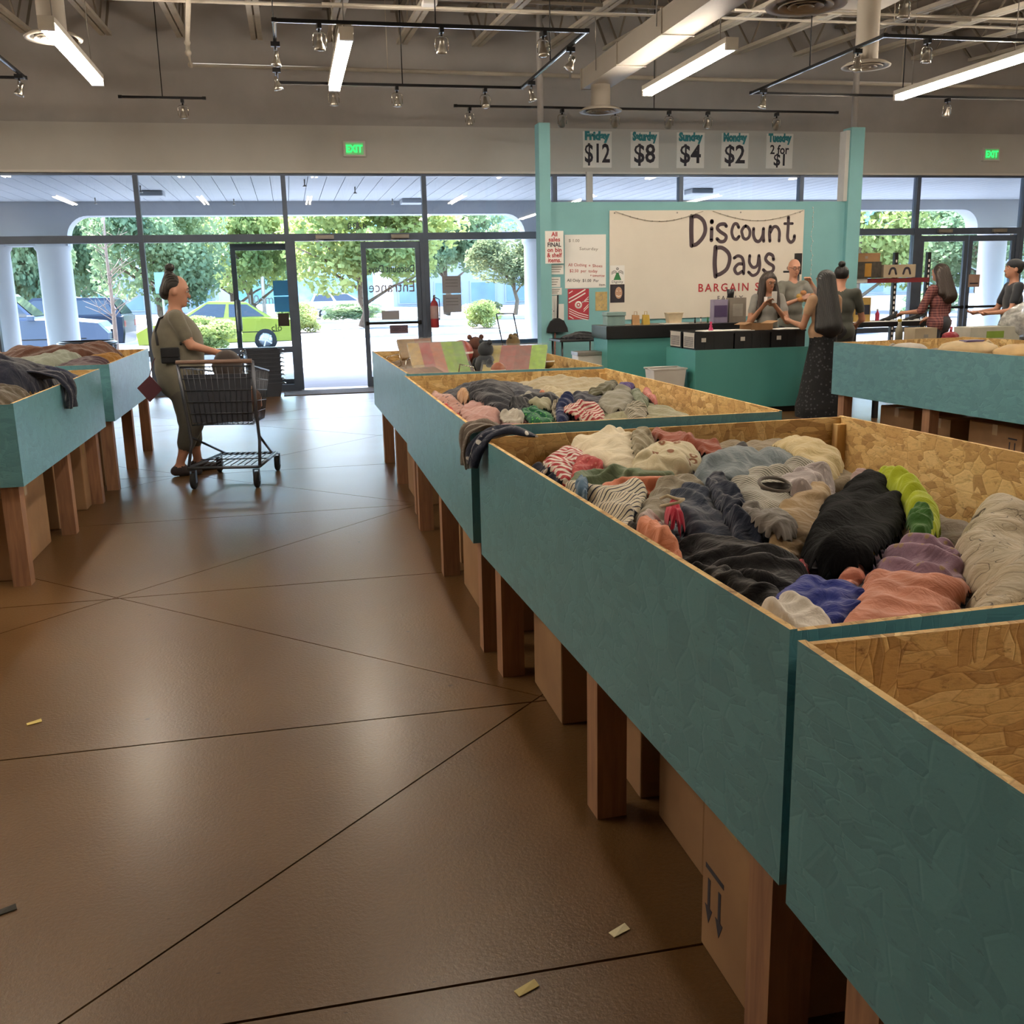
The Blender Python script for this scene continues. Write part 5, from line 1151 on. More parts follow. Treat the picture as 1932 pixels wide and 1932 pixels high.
carton('plain cardboard box under the middle of the big bin', 0.95, 1.4, 2.14, 2.46, 0.43)
carton('dark-sided cardboard box behind the middle leg of the big bin', 0.93, 1.4, 2.56, 2.78, 0.44)
carton('tall cardboard box with small print under the far end of the big bin', 0.84, 1.3, 3.12, 3.52, 0.45, arrows=(0.05, 0.43, 0.6))
carton('cardboard box under the nearly empty bin', 0.90, 1.4, 0.85, 1.12, 0.42); carton('second cardboard box under the nearly empty bin', 0.90, 1.4, 0.2, 0.75, 0.42)
carton('cardboard box under the middle clothes bin near its first leg', 0.80, 1.3, 4.1, 4.9, 0.43); carton('cardboard box under the middle clothes bin near its last leg', 0.85, 1.3, 5.3, 5.95, 0.42)
carton('cardboard box under the bin of packaged toys', 0.82, 1.3, 6.9, 7.55, 0.42); carton('long cardboard box under the bin of packaged toys', 0.86, 1.4, 7.9, 8.6, 0.40)
carton('wide cardboard box under the side bin', -2.3, -1.56, 5.66, 6.55, 0.47); carton('cardboard box with shiny tape under the side bin', -2.2, -1.58, 6.9, 7.45, 0.48, tape=True); carton('tall cardboard box by the far leg of the side bin', -2.2, -1.52, 7.5, 7.68, 0.48)
carton('cardboard box under the bin closest to the windows', -2.2, -1.55, 8.45, 9.1, 0.5)
carton('cardboard box with a bright tape seam under the bin of bagged goods', 5.20, 5.75, 7.55, 8.05, 0.40); carton('small cardboard box with a teal sticker under the bin of bagged goods', 5.25, 5.8, 7.12, 7.42, 0.37)
carton('large cardboard box with printed arrows under the bin of bagged goods', 5.22, 6.0, 6.25, 6.85, 0.41, arrows=(-0.2, 0.3, .8)); carton('cardboard box under the last leg of the bin of bagged goods', 5.3, 6.0, 5.86, 6.05, 0.36)

# ------------------------------------------------------------------ banner and papers on the teal partition
YW = 14.2
M_BAN = mat('banner_vinyl', '#e4dccf', 0.6, scale=1.5, var=0.04); M_PLUM = mat('plum_ink', '#4a3d44', 0.7, var=0.05); M_RED = mat('red_ink', '#b03038', 0.7, var=0.05); M_PENCIL = mat('pencil_grey', '#8f8982', 0.8, var=0.05)
M_GREEN = mat('green_ink', '#2f7a4a', 0.7, var=0.05)
BANNER_STROKES = [
    (0.069, [(5.87, 2.48), (5.87, 2.27), (5.88, 2.07)]),
    (0.059, [(5.87, 2.48), (5.97, 2.48), (6.06, 2.41), (6.09, 2.29), (6.05, 2.18), (5.96, 2.09), (5.88, 2.07)]),
    (0.056, [(6.19, 2.31), (6.19, 2.22), (6.19, 2.14)]),
    (0.065, [(6.19, 2.41), (6.19, 2.4)]),
    (0.052, [(6.42, 2.34), (6.39, 2.37), (6.31, 2.36), (6.28, 2.31), (6.33, 2.26), (6.42, 2.2), (6.4, 2.13), (6.33, 2.12), (6.28, 2.16)]),
    (0.046, [(6.62, 2.32), (6.59, 2.37), (6.54, 2.36), (6.51, 2.26), (6.54, 2.17), (6.59, 2.15), (6.63, 2.19)]),
    (0.046, [(6.73, 2.34), (6.77, 2.32), (6.8, 2.27), (6.8, 2.21), (6.78, 2.17), (6.74, 2.15), (6.7, 2.17), (6.68, 2.22), (6.67, 2.27), (6.7, 2.32), (6.73, 2.34)]),
    (0.049, [(6.86, 2.3), (6.86, 2.21), (6.9, 2.13), (6.96, 2.12), (7.01, 2.2), (7.02, 2.3)]),
    (0.049, [(7.02, 2.3), (7.02, 2.2), (7.03, 2.12)]),
    (0.049, [(7.13, 2.33), (7.12, 2.23), (7.13, 2.12)]),
    (0.046, [(7.13, 2.24), (7.18, 2.32), (7.24, 2.32), (7.28, 2.25), (7.28, 2.12)]),
    (0.049, [(7.42, 2.46), (7.42, 2.3), (7.42, 2.16), (7.47, 2.1), (7.52, 2.13), (7.53, 2.19)]),
    (0.039, [(7.36, 2.37), (7.43, 2.37), (7.49, 2.37)]),
    (0.069, [(6.26, 2.04), (6.25, 1.81), (6.27, 1.62)]),
    (0.059, [(6.26, 2.03), (6.36, 2.03), (6.46, 1.96), (6.49, 1.86), (6.45, 1.73), (6.36, 1.66), (6.27, 1.63)]),
    (0.046, [(6.56, 1.88), (6.62, 1.91), (6.69, 1.88), (6.72, 1.78), (6.72, 1.65)]),
    (0.046, [(6.71, 1.79), (6.63, 1.79), (6.57, 1.72), (6.62, 1.65), (6.71, 1.69)]),
    (0.046, [(6.81, 1.91), (6.81, 1.81), (6.87, 1.74), (6.94, 1.77), (6.96, 1.91)]),
    (0.046, [(6.96, 1.91), (6.98, 1.77), (6.95, 1.66), (6.87, 1.62), (6.8, 1.67)]),
    (0.049, [(7.2, 1.85), (7.18, 1.91), (7.11, 1.93), (7.07, 1.86), (7.12, 1.8), (7.2, 1.75), (7.19, 1.68), (7.1, 1.66), (7.04, 1.7)]),
]
def sheet(name, label, cat_, x0, x1, z0, z1, m, y=YW, th=0.004, group=None):
    t = thing(name, label, cat_, ((x0 + x1) / 2, y, (z0 + z1) / 2), group=group); w, h = (x1 - x0) / 2, (z1 - z0) / 2
    MB().box(-w, w, -th, 0, -h, h).build('sheet', m, t); t['w'] = w; t['h'] = h; return t
ban = sheet('banner', 'large cream Discount Days banner on the teal partition', 'banner', 4.61, 7.68, 1.02, 2.57, M_BAN, y=YW - 0.012, th=0.006)
bx, bz_ = 6.145, 1.795
let = MB()
for i, (w, pts) in enumerate(BANNER_STROKES): stroke(let, [(p[0] - bx, p[1] - bz_) for p in pts], w, y=-0.0065, th=0.0008 + 0.00012 * i)
let.build('brush_lettering', M_PLUM, ban, fix=False)
text('BARGAIN S', 0.165, (6.49 - bx, -0.009, 1.455 - bz_), M_RED, ban, width=0.98, bold=0.002, spacing=1.3)
text('FAMILY', 0.10, (6.515 - bx, -0.009, 1.295 - bz_), M_INK, ban, width=0.41, spacing=1.3)
for xg in (-1.46, -0.5, 0.5, 1.46): MB().cyl((xg, -0.010, 0.74), (xg, -0.004, 0.74), 0.012, seg=10).build('grommet', M_METAL, ban)
gl = MB(); pts = []
for x0, x1 in ((-1.45, -0.1), (0.05, 1.5)):
    pts = [(x0 + (x1 - x0) * k / 12, -0.014, 0.76 - 0.14 * math.sin(math.pi * k / 12)) for k in range(13)]; gl.tube(pts, 0.004, 5)
    for q in pts[1:-1]: gl.ball(q, 0.010, seg=6)
tag(gl.build('garland', mat('faded_garland', '#a8a092', 0.6)), 'faded beaded garland strung across the cream banner', 'garland').location = (bx, YW - 0.016, bz_)
# emblem and portrait stuck to the banner edge
e = sheet('emblem_print', 'small white print of a green robed angel stuck on the banner edge', 'print', 4.62, 4.84, 1.535, 1.80, M_PAPER, y=YW - 0.0185, th=0.003)
a = MB(); a.prism([(-.015, .03), (.015, .03), (.06, -.075), (-.06, -.075)], -.0045, -.0035, 'xz'); a.build('robe', M_GREEN, e)
a = MB(); a.lathe((0, -.004, .085), [(.010, 0), (.019, 0), (.019, .001)], 14, axis='y')
for s in (-1, 1):
    for k in range(3): stroke(a, [(s * .012, .045 - .012 * k), (s * .05, .06 - .016 * k), (s * .09, .035 - .014 * k)], .006, y=-.0042 - .0002 * k, th=.0003)
a.build('wings', M_INK, e, fix=False)
text('Dignity', .05, (0, -.0048, -.105), M_INK, e, width=.17)
p = sheet('portrait_photo', 'small portrait photograph of a smiling dark-haired person stuck on the banner edge', 'photograph', 4.62, 4.84, 1.27, 1.53, mat('photo_dark', '#2c2730', 0.4, var=0.2), y=YW - 0.0185, th=0.003)
a = MB(); a.prism([(.02 + .055 * math.cos(k * .3142), .01 + .085 * math.sin(k * .3142)) for k in range(20)], -.0045, -.0035, 'xz'); a.build('printed_face', mat('photo_skin', '#c29a80', 0.5), p)
a = MB(); stroke(a, [(-.012, -.03), (.02, -.042), (.05, -.03)], .010, y=-.0047, th=.0003)
for s in (-1, 1): stroke(a, [(.02 + s * .025 - .008, .035), (.02 + s * .025 + .008, .035)], .008, y=-.0047, th=.0003)
a.build('printed_features', M_PAPER, p, fix=False)
s = sheet('sales_notice', 'white notice reading All sales FINAL on bin and shelf items', 'notice', 3.63, 3.90, 1.84, 2.29, M_PAPER, y=YW - 0.08)
for k, (tx, mm, w) in enumerate((('All', M_RED, .09), ('sales', M_RED, .17), ('FINAL', M_INK, .20), ('on bin', M_RED, .21), ('& shelf', M_RED, .22), ('items.', M_RED, .19))):
    text(tx, .085, (0, -.006, .18 - .072 * k), mm, s, width=w, bold=0.002)
for i, (x0, x1, z0, z1, lab) in enumerate(((3.71, 3.92, 1.69, 1.82, 'small printed slip taped below the sales notice'), (3.66, 3.87, 1.51, 1.65, 'white slip with a blurred picture above the dustpan'), (3.66, 3.89, 1.40, 1.50, 'white slip with ruled lines behind the dustpan handle'), (3.67, 3.82, 1.27, 1.39, 'blank white slip behind the dustpan handle'))):
    q = sheet('paper_slip', lab, 'paper', x0, x1, z0, z1, M_PAPER, y=YW - (0.08 if i in (9,) else 0.0), group='papers on the partition'); w, h = q['w'], q['h']
    if i < 3:
        a = MB()
        for k in range(3): a.box(-w * .75, w * (.75 - .15 * k), -.0052, -.0045, h * (.55 - .5 * k) - .005, h * (.55 - .5 * k) + .005)
        a.build('printed_lines', M_PENCIL, q)
q = sheet('star_paper', 'white paper with a black star drawing beside the dustpan', 'paper', 3.65, 3.92, 1.04, 1.27, M_PAPER, group='papers on the partition')
a = MB()
def star(c, r): return [(c[0] + (r if k % 2 == 0 else r * .42) * math.sin(k * math.pi / 5), c[1] + (r if k % 2 == 0 else r * .42) * math.cos(k * math.pi / 5)) for k in range(10)]
for c, r in (((-.07, -.04), .035), ((-.05, .04), .014), ((-.10, .05), .012), ((-.02, .015), .012)): MB().prism(star(c, r), -.0052, -.0045, 'xz').build('printed_star', M_INK, q)
wb = sheet('price_board', 'cream poster with faint red handwriting beside the banner', 'poster', 3.94, 4.56, 1.49, 2.24, M_PAPER)
for tx, mm, x, z, w in (('$ 1.00', M_PENCIL, -.17, .29, .16), ('Saturday', M_PENCIL, .05, .17, .28), ('All', M_RED, -.23, -.045, .06), ('Clothing', M_RED, -.08, -.055, .19), ('+', M_RED, .06, -.06, .03), ('Shoes', M_RED, .18, -.065, .15), ('$2.50  per  today', M_RED, -.03, -.14, .42), ('+ tomorrow', M_RED, .18, -.205, .22), ('All Only  $1.00  Per', M_INK, -.04, -.275, .48), ('item', M_INK, .25, -.335, .09)):
    text(tx, .06, (x, -.006, z), mm, wb, width=w, tilt=-0.03)
rp = sheet('red_poster', 'red poster with white bands and a bullseye', 'poster', 3.98, 4.30, 1.04, 1.48, mat('red_poster_paper', '#b23a48', 0.6, var=0.05))
a = MB(); wband = lambda p, w: stroke(a, p, w, y=-.0044, th=.0006, n=2)
for dx in (0, .05): wband([(-.14, .03 + dx), (-.02, .09 + dx), (.10, .155 + dx)], .018)
for dx in (0, .035, .07): wband([(.06, -.0 + dx * .2 + .02), (.15, .10 - dx * .9)], .010)
for dx in (0, .032, .064): wband([(-.14, -.06 - dx), (0, -.125 - dx), (.145, -.165 - dx)], .010)
for dx in (0, .03): wband([(.08, -.075 - dx), (.148, -.01 - dx)], .010)
wband([(-.14, .16), (-.09, .19)], .012); wband([(-.14, -.17), (-.08, -.205)], .012)
a.build('printed_bands', M_PAPER, rp, fix=False)
a = MB(); a.lathe((0, -.0052, -.01), [(.030, 0), (.055, 0), (.055, .0004), (.030, .0004)], 28, axis='y'); a.lathe((0, -.0052, -.01), [(.001, 0), (.016, 0), (.016, .0004)], 20, axis='y'); a.build('bullseye', M_PAPER, rp)
tp = sheet('tan_flyer', 'tan flyer with faint drawings beside the red poster', 'flyer', 4.40, 4.58, 1.16, 1.43, mat('tan_paper', '#bfa772', 0.8, scale=14, var=0.2), group='papers on the partition')
a = MB(); [a.prism(star((x, z), .012), -.0052, -.0045, 'xz') for x, z in ((-.03, -.06), (.03, -.055), (0, -.09))]; stroke(a, [(-.03, .06), (0, .09), (.02, .04), (-.01, .01)], .006, y=-.0048, th=.0003); a.build('printed_marks', M_PENCIL, tp, fix=False)
# string of little lights beside the banner
sl = MB(); rr = random.Random(3); z = 2.6; sp = []
while z > 1.3: sp.append((7.83 + rr.uniform(-.02, .02), YW - .012, z)); z -= .07
sl.tube(sp, .003, 5); [sl.ball(q, .011, seg=6) for q in sp]
tag(sl.build('light_string', mat('clear_bulb', '#cfd8d6', 0.2)), 'string of tiny unlit bulbs hanging beside the banner', 'string lights')

# ------------------------------------------------------------------ tills
M_TEALC = mat('teal_counter_paint', '#4f9a96', 0.45, scale=2.0, var=0.05); M_BLK = mat('black_laminate', '#16171a', 0.3, scale=8, var=0.1); M_WHITEP = mat('white_plastic', '#d6d2cc', 0.4, scale=6, var=0.04)
M_BLKP = mat('black_plastic', '#1b1c20', 0.4, scale=10, var=0.12)
c1 = thing('till_counter', 'long teal counter with a thick black top against the partition', 'counter', (3.96, 12.3, 0))
MB().box(0.02, 2.3, 0.03, 0.62, 0.0, 0.84).build('body', M_TEALC, c1); MB().bbox(0, 2.34, 0, 0.66, 0.84, 1.005, 0.008).build('worktop', M_BLK, c1); MB().box(0.03, 2.29, 0.012, 0.03, 0, 0.08).build('toe_kick', M_BLK, c1)
c2 = thing('till_counter', 'teal counter with black crates on it and a white waste bin at its end', 'counter', (4.55, 10.8, 0))
MB().box(0, 1.42, 0, 0.92, 0.07, 0.755).build('body', M_TEALC, c2); MB().box(0.03, 1.39, 0.04, 0.88, 0, 0.07).build('toe_kick', M_BLK, c2); MB().box(0, 1.42, 0, 0.92, 0.755, 0.762).build('worktop', M_TEALC, c2)
M_LAB = mat('label_paper', '#cfcbc4', 0.7, var=0.04)
def crate(x, y, w, d, h, label, papers=None, z=0.762):
    t = thing('storage_crate', label, 'crate', (x, y, z), group='black crates on the teal counter')
    o = MB(); T = .006
    o.box(0, w, 0, T, 0, h); o.box(0, w, d - T, d, 0, h); o.box(0, T, T, d - T, 0, h); o.box(w - T, w, T, d - T, 0, h); o.box(T, w - T, T, d - T, 0, T); o.build('tub', M_BLKP, t)
    r = MB(); r.box(-.008, w + .008, -.008, .004, h - .02, h); r.box(-.008, w + .008, d - .004, d + .008, h - .02, h); r.box(-.008, .004, .004, d - .004, h - .02, h); r.box(w - .004, w + .008, .004, d - .004, h - .02, h); r.build('rim', M_BLKP, t)
    for k in range(1, 4): MB().box(w * k / 4 - .004, w * k / 4 + .004, -.005, 0, .01, h - .03).build('rib', M_BLKP, t)
    MB().box(w * .15, w * .15 + .055, -.009, -.005, h * .45, h * .68).build('tag', M_LAB, t)
    if papers:
        q = MB().box(-.0095, -.008, .02, d - .02, .02, h - .005).build('price_sheet', M_LAB, t)
        a = MB(); [a.box(-.0105, -.0096, .04, d - .04, .035 + .013 * k, .041 + .013 * k) for k in range(9)]; a.build('printed_lines', M_INK, q)
    return t
crate(4.56, 10.83, .47, .36, .20, 'black crate with a printed sheet at the counter corner', True); crate(4.56, 11.25, .47, .36, .20, 'black crate with a printed sheet behind the corner crate', True)
crate(5.05, 10.83, .44, .36, .20, 'black crate in the middle of the teal counter'); crate(5.51, 10.83, .43, .36, .20, 'black crate at the end of the teal counter beside the long skirt')
crate(5.05, 11.25, .44, .36, .20, 'black crate behind the middle crate'); crate(5.51, 11.25, .43, .36, .20, 'black crate beside the woman holding a phone')
def smallbox(name, label, cat_, x, y, z, w, d, h, m, rz=0, grp=None, r=.004, parts=None):
    t = thing(name, label, cat_, (x, y, z), rz, grp); MB().bbox(-w / 2, w / 2, -d / 2, d / 2, 0, h, r).build('body', m, t)
    if parts: parts(t, w, d, h)
    return t
def lidded(m): return lambda t, w, d, h: MB().bbox(-w / 2 - .01, w / 2 + .01, -d / 2 - .01, d / 2 + .01, h - .035, h + .012, .005).build('lid', m, t)
def label_on(m, fx=.6, fz=.5): return lambda t, w, d, h: MB().box(-w * fx / 2, w * fx / 2, -d / 2 - .002, -d / 2 - .0005, h * (.5 - fz / 2), h * (.5 + fz / 2)).build('printed_panel', m, t)
# papers and bits lying across the crates
for i, (x, y, w, d, rz, lab) in enumerate(((4.86, 11.02, .34, .24, .1, 'white paper tray lying over the corner crates'), (5.18, 11.0, .3, .22, -.1, 'loose white papers on the middle crate'), (5.75, 10.98, .3, .2, .2, 'white papers beside the woman holding a phone'))):
    t = thing('paper_sheets', lab, 'papers', (x, y, .964), rz); MB().box(-w / 2, w / 2, -d / 2, d / 2, 0, .006).build('sheet', M_PAPER, t); MB().obox((.01, .01, .009), (w / 2 * .96, .03, 0), (-.03, d / 2 * .9, 0), (0, 0, .003)).build('sheet', M_PAPER, t)
t = thing('open_carton', 'small open cardboard carton on the crates', 'box', (5.42, 11.05, .964), .25)
o = MB(); o.box(-.16, .16, -.11, -.106, 0, .075); o.box(-.16, .16, .106, .11, 0, .075); o.box(-.16, -.156, -.106, .106, 0, .075); o.box(.156, .16, -.106, .106, 0, .075); o.box(-.156, .156, -.106, .106, 0, .004); o.build('carton', M_CARD, t); MB().obox((-.2, 0, .08), (.05, 0, .012), (0, .1, 0), (0, 0, .002)).build('flap', M_CARD, t); MB().obox((.2, 0, .085), (.05, 0, .014), (0, .1, 0), (0, 0, .002)).build('flap', M_CARD, t)
t = thing('pink_figurine', 'small bright pink figurine on the white paper tray', 'figurine', (4.82, 11.0, .972)); o = MB(); o.lathe((0, 0, 0), [(.001, 0), (.03, 0), (.025, .02), (.014, .05), (.018, .06), (.001, .085)], 14); o.build('body', mat('hot_pink', '#c43a6a', 0.4), t); MB().ball((0, 0, .09), .016, seg=10).build('head', MATS['hot_pink'], t)
smallbox('cereal_box', 'purple and grey box standing behind the crates', 'box', 5.55, 12.42, 1.005, .20, .12, .30, mat('lilac_card', '#8f86a0', 0.5), parts=label_on(mat('purple_print', '#4f3f66', 0.5), .9, .5)); smallbox('cereal_box', 'grey box beside the purple box behind the crates', 'box', 5.80, 12.44, 1.005, .24, .12, .32, mat('grey_card', '#8a8076', 0.6), parts=label_on(mat('grey_print', '#a39a90', 0.6)))
t = thing('pen_cup', 'black cup standing on the grey box behind the crates', 'cup', (5.72, 12.44, 1.325)); o = MB(); o.lathe((0, 0, 0), [(.001, 0), (.04, 0), (.052, .11), (.048, .11), (.036, .008), (.001, .008)], 18); o.build('cup', M_BLKP, t)
# small goods on the long counter
t = thing('cream_basket', 'cream plastic basket on the long teal counter', 'basket', (4.95, 12.5, 1.005)); o = MB(); o.add([(-.08, -.06, 0), (.08, -.06, 0), (.08, .06, 0), (-.08, .06, 0), (-.1, -.08, .14), (.1, -.08, .14), (.1, .08, .14), (-.1, .08, .14)], [(0, 1, 2, 3), (0, 4, 5, 1), (1, 5, 6, 2), (2, 6, 7, 3), (3, 7, 4, 0)]); o.build('tub', mat('cream_plastic', '#cdbb9c', 0.5), t); o = MB(); o.tube([(-.1, -.08, .14), (.1, -.08, .14), (.1, .08, .14), (-.1, .08, .14)], .007, 6, closed=True); o.build('rim', MATS['cream_plastic'], t)
smallbox('laptop', 'thin white laptop under the cream basket', 'laptop', 4.92, 12.42, 1.005, .34, .22, .012, M_WHITEP)
for i, (x, m, lab) in enumerate(((4.42, mat('kraft_tan', '#b28a5e', 0.7), 'small tan paper bag on the long teal counter'), (4.56, mat('tape_yellow', '#b99a3a', 0.5), 'yellow paper bag beside the tan one'))):
    t = thing('paper_bag', lab, 'bag', (x, 12.5, 1.005), .2 * i); o = MB(); o.add([(-.05, -.03, 0), (.05, -.03, 0), (.05, .03, 0), (-.05, .03, 0), (-.048, -.01, .13), (.048, -.008, .125), (.046, .008, .125), (-.046, .01, .13)], [(0, 3, 2, 1), (0, 1, 5, 4), (1, 2, 6, 5), (2, 3, 7, 6), (3, 0, 4, 7)]); o.build('bag', m, t); o = MB(); o.tube([(-.02, 0, .12), (-.018, 0, .17), (.018, 0, .17), (.02, 0, .12)], .004, 5); o.build('handle', m, t)
for i in range(6):
    t = thing('marker_pen', 'marker pen standing among small goods on the long teal counter', 'pen', (5.25 + .09 * i, 12.5 + .02 * (i % 2), 1.005), group='pens on the long counter'); MB().cyl((0, 0, 0), (0, 0, .045 + .012 * (i % 3)), .012, seg=8).build('barrel', [M_BLKP, M_WHITEP, M_GREEN][i % 3], t); MB().cyl((0, 0, .045), (0, 0, .075), .008, seg=8).build('cap', M_BLKP, t)
smallbox('clear_bin', 'pale translucent plastic tub at the end of the long counter', 'tub', 4.14, 12.55, 1.005, .24, .2, .16, mat('milky_plastic', '#7f9a98', 0.3), parts=lidded(mat('milky_plastic2', '#8aa6a4', 0.3)))
t = thing('waste_bin', 'white plastic waste bin beside the teal counter', 'waste bin', (4.27, 11.02, 0)); o = MB(); o.add([(-.15, -.11, 0), (.15, -.11, 0), (.15, .11, 0), (-.15, .11, 0), (-.20, -.15, .56), (.20, -.15, .56), (.20, .15, .56), (-.20, .15, .56)], [(0, 3, 2, 1), (0, 1, 5, 4), (1, 2, 6, 5), (2, 3, 7, 6), (3, 0, 4, 7)]); o.build('tub', M_WHITEP, t); o = MB(); o.tube([(-.205, -.155, .555), (.205, -.155, .555), (.205, .155, .555), (-.205, .155, .555)], .012, 6, closed=True); o.build('rim', M_WHITEP, t)
# corner by the entrance: side table, crates, dustpan
t = thing('side_table', 'black folding table against the partition by the entrance', 'table', (3.92, 13.55, 0)); MB().bbox(-.32, .32, -.3, .3, .77, .80, .006).build('tabletop', M_BLKP, t)
for sx in (-.28, .28):
    for sy in (-.26, .26): MB().cyl((sx, sy, 0), (sx, sy, .77), .014, seg=8).build('leg', M_METAL if sx > 0 else M_BLK, t)
hfT = HF(3.5, 4.4, 13.2, 13.9, lambda X, Y: .805 + 0 * X)
garment('black_bag', 'soft black bag slumped on the folding table', 'plain #1d1e24', [(3.72, 13.32), (4.15, 13.34), (4.2, 13.7), (3.75, 13.75)], hfT, 611, cat='bag', dome=.16, cap=.03)
smallbox('storage_box', 'white fronted storage box with a grey lid by the folding table', 'box', 3.86, 12.72, .40, .40, .3, .26, M_WHITEP, parts=lidded(M_METAL)); smallbox('storage_box', 'black storage box under the white fronted one', 'box', 3.86, 12.72, 0, .42, .32, .40, M_BLKP, parts=lidded(M_BLKP))
t = thing('lobby_dustpan', 'black long-handled dustpan hung on the partition by the entrance', 'dustpan', (3.79, 14.13, 0)); o = MB(); o.prism([(-.16, .87), (.16, .87), (.15, .93), (.10, 1.03), (.03, 1.07), (-.03, 1.07), (-.10, 1.03), (-.15, .93)], -.05, .04, 'xz'); o.build('pan', M_BLKP, t); MB().cyl((0.01, -.01, 1.05), (0.02, -.01, 1.40), .014, seg=8).build('grip', M_BLKP, t); MB().cyl((-.05, -.02, .05), (-.03, -.02, .88), .012, seg=8).build('broom_stick', mat('brown_stick', '#7a4a40', 0.5), t)

# ------------------------------------------------------------------ people: one smooth surface grown from tapered limbs
class Body:
    def __init__(s): s.p = []
    def rc(s, m, a, b, ra, rb, k=0.03): s.p.append(('c', m, np.array(a, float), np.array(b, float), ra, rb, k)); return s
    def el(s, m, c, r, k=0.03): s.p.append(('e', m, np.array(c, float), np.array(r, float), 0, 0, k)); return s
    def d(s, q, P):
        if q[0] == 'c':
            a, b, ra, rb = q[2], q[3], q[4], q[5]; ab = b - a; t = np.clip(((P - a) @ ab) / max(1e-9, ab @ ab), 0, 1)
            return np.linalg.norm(P - a - t[..., None] * ab, axis=-1) - (ra + (rb - ra) * t)
        v = (P - q[2]) / q[3]; n = np.linalg.norm(v, axis=-1); g = np.linalg.norm(v / q[3], axis=-1) + 1e-9
        return n * (n - 1) / g
    def mesh(s, vox=0.011):
        lo = np.min([np.minimum(q[2] - max(q[4], q[5]), q[3] - max(q[4], q[5])) if q[0] == 'c' else q[2] - q[3] for q in s.p], 0) - 0.05
        hi = np.max([np.maximum(q[2] + max(q[4], q[5]), q[3] + max(q[4], q[5])) if q[0] == 'c' else q[2] + q[3] for q in s.p], 0) + 0.05
        n = np.ceil((hi - lo) / vox).astype(int) + 1; D = np.full(n, 0.2)
        ax = [lo[i] + vox * np.arange(n[i]) for i in range(3)]
        for q in s.p:
            if q[0] == 'c': r = max(q[4], q[5]) + 0.07; l, h = np.minimum(q[2], q[3]) - r, np.maximum(q[2], q[3]) + r
            else: l, h = q[2] - q[3] - 0.07, q[2] + q[3] + 0.07
            sl = tuple(slice(max(0, int((l[i] - lo[i]) / vox)), min(n[i], int((h[i] - lo[i]) / vox) + 2)) for i in range(3))
            P = np.stack(np.meshgrid(*[ax[i][sl[i]] for i in range(3)], indexing='ij'), -1)
            dp = s.d(q, P); k = q[6]; d0 = D[sl]; hh = np.maximum(k - np.abs(d0 - dp), 0) / k; D[sl] = np.minimum(d0, dp) - hh * hh * k * 0.25
        # naive surface nets
        S = D < 0; c = np.zeros(np.array(D.shape) - 1, int); acc = np.zeros((*c.shape, 3)); cnt = np.zeros(c.shape)
        offs = [(i, j, k) for i in (0, 1) for j in (0, 1) for k in (0, 1)]
        def cor(A, o): return A[o[0]:o[0] + c.shape[0], o[1]:o[1] + c.shape[1], o[2]:o[2] + c.shape[2]]
        for o in offs:
            for axis in range(3):
                if o[axis]: continue
                o2 = list(o); o2[axis] = 1; a, b = cor(D, o), cor(D, o2); x = (a < 0) != (b < 0); t = np.where(x, a / (a - b + 1e-12), 0)
                v = np.zeros((*c.shape, 3)); v[...] = o; v[..., axis] += t; acc += v * x[..., None]; cnt += x
        act = cnt > 0; idx = -np.ones(c.shape, int); idx[act] = np.arange(act.sum())
        V = (np.argwhere(act) + acc[act] / cnt[act][:, None]) * vox + lo
        F = []
        for axis in range(3):
            b, e = (axis + 1) % 3, (axis + 2) % 3
            s0 = [slice(1, -1)] * 3; s0[axis] = slice(0, D.shape[axis] - 1); s1 = list(s0); s1[axis] = slice(1, D.shape[axis])
            A, B = S[tuple(s0)], S[tuple(s1)]; ch = np.argwhere(A != B)
            if not len(ch): continue
            pos = ch + np.array([1 if i != axis else 0 for i in range(3)]); fl = A[tuple(ch.T)]
            def g(db, de):
                q = pos.copy(); q[:, b] += db; q[:, e] += de; return idx[tuple(q.T)]
            Q = np.stack([g(-1, -1), g(0, -1), g(0, 0), g(-1, 0)], 1); Q[~fl] = Q[~fl][:, ::-1]; F.append(Q)
        F = np.concatenate(F); F = F[(F >= 0).all(1)]
        return V, F
    def build(s, name, mats, parent, vox=0.011, wrinkle=0.0):
        V, F = s.mesh(vox); C_ = V[F].mean(1); keys = list(dict.fromkeys(q[1] for q in s.p))
        dd = np.stack([s.d(q, C_) for q in s.p], 1); mi = np.array([keys.index(q[1]) for q in s.p])[dd.argmin(1)]
        if wrinkle: V = V + wrinkle * np.stack([smooth_noise(V[:, 2] * 1.0, V[:, 0] + V[:, 1], 4, 5, 14.0), smooth_noise(V[:, 2], V[:, 1] - V[:, 0], 6, 5, 14.0), 0 * V[:, 2]], 1)
        me = bpy.data.meshes.new(name); me.from_pydata(V.tolist(), [], F.tolist())
        for k in keys: me.materials.append(mats[k])
        me.polygons.foreach_set('material_index', mi.tolist()); me.polygons.foreach_set('use_smooth', [True] * len(F)); me.update()
        o = bpy.data.objects.new(name, me); COL.objects.link(o); o.parent = parent
        sm = o.modifiers.new('skin_smoothing', 'SMOOTH'); sm.factor = 0.5; sm.iterations = 2
        return o
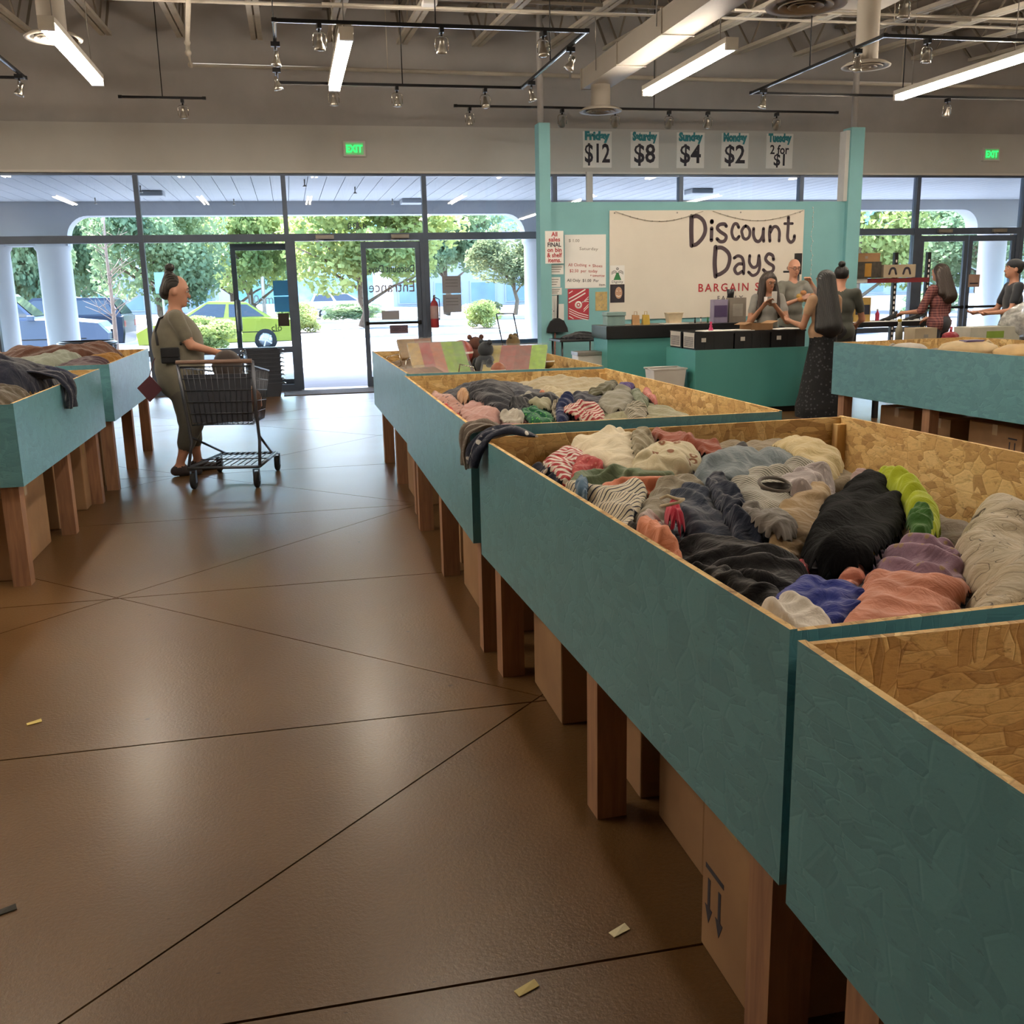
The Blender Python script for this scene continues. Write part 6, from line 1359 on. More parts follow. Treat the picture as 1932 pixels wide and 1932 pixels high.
def hand(B, c, fwd, nrm, curl=0.6, side=1, spread=0.019, k=0.006):
    """palm, four bent fingers of unequal length and a thumb from the side of the palm"""
    c, fwd, nrm = Vector(c), Vector(fwd).normalized(), Vector(nrm).normalized(); lat = fwd.cross(nrm).normalized() * side
    B.rc('skin', c - fwd * .035, c + fwd * .03, .024, .030, .012); B.rc('skin', c + fwd * .02 - lat * .022, c + fwd * .02 + lat * .022, .017, .017, .012)
    for i, L in enumerate((.036, .042, .039, .030)):
        r0 = c + fwd * .045 + lat * spread * (1.5 - i); d1 = (fwd * math.cos(curl * .6) + nrm * math.sin(curl * .6)); d2 = (fwd * math.cos(curl * 1.6) + nrm * math.sin(curl * 1.6)); m_ = r0 + d1 * L
        B.rc('skin', r0 - fwd * .01, m_, .0095, .0088, k); B.rc('skin', m_, m_ + d2 * L * .85, .0088, .0075, k)
    t0 = c - fwd * .005 + lat * .028; t1 = t0 + (lat * .8 + fwd * .7 + nrm * .35).normalized() * .036; B.rc('skin', t0, t1, .012, .010, .008); B.rc('skin', t1, t1 + (fwd * .9 + nrm * .5 - lat * .1).normalized() * .03, .010, .008, k)
M_SKIN = mat('skin_light', '#c48f76', 0.5, scale=9, var=0.06); M_SKIN2 = mat('skin_tan', '#a8775c', 0.5, scale=9, var=0.06)
def m_hair(name, c):
    m, nt, b, out = _newmat(name); w = N(nt, 'TexWave', Scale=26.0, Distortion=3.0, Detail=3.0); w.bands_direction = 'X'; nt.links.new(coords(nt, scale=(1, 1, 0.08)), w.inputs[0])
    cc = lin(c); nt.links.new(ramp(nt, w.outputs['Fac'], [(0.2, tuple(v * .6 for v in cc[:3])), (0.8, tuple(min(1, v * 1.5) for v in cc[:3]))]), b.inputs['Base Color']); b.inputs['Roughness'].default_value = 0.45; bump(nt, b, w.outputs['Fac'], 0.5, 0.006); return m
M_HBR = m_hair('hair_brown', '#2e221c'); M_HBK = m_hair('hair_black', '#100f11'); M_HDB = m_hair('hair_dark_brown', '#1f1916')
M_EYE = mat('eye_white', '#d8d2c8', 0.2); M_IRIS = mat('iris_dark', '#1a1412', 0.2); M_LIP = mat('lip', '#9a5a50', 0.4)
def person(label, x, y, rz, h=1.68, girth=1.0, arms=None, legs=None, cols=None, sleeve=0.55, top_hem=0.50, trouser_end=0.06, head_turn=0.0, nod=0.0, lean=(0, 0), depth=1.0, headk=1.0, loose=0.0, legk=1.0, skirt=None, vox=0.011, pose=None):
    """faces local +y; arms = two (elbow, wrist, hand normal, curl), local metres; lean shifts the upper body"""
    t = thing('person', label, 'person', (x, y, 0), rz, 'people in the shop'); g = girth; B = Body(); lx, ly = lean
    sh = lambda f: (lx * max(0, f - .5) * 2.2, ly * max(0, f - .5) * 2.2)
    def P(px, py, f): o = sh(f); return (px + o[0], py + o[1], f * h)
    B.el('top', P(0, 0, .70), (.165 * g, .115 * g * depth, .16)); B.el('top', P(0, .01 * g * depth, .61), (.152 * g, .118 * g * depth, .13)); B.el('top', P(0, 0, .775), (.15 * g, .09 * depth, .07))
    B.rc('top', P(-.15 * g, 0, .80), P(.15 * g, 0, .80), .052, .052, .05)
    lowm = 'bottom'
    if loose: B.el('top', P(0, 0, .655), (.185 * g, .150 * g * loose, .27), .05); B.rc('top', P(-.06, 0, .53), P(-.06, 0, .49), .155 * g, .15 * g, .06); B.rc('top', P(.06, 0, .53), P(.06, 0, .49), .155 * g, .15 * g, .06)
    B.el('top' if top_hem < .5 else lowm, P(0, -.01, .53), (.172 * g, .13 * g * depth, .12)); B.rc('top', P(-.06, 0, top_hem + .03), P(.06, 0, top_hem + .03), .125 * g, .125 * g)
    if skirt is None:
        L = legs or [((-.095 * g, .01, .28 * h), (-.10, -.02, .055 * h)), ((.095 * g, .01, .28 * h), (.10, -.02, .055 * h))]
        for i, (kn, an) in enumerate(L):
            s_ = -1 if i == 0 else 1; hip = np.array((s_ * .085 * g, 0, .50 * h)); kn, an = np.array(kn, float), np.array(an, float)
            B.rc(lowm, hip, kn, .088 * g * legk, .062 * g * legk)
            e = np.clip((kn[2] - trouser_end * h) / max(.01, kn[2] - an[2]), 0.05, 1.0); cu = kn + (an - kn) * e; B.rc(lowm, kn, cu, .062 * g * legk, .062 * legk)
            B.rc('skin', kn + (an - kn) * .1, an, .046 * g, .034)
            B.rc('shoe', an + (0, -.04, -.045), an + (0, .15, -.06), .040, .034); B.rc('shoe', an + (0, .0, -.035), an + (0, .04, -.04), .042, .04)
    else:
        B.rc('bottom', (0, 0, .53 * h), (0, 0, .10), .15 * g, skirt, .03); B.rc('bottom', (0, 0, .10), (0, 0, .04), skirt, skirt * .99, .02)
        for s_ in (-1, 1): B.rc('shoe', (s_ * .09, .05, .035), (s_ * .09, .22, .03), .035, .03)
    nb = P(0, 0, .82); hc = P(0, .02, .925); B.rc('skin', nb, P(0, .01, .885), .056, .05)
    ct, st = math.cos(head_turn), math.sin(head_turn); cn, sn = math.cos(nod), math.sin(nod)
    def Hd(px, py, pz):
        py, pz = py * cn + pz * sn, -py * sn + pz * cn; px, py = px * ct - py * st, px * st + py * ct; return (hc[0] + px * headk, hc[1] + py * headk, hc[2] + pz * headk)
    B.el('skin', Hd(0, -.005, .02), (.076 * headk, .094 * headk, .098 * headk), .02); B.el('skin', Hd(0, .025, -.045), (.060, .066, .065), .03); B.rc('skin', Hd(0, .088, .008), Hd(0, .106, -.022), .009, .014, .015)
    B.rc('skin', Hd(-.035, .075, .03), Hd(.035, .075, .03), .016, .016, .02); B.rc('skin', Hd(-.016, .086, -.055), Hd(.016, .086, -.055), .010, .010, .014); B.el('skin', Hd(0, .072, -.085), (.026, .022, .022), .02)
    for s_ in (-1, 1): B.el('skin', Hd(s_ * .078, -.005, -.005), (.012, .022, .032), .01)
    A = arms or [((-.24, -.02, .62 * h), (-.24, .05, .49 * h), (0, 1, 0), .5), ((.24, -.02, .62 * h), (.24, .05, .49 * h), (0, 1, 0), .5)]
    for i, (el_, wr, nr, cl) in enumerate(A):
        s_ = -1 if i == 0 else 1; S0_ = np.array(P(s_ * .175 * g, 0, .80)); el_, wr = np.array(el_, float), np.array(wr, float); m_ = S0_ + (el_ - S0_) * sleeve
        B.rc('top', S0_, m_, .060, .056); B.rc('skin', S0_ + (el_ - S0_) * .2, el_, .044, .037, .015); B.rc('skin', el_, wr, .038, .025, .02)
        f = (wr - el_) / np.linalg.norm(wr - el_); hand(B, wr + f * .05, f, nr, cl, side=s_)
    mm = {'skin': M_SKIN, 'top': M_INK, 'bottom': M_INK, 'shoe': M_BLKP}; mm.update(cols or {})
    B.build('body', mm, t, vox, 0.002)
    for s_ in (-1, 1):
        e = MB(); e.ball(Hd(s_ * .031, .083, .012), .0125, .010, .008, 10); e.build('eye', M_EYE, t); e = MB(); e.ball(Hd(s_ * .031, .092, .012), .0055, .004, .0055, 8); e.build('iris', M_IRIS, t)
        b = MB(); b.tube([Hd(s_ * .016, .094, .033), Hd(s_ * .032, .095, .038), Hd(s_ * .05, .084, .033)], .0035, 5); b.build('eyebrow', M_HDB, t)
    b = MB(); b.tube([Hd(-.022, .094, -.056), Hd(0, .100, -.058), Hd(.022, .094, -.056)], [.003, .006, .003], 6); b.build('mouth', M_LIP, t)
    t['hd'] = [*hc, head_turn]
    return t, Hd
def hair(t, Hd, m, prims, name='hair'):
    B = Body()
    for q in prims:
        if q[0] == 'e': B.el('h', Hd(*q[1]) if q[3] else q[1], q[2], .03)
        else: B.rc('h', Hd(*q[1]) if q[5] else q[1], Hd(*q[2]) if q[6] else q[2], q[3], q[4], .03)
    return B.build(name, {'h': m}, t, 0.010)
CAP = ('e', (0, -.018, .035), (.088, .098, .094), True)
def C_(col, rough=.9, sc=12, var=.12): return mat('fabric_' + col.strip('#'), col, rough, scale=sc, var=var, bmp=.15, sheen=.2)

# the woman with the cart, side on, hair in a top knot
w1, H1 = person('woman in a khaki top with a top knot leaning on the shopping cart', -0.93, 8.85, -math.pi / 2 + 0.12, 1.66, 1.25,
    arms=[((-.27, .02, 1.08), (-.20, .27, 1.02), (0, .2, -1), 1.0), ((.25, .10, 1.10), (.17, .31, 1.03), (0, .2, -1), 1.0)],
    legs=[((-.10, .04, .44), (-.10, .08, .09)), ((.11, .05, .44), (.12, -.08, .09))], cols={'top': C_('#6f6a5c'), 'bottom': C_('#57544c'), 'shoe': C_('#3a3234')}, sleeve=.62, top_hem=.475, trouser_end=.17, head_turn=-.1, nod=.18, depth=1.12, headk=1.12, loose=1.12, legk=1.22)
hair(w1, H1, M_HDB, [CAP, ('c', (0, -.05, .09), (0, -.06, .13), .05, .035, 1, 1), ('e', (0, -.07, -.02), (.075, .05, .06), True)]); hair(w1, H1, M_HDB, [('e', (0, -.055, .165), (.042, .042, .036), True)], 'hair_bun')
# behind the till: the woman with the phone
w2, H2 = person('woman with long brown hair and a grey T-shirt holding up a phone', 6.06, 12.05, math.pi - .25, 1.64, .90,
    arms=[((-.22, .17, 1.02), (-.04, .29, 1.21), (.35, .5, .2), 1.1), ((.25, .10, 1.00), (.13, .27, 1.20), (-.4, .5, .2), 1.0)], cols={'top': C_('#7d7b76'), 'bottom': C_('#2a2c34'), 'skin': M_SKIN2}, sleeve=.5, head_turn=.35, nod=.35, vox=.009)
hair(w2, H2, M_HBR, [CAP, ('c', (-.07, -.03, .02), (-.12, -.02, 1.12), .055, .075, 1, 0), ('c', (.07, -.03, .02), (.11, .0, 1.10), .05, .07, 1, 0), ('c', (0, -.07, .02), (0, -.10, 1.08), .075, .10, 1, 0), ('c', (-.075, .03, -.02), (-.14, .06, 1.16), .028, .05, 1, 0), ('c', (.075, .02, -.02), (.13, .07, 1.15), .026, .045, 1, 0)])
# the bald man
w3, H3 = person('bald man in a grey T-shirt and glasses holding up a clear bag', 6.88, 12.95, math.pi + .05, 1.84, 1.02,
    arms=[((-.33, .16, 1.30), (-.10, .30, 1.50), (.6, .3, -.3), .9), ((.27, .12, 1.18), (.10, .30, 1.27), (-.4, .4, .2), .9)], cols={'top': C_('#6c6b62'), 'bottom': C_('#2c2c30')}, sleeve=.5, head_turn=-.1, nod=.25, vox=.009)
g_ = MB()
for s_ in (-1, 1): g_.tube([H3(s_ * .033 + .024 * math.cos(a), .102, .010 + .018 * math.sin(a)) for a in [k * .5236 for k in range(12)]], .0022, 5, closed=True); g_.tube([H3(s_ * .057, .10, .014), H3(s_ * .08, .02, .014), H3(s_ * .08, -.02, .005)], .002, 5)
g_.tube([H3(-.009, .104, .014), H3(.009, .104, .014)], .002, 5); g_.build('glasses', M_BLKP, w3)
hair(w3, H3, mat('grey_stubble', '#8a7468', 0.7), [('e', (-.07, -.03, -.01), (.014, .04, .03), True), ('e', (.07, -.03, -.01), (.014, .04, .03), True)], 'side_hair')
# woman seen from behind, black hair to the waist
def m_skirt():
    m, nt, b, out = _newmat('dark_print_skirt'); v = N(nt, 'TexVoronoi', Scale=26.0); nt.links.new(coords(nt), v.inputs[0])
    nt.links.new(ramp(nt, v.outputs['Distance'], [(0.22, lin('#3a3c40')), (0.34, lin('#121317'))]), b.inputs['Base Color']); b.inputs['Roughness'].default_value = .9; return m
w4, H4 = person('woman seen from behind with waist-long black hair and a long dark skirt', 5.87, 10.30, .12, 1.63, .92,
    arms=[((-.23, .06, 1.02), (-.22, .27, 1.06), (0, .1, 1), .8), ((.22, .05, 1.0), (.18, .25, 1.0), (0, .1, 1), .8)], cols={'top': C_('#b08e70'), 'bottom': m_skirt(), 'skin': M_SKIN2}, sleeve=.4, skirt=.27, top_hem=.56)
hair(w4, H4, M_HBK, [CAP, ('c', (0, -.06, .03), (0, -.12, 1.02), .085, .13, 1, 0), ('c', (-.06, -.04, .0), (-.12, -.10, 1.0), .05, .06, 1, 0), ('c', (.06, -.04, .0), (.12, -.10, .98), .05, .065, 1, 0), ('c', (.06, -.02, -.02), (.17, -.06, 1.02), .03, .035, 1, 0)])
# person in olive beside her
w5, H5 = person('person in a dark olive shirt with a hair bun leaning over the goods', 6.68, 11.35, -.55, 1.70, 1.08, arms=[((-.25, .12, 1.08), (-.18, .32, 1.0), (0, .1, -1), .8), ((.27, .14, 1.04), (.22, .36, .98), (0, .1, -1), .8)], cols={'top': C_('#3b3d36'), 'bottom': C_('#1d1e22')}, sleeve=.6, lean=(0, .06))
hair(w5, H5, M_HBK, [CAP]); hair(w5, H5, M_HBK, [('e', (0, -.06, .14), (.045, .045, .04), True)], 'hair_bun')
# woman in a red checked shirt
def m_plaid():
    m, nt, b, out = _newmat('red_checked_flannel'); w = N(nt, 'TexWave', Scale=9.0); w.bands_direction = 'X'; u = N(nt, 'TexWave', Scale=9.0); u.bands_direction = 'Z'; co = coords(nt); nt.links.new(co, w.inputs[0]); nt.links.new(co, u.inputs[0])
    c = mixc(nt, .5, ramp(nt, w.outputs['Fac'], [(.4, lin('#5a2a30')), (.6, lin('#8a4a46'))]), ramp(nt, u.outputs['Fac'], [(.4, lin('#4a2c34')), (.6, lin('#96706a'))])); nt.links.new(c, b.inputs['Base Color']); b.inputs['Roughness'].default_value = .9; return m
w6, H6 = person('woman with long brown hair in a red checked shirt at the shoe shelf', 8.80, 12.35, .35, 1.72, 1.0, arms=[((-.25, .12, 1.08), (-.24, .36, 1.06), (0, .1, -1), .7), ((.24, .06, 1.06), (.2, .28, .98), (0, .1, -1), .7)], cols={'top': m_plaid(), 'bottom': C_('#2b2d38')}, sleeve=.95, lean=(0, .03))
hair(w6, H6, M_HBR, [CAP, ('c', (0, -.06, .03), (.02, -.11, 1.28), .08, .11, 1, 0), ('c', (.06, -.03, 0), (.12, -.07, 1.26), .05, .055, 1, 0), ('c', (-.06, -.03, 0), (-.09, -.07, 1.32), .05, .05, 1, 0)])
# person in a cap
w7, H7 = person('person in a black T-shirt and a dark cap beside the stacked clear boxes', 8.98, 11.15, 1.25, 1.74, .98, arms=[((-.25, .10, 1.10), (-.20, .33, 1.08), (0, .1, 1), .6), ((.25, .10, 1.10), (.2, .33, 1.08), (0, .1, 1), .6)], cols={'top': C_('#22262e'), 'bottom': C_('#26282e')}, sleeve=.6)
hair(w7, H7, M_HDB, [('e', (0, -.02, .02), (.085, .097, .09), True)]); B_ = Body(); B_.el('h', H7(0, -.01, .055), (.092, .105, .075), .02); B_.rc('h', H7(-.05, -.10, .05), H7(.05, -.10, .05), .03, .03, .02); B_.rc('h', H7(-.045, -.16, .045), H7(.045, -.16, .045), .012, .012, .03); B_.build('baseball_cap', {'h': C_('#2a2d33')}, w7)

# ------------------------------------------------------------------ things in hands
M_CLEAR = None
def m_film(name, tint, op=0.35):
    m = bpy.data.materials.new(name); m.use_nodes = True; nt = m.node_tree; nt.nodes.clear(); out = N(nt, 'OutputMaterial'); tr = N(nt, 'BsdfTransparent'); pb = N(nt, 'BsdfPrincipled'); mx = N(nt, 'MixShader')
    n = N(nt, 'TexNoise', Scale=18.0, Detail=3.0); nt.links.new(coords(nt), n.inputs[0]); pb.inputs['Base Color'].default_value = lin(tint); pb.inputs['Roughness'].default_value = .15; bump(nt, pb, n.outputs[0], .6, .01)
    nt.links.new(ramp(nt, n.outputs[0], [(.35, (op * .6,) * 3), (.65, (min(1, op * 1.5),) * 3)]), mx.inputs[0]); nt.links.new(tr.outputs[0], mx.inputs[1]); nt.links.new(pb.outputs[0], mx.inputs[2]); nt.links.new(mx.outputs[0], out.inputs[0]); return m
M_FILM = m_film('clear_film', '#dfe2e2', .10); M_MILK = m_film('milky_film', '#cfd0cc', .75)
def lump(rx, ry, rz, seed, n=22, amp=.12, top=None):
    """crumpled bag: a lumpy ellipsoid, optionally gathered at the top"""
    r = MB(); m = n // 2 + 2; vs = []
    for i in range(m + 1):
        th = math.pi * i / m
        for k in range(n):
            a = 2 * math.pi * k / n; p = np.array([math.sin(th) * math.cos(a), math.sin(th) * math.sin(a), math.cos(th)]); s_ = 1 + amp * (math.sin(5 * a + seed) * math.sin(3 * th + seed) + .6 * math.sin(9 * a - seed + 4 * th) + .5 * math.sin(7 * th + 3 * a))
            if top and p[2] > .55: s_ *= 1 - .55 * (p[2] - .55) / .45; p = p * np.array([1, 1, 1 + top * (p[2] - .55)])
            vs.append((p[0] * rx * s_, p[1] * ry * s_, rz + p[2] * rz * (1 + .3 * (s_ - 1))))
    fs = [(i * n + k, (i + 1) * n + k, (i + 1) * n + (k + 1) % n, i * n + (k + 1) % n) for i in range(m) for k in range(n)]
    return r.add(vs, fs, 0, True)
def local(t, q):
    a = t.rotation_euler.z; return (t.location.x + q[0] * math.cos(a) - q[1] * math.sin(a), t.location.y + q[0] * math.sin(a) + q[1] * math.cos(a), q[2])
q = local(w2, (-.005, .345, 1.255)); t = thing('phone', 'pale phone held up by the woman with long brown hair', 'phone', q, w2.rotation_euler.z + .3); MB().bbox(-.036, .036, -.005, .005, 0, .145, .004).build('case', M_WHITEP, t); MB().box(-.033, .033, -.0062, -.005, .006, .139).build('screen', M_BLKP, t)
q = local(w2, (.10, .335, 1.255)); t = thing('card', 'small white card in the raised hand of the woman with long brown hair', 'card', q, w2.rotation_euler.z - .3); MB().box(-.02, .02, -.001, .001, 0, .08).build('card_body', M_PAPER, t)
q = local(w3, (.0, .36, 1.19)); t = thing('goods_bag', 'clear bag of yellow goods held up by the bald man', 'bag', q); lump(.17, .09, .15, 2, top=.5).build('film', M_FILM, t)
for i in range(7): lump(.045, .035, .035, i, 12, .1).build('yellow_item', mat('mustard_yellow' if i % 2 else 'amber_yellow', '#c99a2e' if i % 2 else '#b8742a', .4), t).location = (-.09 + .045 * (i % 5) , -.0 + .02 * (i % 2), .05 + .045 * (i // 3))
# shoulder bag and maroon wallet of the woman with the cart
t = thing('shoulder_bag', 'black shoulder bag on the woman with the cart', 'bag', (-.97, 8.60, .96), .1); MB().bbox(-.075, .075, -.02, .02, .0, .13, .012).build('pouch', M_BLKP, t); MB().bbox(-.072, .072, -.026, -.018, .05, .128, .004).build('flap', M_BLKP, t); o = MB(); o.tube([(-.09, 0, .15), (-.10, .06, .26), (-.06, .14, .36), (.0, .24, .38), (.05, .18, .33), (.09, .05, .2), (.09, 0, .15)], .010, 6); o.build('strap', M_BLKP, t)
t = thing('maroon_purse', 'flat maroon purse hanging behind the woman with the cart', 'purse', (-1.17, 8.72, .66)); MB().obox((0, 0, .09), (.055, 0, .05), (0, .012, 0), (-.045, 0, .06)).build('pouch', C_('#5a2f38'), t); o = MB(); o.tube([(0, 0, .18), (.04, .02, .30), (.10, .05, .42)], .004, 5); o.build('strap', C_('#5a2f38'), t)

# ------------------------------------------------------------------ shopping cart
M_CART = mat('grey_steel', '#5d6068', 0.35, 0.8, scale=6, var=.1)
ct_ = thing('shopping_cart', 'grey wire shopping cart in front of the woman with a top knot', 'cart', (-.50, 8.42, 0), -.20)
fr = MB()
for s_ in (-1, 1):
    fr.tube([(s_ * .29, -.42, 1.00), (s_ * .275, -.36, .62), (s_ * .27, -.30, .36), (s_ * .28, -.40, .17)], .013, 8); fr.tube([(s_ * .28, -.42, .17), (s_ * .24, .40, .15)], .012, 8); fr.tube([(s_ * .27, -.30, .40), (s_ * .20, .38, .16)], .010, 8)
fr.tube([(-.24, .40, .15), (.24, .40, .15)], .012, 8); fr.tube([(-.28, -.42, .17), (.28, -.42, .17)], .012, 8); fr.build('frame', M_CART, ct_)
o = MB(); o.tube([(-.29, -.44, 1.0), (.29, -.44, 1.0)], .017, 10); o.build('handle', mat('handle_plastic', '#7a5f52', .5), ct_)
def wires(pts_a, pts_b, n, r=.0035):
    m = MB()
    for k in range(n + 1):
        t_ = k / n; a = Vector(pts_a[0]).lerp(Vector(pts_a[1]), t_); b = Vector(pts_b[0]).lerp(Vector(pts_b[1]), t_); m.tube([a, b], r, 5)
    return m
bt = [(-.28, -.40, .96), (.28, -.40, .96), (.22, .42, .86), (-.22, .42, .86)]; bb = [(-.24, -.34, .50), (.24, -.34, .50), (.17, .34, .46), (-.17, .34, .46)]
for i in range(4):
    j = (i + 1) % 4; m = wires((bt[i], bt[j]), (bb[i], bb[j]), 12, .003)
    for k in range(6):
        t_ = k / 5; m.tube([Vector(bt[i]).lerp(Vector(bb[i]), t_), Vector(bt[j]).lerp(Vector(bb[j]), t_)], .0035, 5)
    w_ = m.build('basket_side', M_CART, ct_); w_['kind'] = 'stuff'
m = wires((bb[0], bb[1]), (bb[3], bb[2]), 14); m.tube([*bb], .005, 5, closed=True); m.build('basket_floor', M_CART, ct_)['kind'] = 'stuff'
o = MB(); o.tube([*bt], .008, 8, closed=True); o.build('basket_rim', M_CART, ct_)
o = MB(); o.add([(-.26, -.39, .90), (.26, -.39, .90), (.235, -.335, .52), (-.235, -.335, .52)], [(0, 1, 2, 3)]); so = o.build('seat_flap', mat('flap_plastic', '#3a3d46', .5), ct_); so.modifiers.new('thick', 'SOLIDIFY').thickness = .008
m = wires(((-.27, -.40, .185), (.27, -.40, .185)), ((-.23, .38, .165), (.23, .38, .165)), 10, .004); m.tube([(-.27, -.1, .185), (.27, -.1, .185)], .005, 5); m.build('lower_tray', M_CART, ct_)['kind'] = 'stuff'
for sx in (-1, 1):
    for yy in (-.40, .36):
        w_ = MB(); w_.lathe((sx * .25, yy, .065), [(.012, -.016), (.058, -.016), (.065, -.010), (.065, .010), (.058, .016), (.012, .016)], 20, axis='x'); wo = w_.build('wheel', M_TYRE, ct_)
        f_ = MB(); f_.box(sx * .25 - .024, sx * .25 - .019, yy - .02, yy + .02, .05, .15); f_.box(sx * .25 + .019, sx * .25 + .024, yy - .02, yy + .02, .05, .15); f_.box(sx * .25 - .024, sx * .25 + .024, yy - .02, yy + .02, .145, .152); f_.build('fork', M_CART, wo)
o = lump(.19, .17, .14, 4, amp=.08).build('cart_goods', C_('#7a5038')); o.location = (-.45, 8.52, .50); tag(o, 'brown orange bundle of goods in the shopping cart', 'goods')
o = lump(.16, .13, .13, 6, amp=.08).build('yellow_goods', C_('#8a7440')); o.location = (-.50, 8.33, .49); tag(o, 'yellow olive bundle of goods in the shopping cart', 'goods')
o = lump(.12, .10, .14, 3, amp=.05).build('dark_hat', C_('#3a3230')); o.location = (-.52, 8.50, .78); tag(o, 'dark rounded bundle on top of the goods in the cart', 'goods')

# ------------------------------------------------------------------ stack of hand baskets by the doors
M_BASK = mat('basket_plastic', '#2f343e', .45, scale=8, var=.08)
def basket(z, i):
    t = thing('hand_basket', ('lowest', 'second lowest', 'third lowest', 'fourth lowest', 'middle', 'fourth highest', 'third highest', 'second highest', 'topmost')[i] + ' dark plastic hand basket of the stack beside the entrance', 'basket', (-.42, 15.35, z), .12 + .02 * math.sin(i * 2.1), 'stacked hand baskets'); o = MB(); w, d, h, T = .24, .17, .20, .006
    for sx, sy in ((0, -1), (0, 1)): o.add([(-w * .86, sy * d * .86, 0), (w * .86, sy * d * .86, 0), (w, sy * d, h), (-w, sy * d, h)], [(0, 1, 2, 3)])
    for sx in (-1, 1): o.add([(sx * w * .86, -d * .86, 0), (sx * w * .86, d * .86, 0), (sx * w, d, h), (sx * w, -d, h)], [(0, 1, 2, 3)])
    o.add([(-w * .86, -d * .86, 0), (w * .86, -d * .86, 0), (w * .86, d * .86, 0), (-w * .86, d * .86, 0)], [(0, 1, 2, 3)]); b_ = o.build('tub', M_BASK, t, fix=False); b_.modifiers.new('thick', 'SOLIDIFY').thickness = .005
    r = MB(); r.tube([(-w, -d, h), (w, -d, h), (w, d, h), (-w, d, h)], .010, 6, closed=True); r.build('rim', M_BASK, t)
    for s_ in (-1, 1):
        hd = MB(); hd.tube([(s_ * w, -.11, h), (s_ * (w + .05), -.10, h - .01), (s_ * (w + .075), 0, h - .015), (s_ * (w + .05), .10, h - .01), (s_ * w, .11, h)], .006, 6); hd.build('handle', M_CHROME, t)
for i in range(9): basket(.0 + .062 * i, i)

# ------------------------------------------------------------------ entrance details
t = thing('fire_extinguisher', 'red fire extinguisher hung on the mullion beside the door', 'fire extinguisher', (2.27, 15.96, .92)); o = MB(); o.lathe((0, 0, 0), [(.001, 0), (.06, 0), (.066, .02), (.066, .34), (.05, .40), (.022, .43), (.022, .46), (.001, .46)], 20); o.build('cylinder', mat('extinguisher_red', '#a03038', .35, scale=6), t); MB().lathe((0, 0, 0), [(.0675, .14), (.0675, .34)], 20).build('label_band', mat('label_pink', '#b89a98', .6), t)
o = MB(); o.box(-.012, .012, -.09, .02, .47, .485); o.box(-.012, .012, -.08, .01, .50, .512); o.box(-.015, .015, -.015, .015, .45, .50); o.build('lever', M_METAL, t); o = MB(); o.tube([(.02, 0, .47), (.08, 0, .44), (.085, 0, .30), (.075, 0, .12)], .008, 6); o.build('hose', M_BLKP, t); MB().box(-.03, .03, .055, .09, .1, .42).build('bracket', M_METAL, t)
M_DECAL = mat('grey_decal', '#3a4a4c', .6); M_WDECAL = m_leaf('white_decal', '#f4f8f8', '#ffffff', .8)
# lettering on the glass (read from outside)
text('4238', .13, (1.13, 16.09, 2.50), M_DECAL, bpy.data.objects['window_4'], mirror=True, width=.30, name='street_number')
yl = 16.092
text('Discount Days', .16, (1.63, yl, 1.83), M_DECAL, door_r, mirror=True, width=.72, bold=.002); text('Entrance', .24, (1.62, yl, 1.57), mat('brown_decal', '#7a6a62', .6), door_r, mirror=True, width=.72)
text('10am', .20, (-.40, 16.262, 1.42), M_WDECAL, door_l, width=.36, bold=.002); text('clo', .15, (-.20, 16.262, .98), M_DECAL, door_l, width=.16)
M_TEALS = m_leaf('teal_sticker', '#7fb6cc', '#8ac0d4', .7)
for z0, z1, m, x0, x1, nm in ((1.47, 1.70, M_TEALS, -.21, .03, 'teal_sticker'), (1.22, 1.455, M_TEALS, -.21, .03, 'teal_sticker'), (1.00, 1.20, m_leaf('brown_sticker', '#8a7670', '#6f5d58', .5), -.17, .0, 'brown_sticker')): MB().box(x0, x1, 16.258, 16.262, z0, z1).build(nm, m, door_l)
n_ = MB(); n_.box(1.44, 1.72, 16.085, 16.09, 1.06, 1.20); n_.build('paper_notice', m_leaf('notice_back', '#c4bcb8', '#b8b0ac', .5), door_r); n_ = MB(); n_.box(1.56, 1.85, 16.085, 16.09, .84, .97); n_.build('open_sign', mat('sign_purple', '#6a5a66', .7), door_r); text('CLOSED', .07, (1.705, 16.083, .905), M_INK, door_r, mirror=True, width=.22)
w5o = bpy.data.objects['window_5']
for z0, z1 in ((1.45, 1.72), (1.15, 1.43)):
    n_ = MB().box(2.43, 2.73, 16.088, 16.094, z0, z1).build('window_notice', m_leaf('notice_back', '#c4bcb8', '#b8b0ac', .5), w5o); a = MB(); [a.box(2.48, 2.68, 16.084, 16.088, z1 - .06 - .05 * k - .008, z1 - .06 - .05 * k + .008) for k in range(3)]; a.build('printed_lines', M_PENCIL, n_)
n_ = MB().box(11.99, 12.22, 16.07, 16.076, 1.36, 1.58).build('door_notice', mat('notice_tan', '#b89a88', .8), door_b); a = MB(); a.box(12.02, 12.19, 16.066, 16.07, 1.41, 1.435); a.build('printed_line', M_INK, n_)
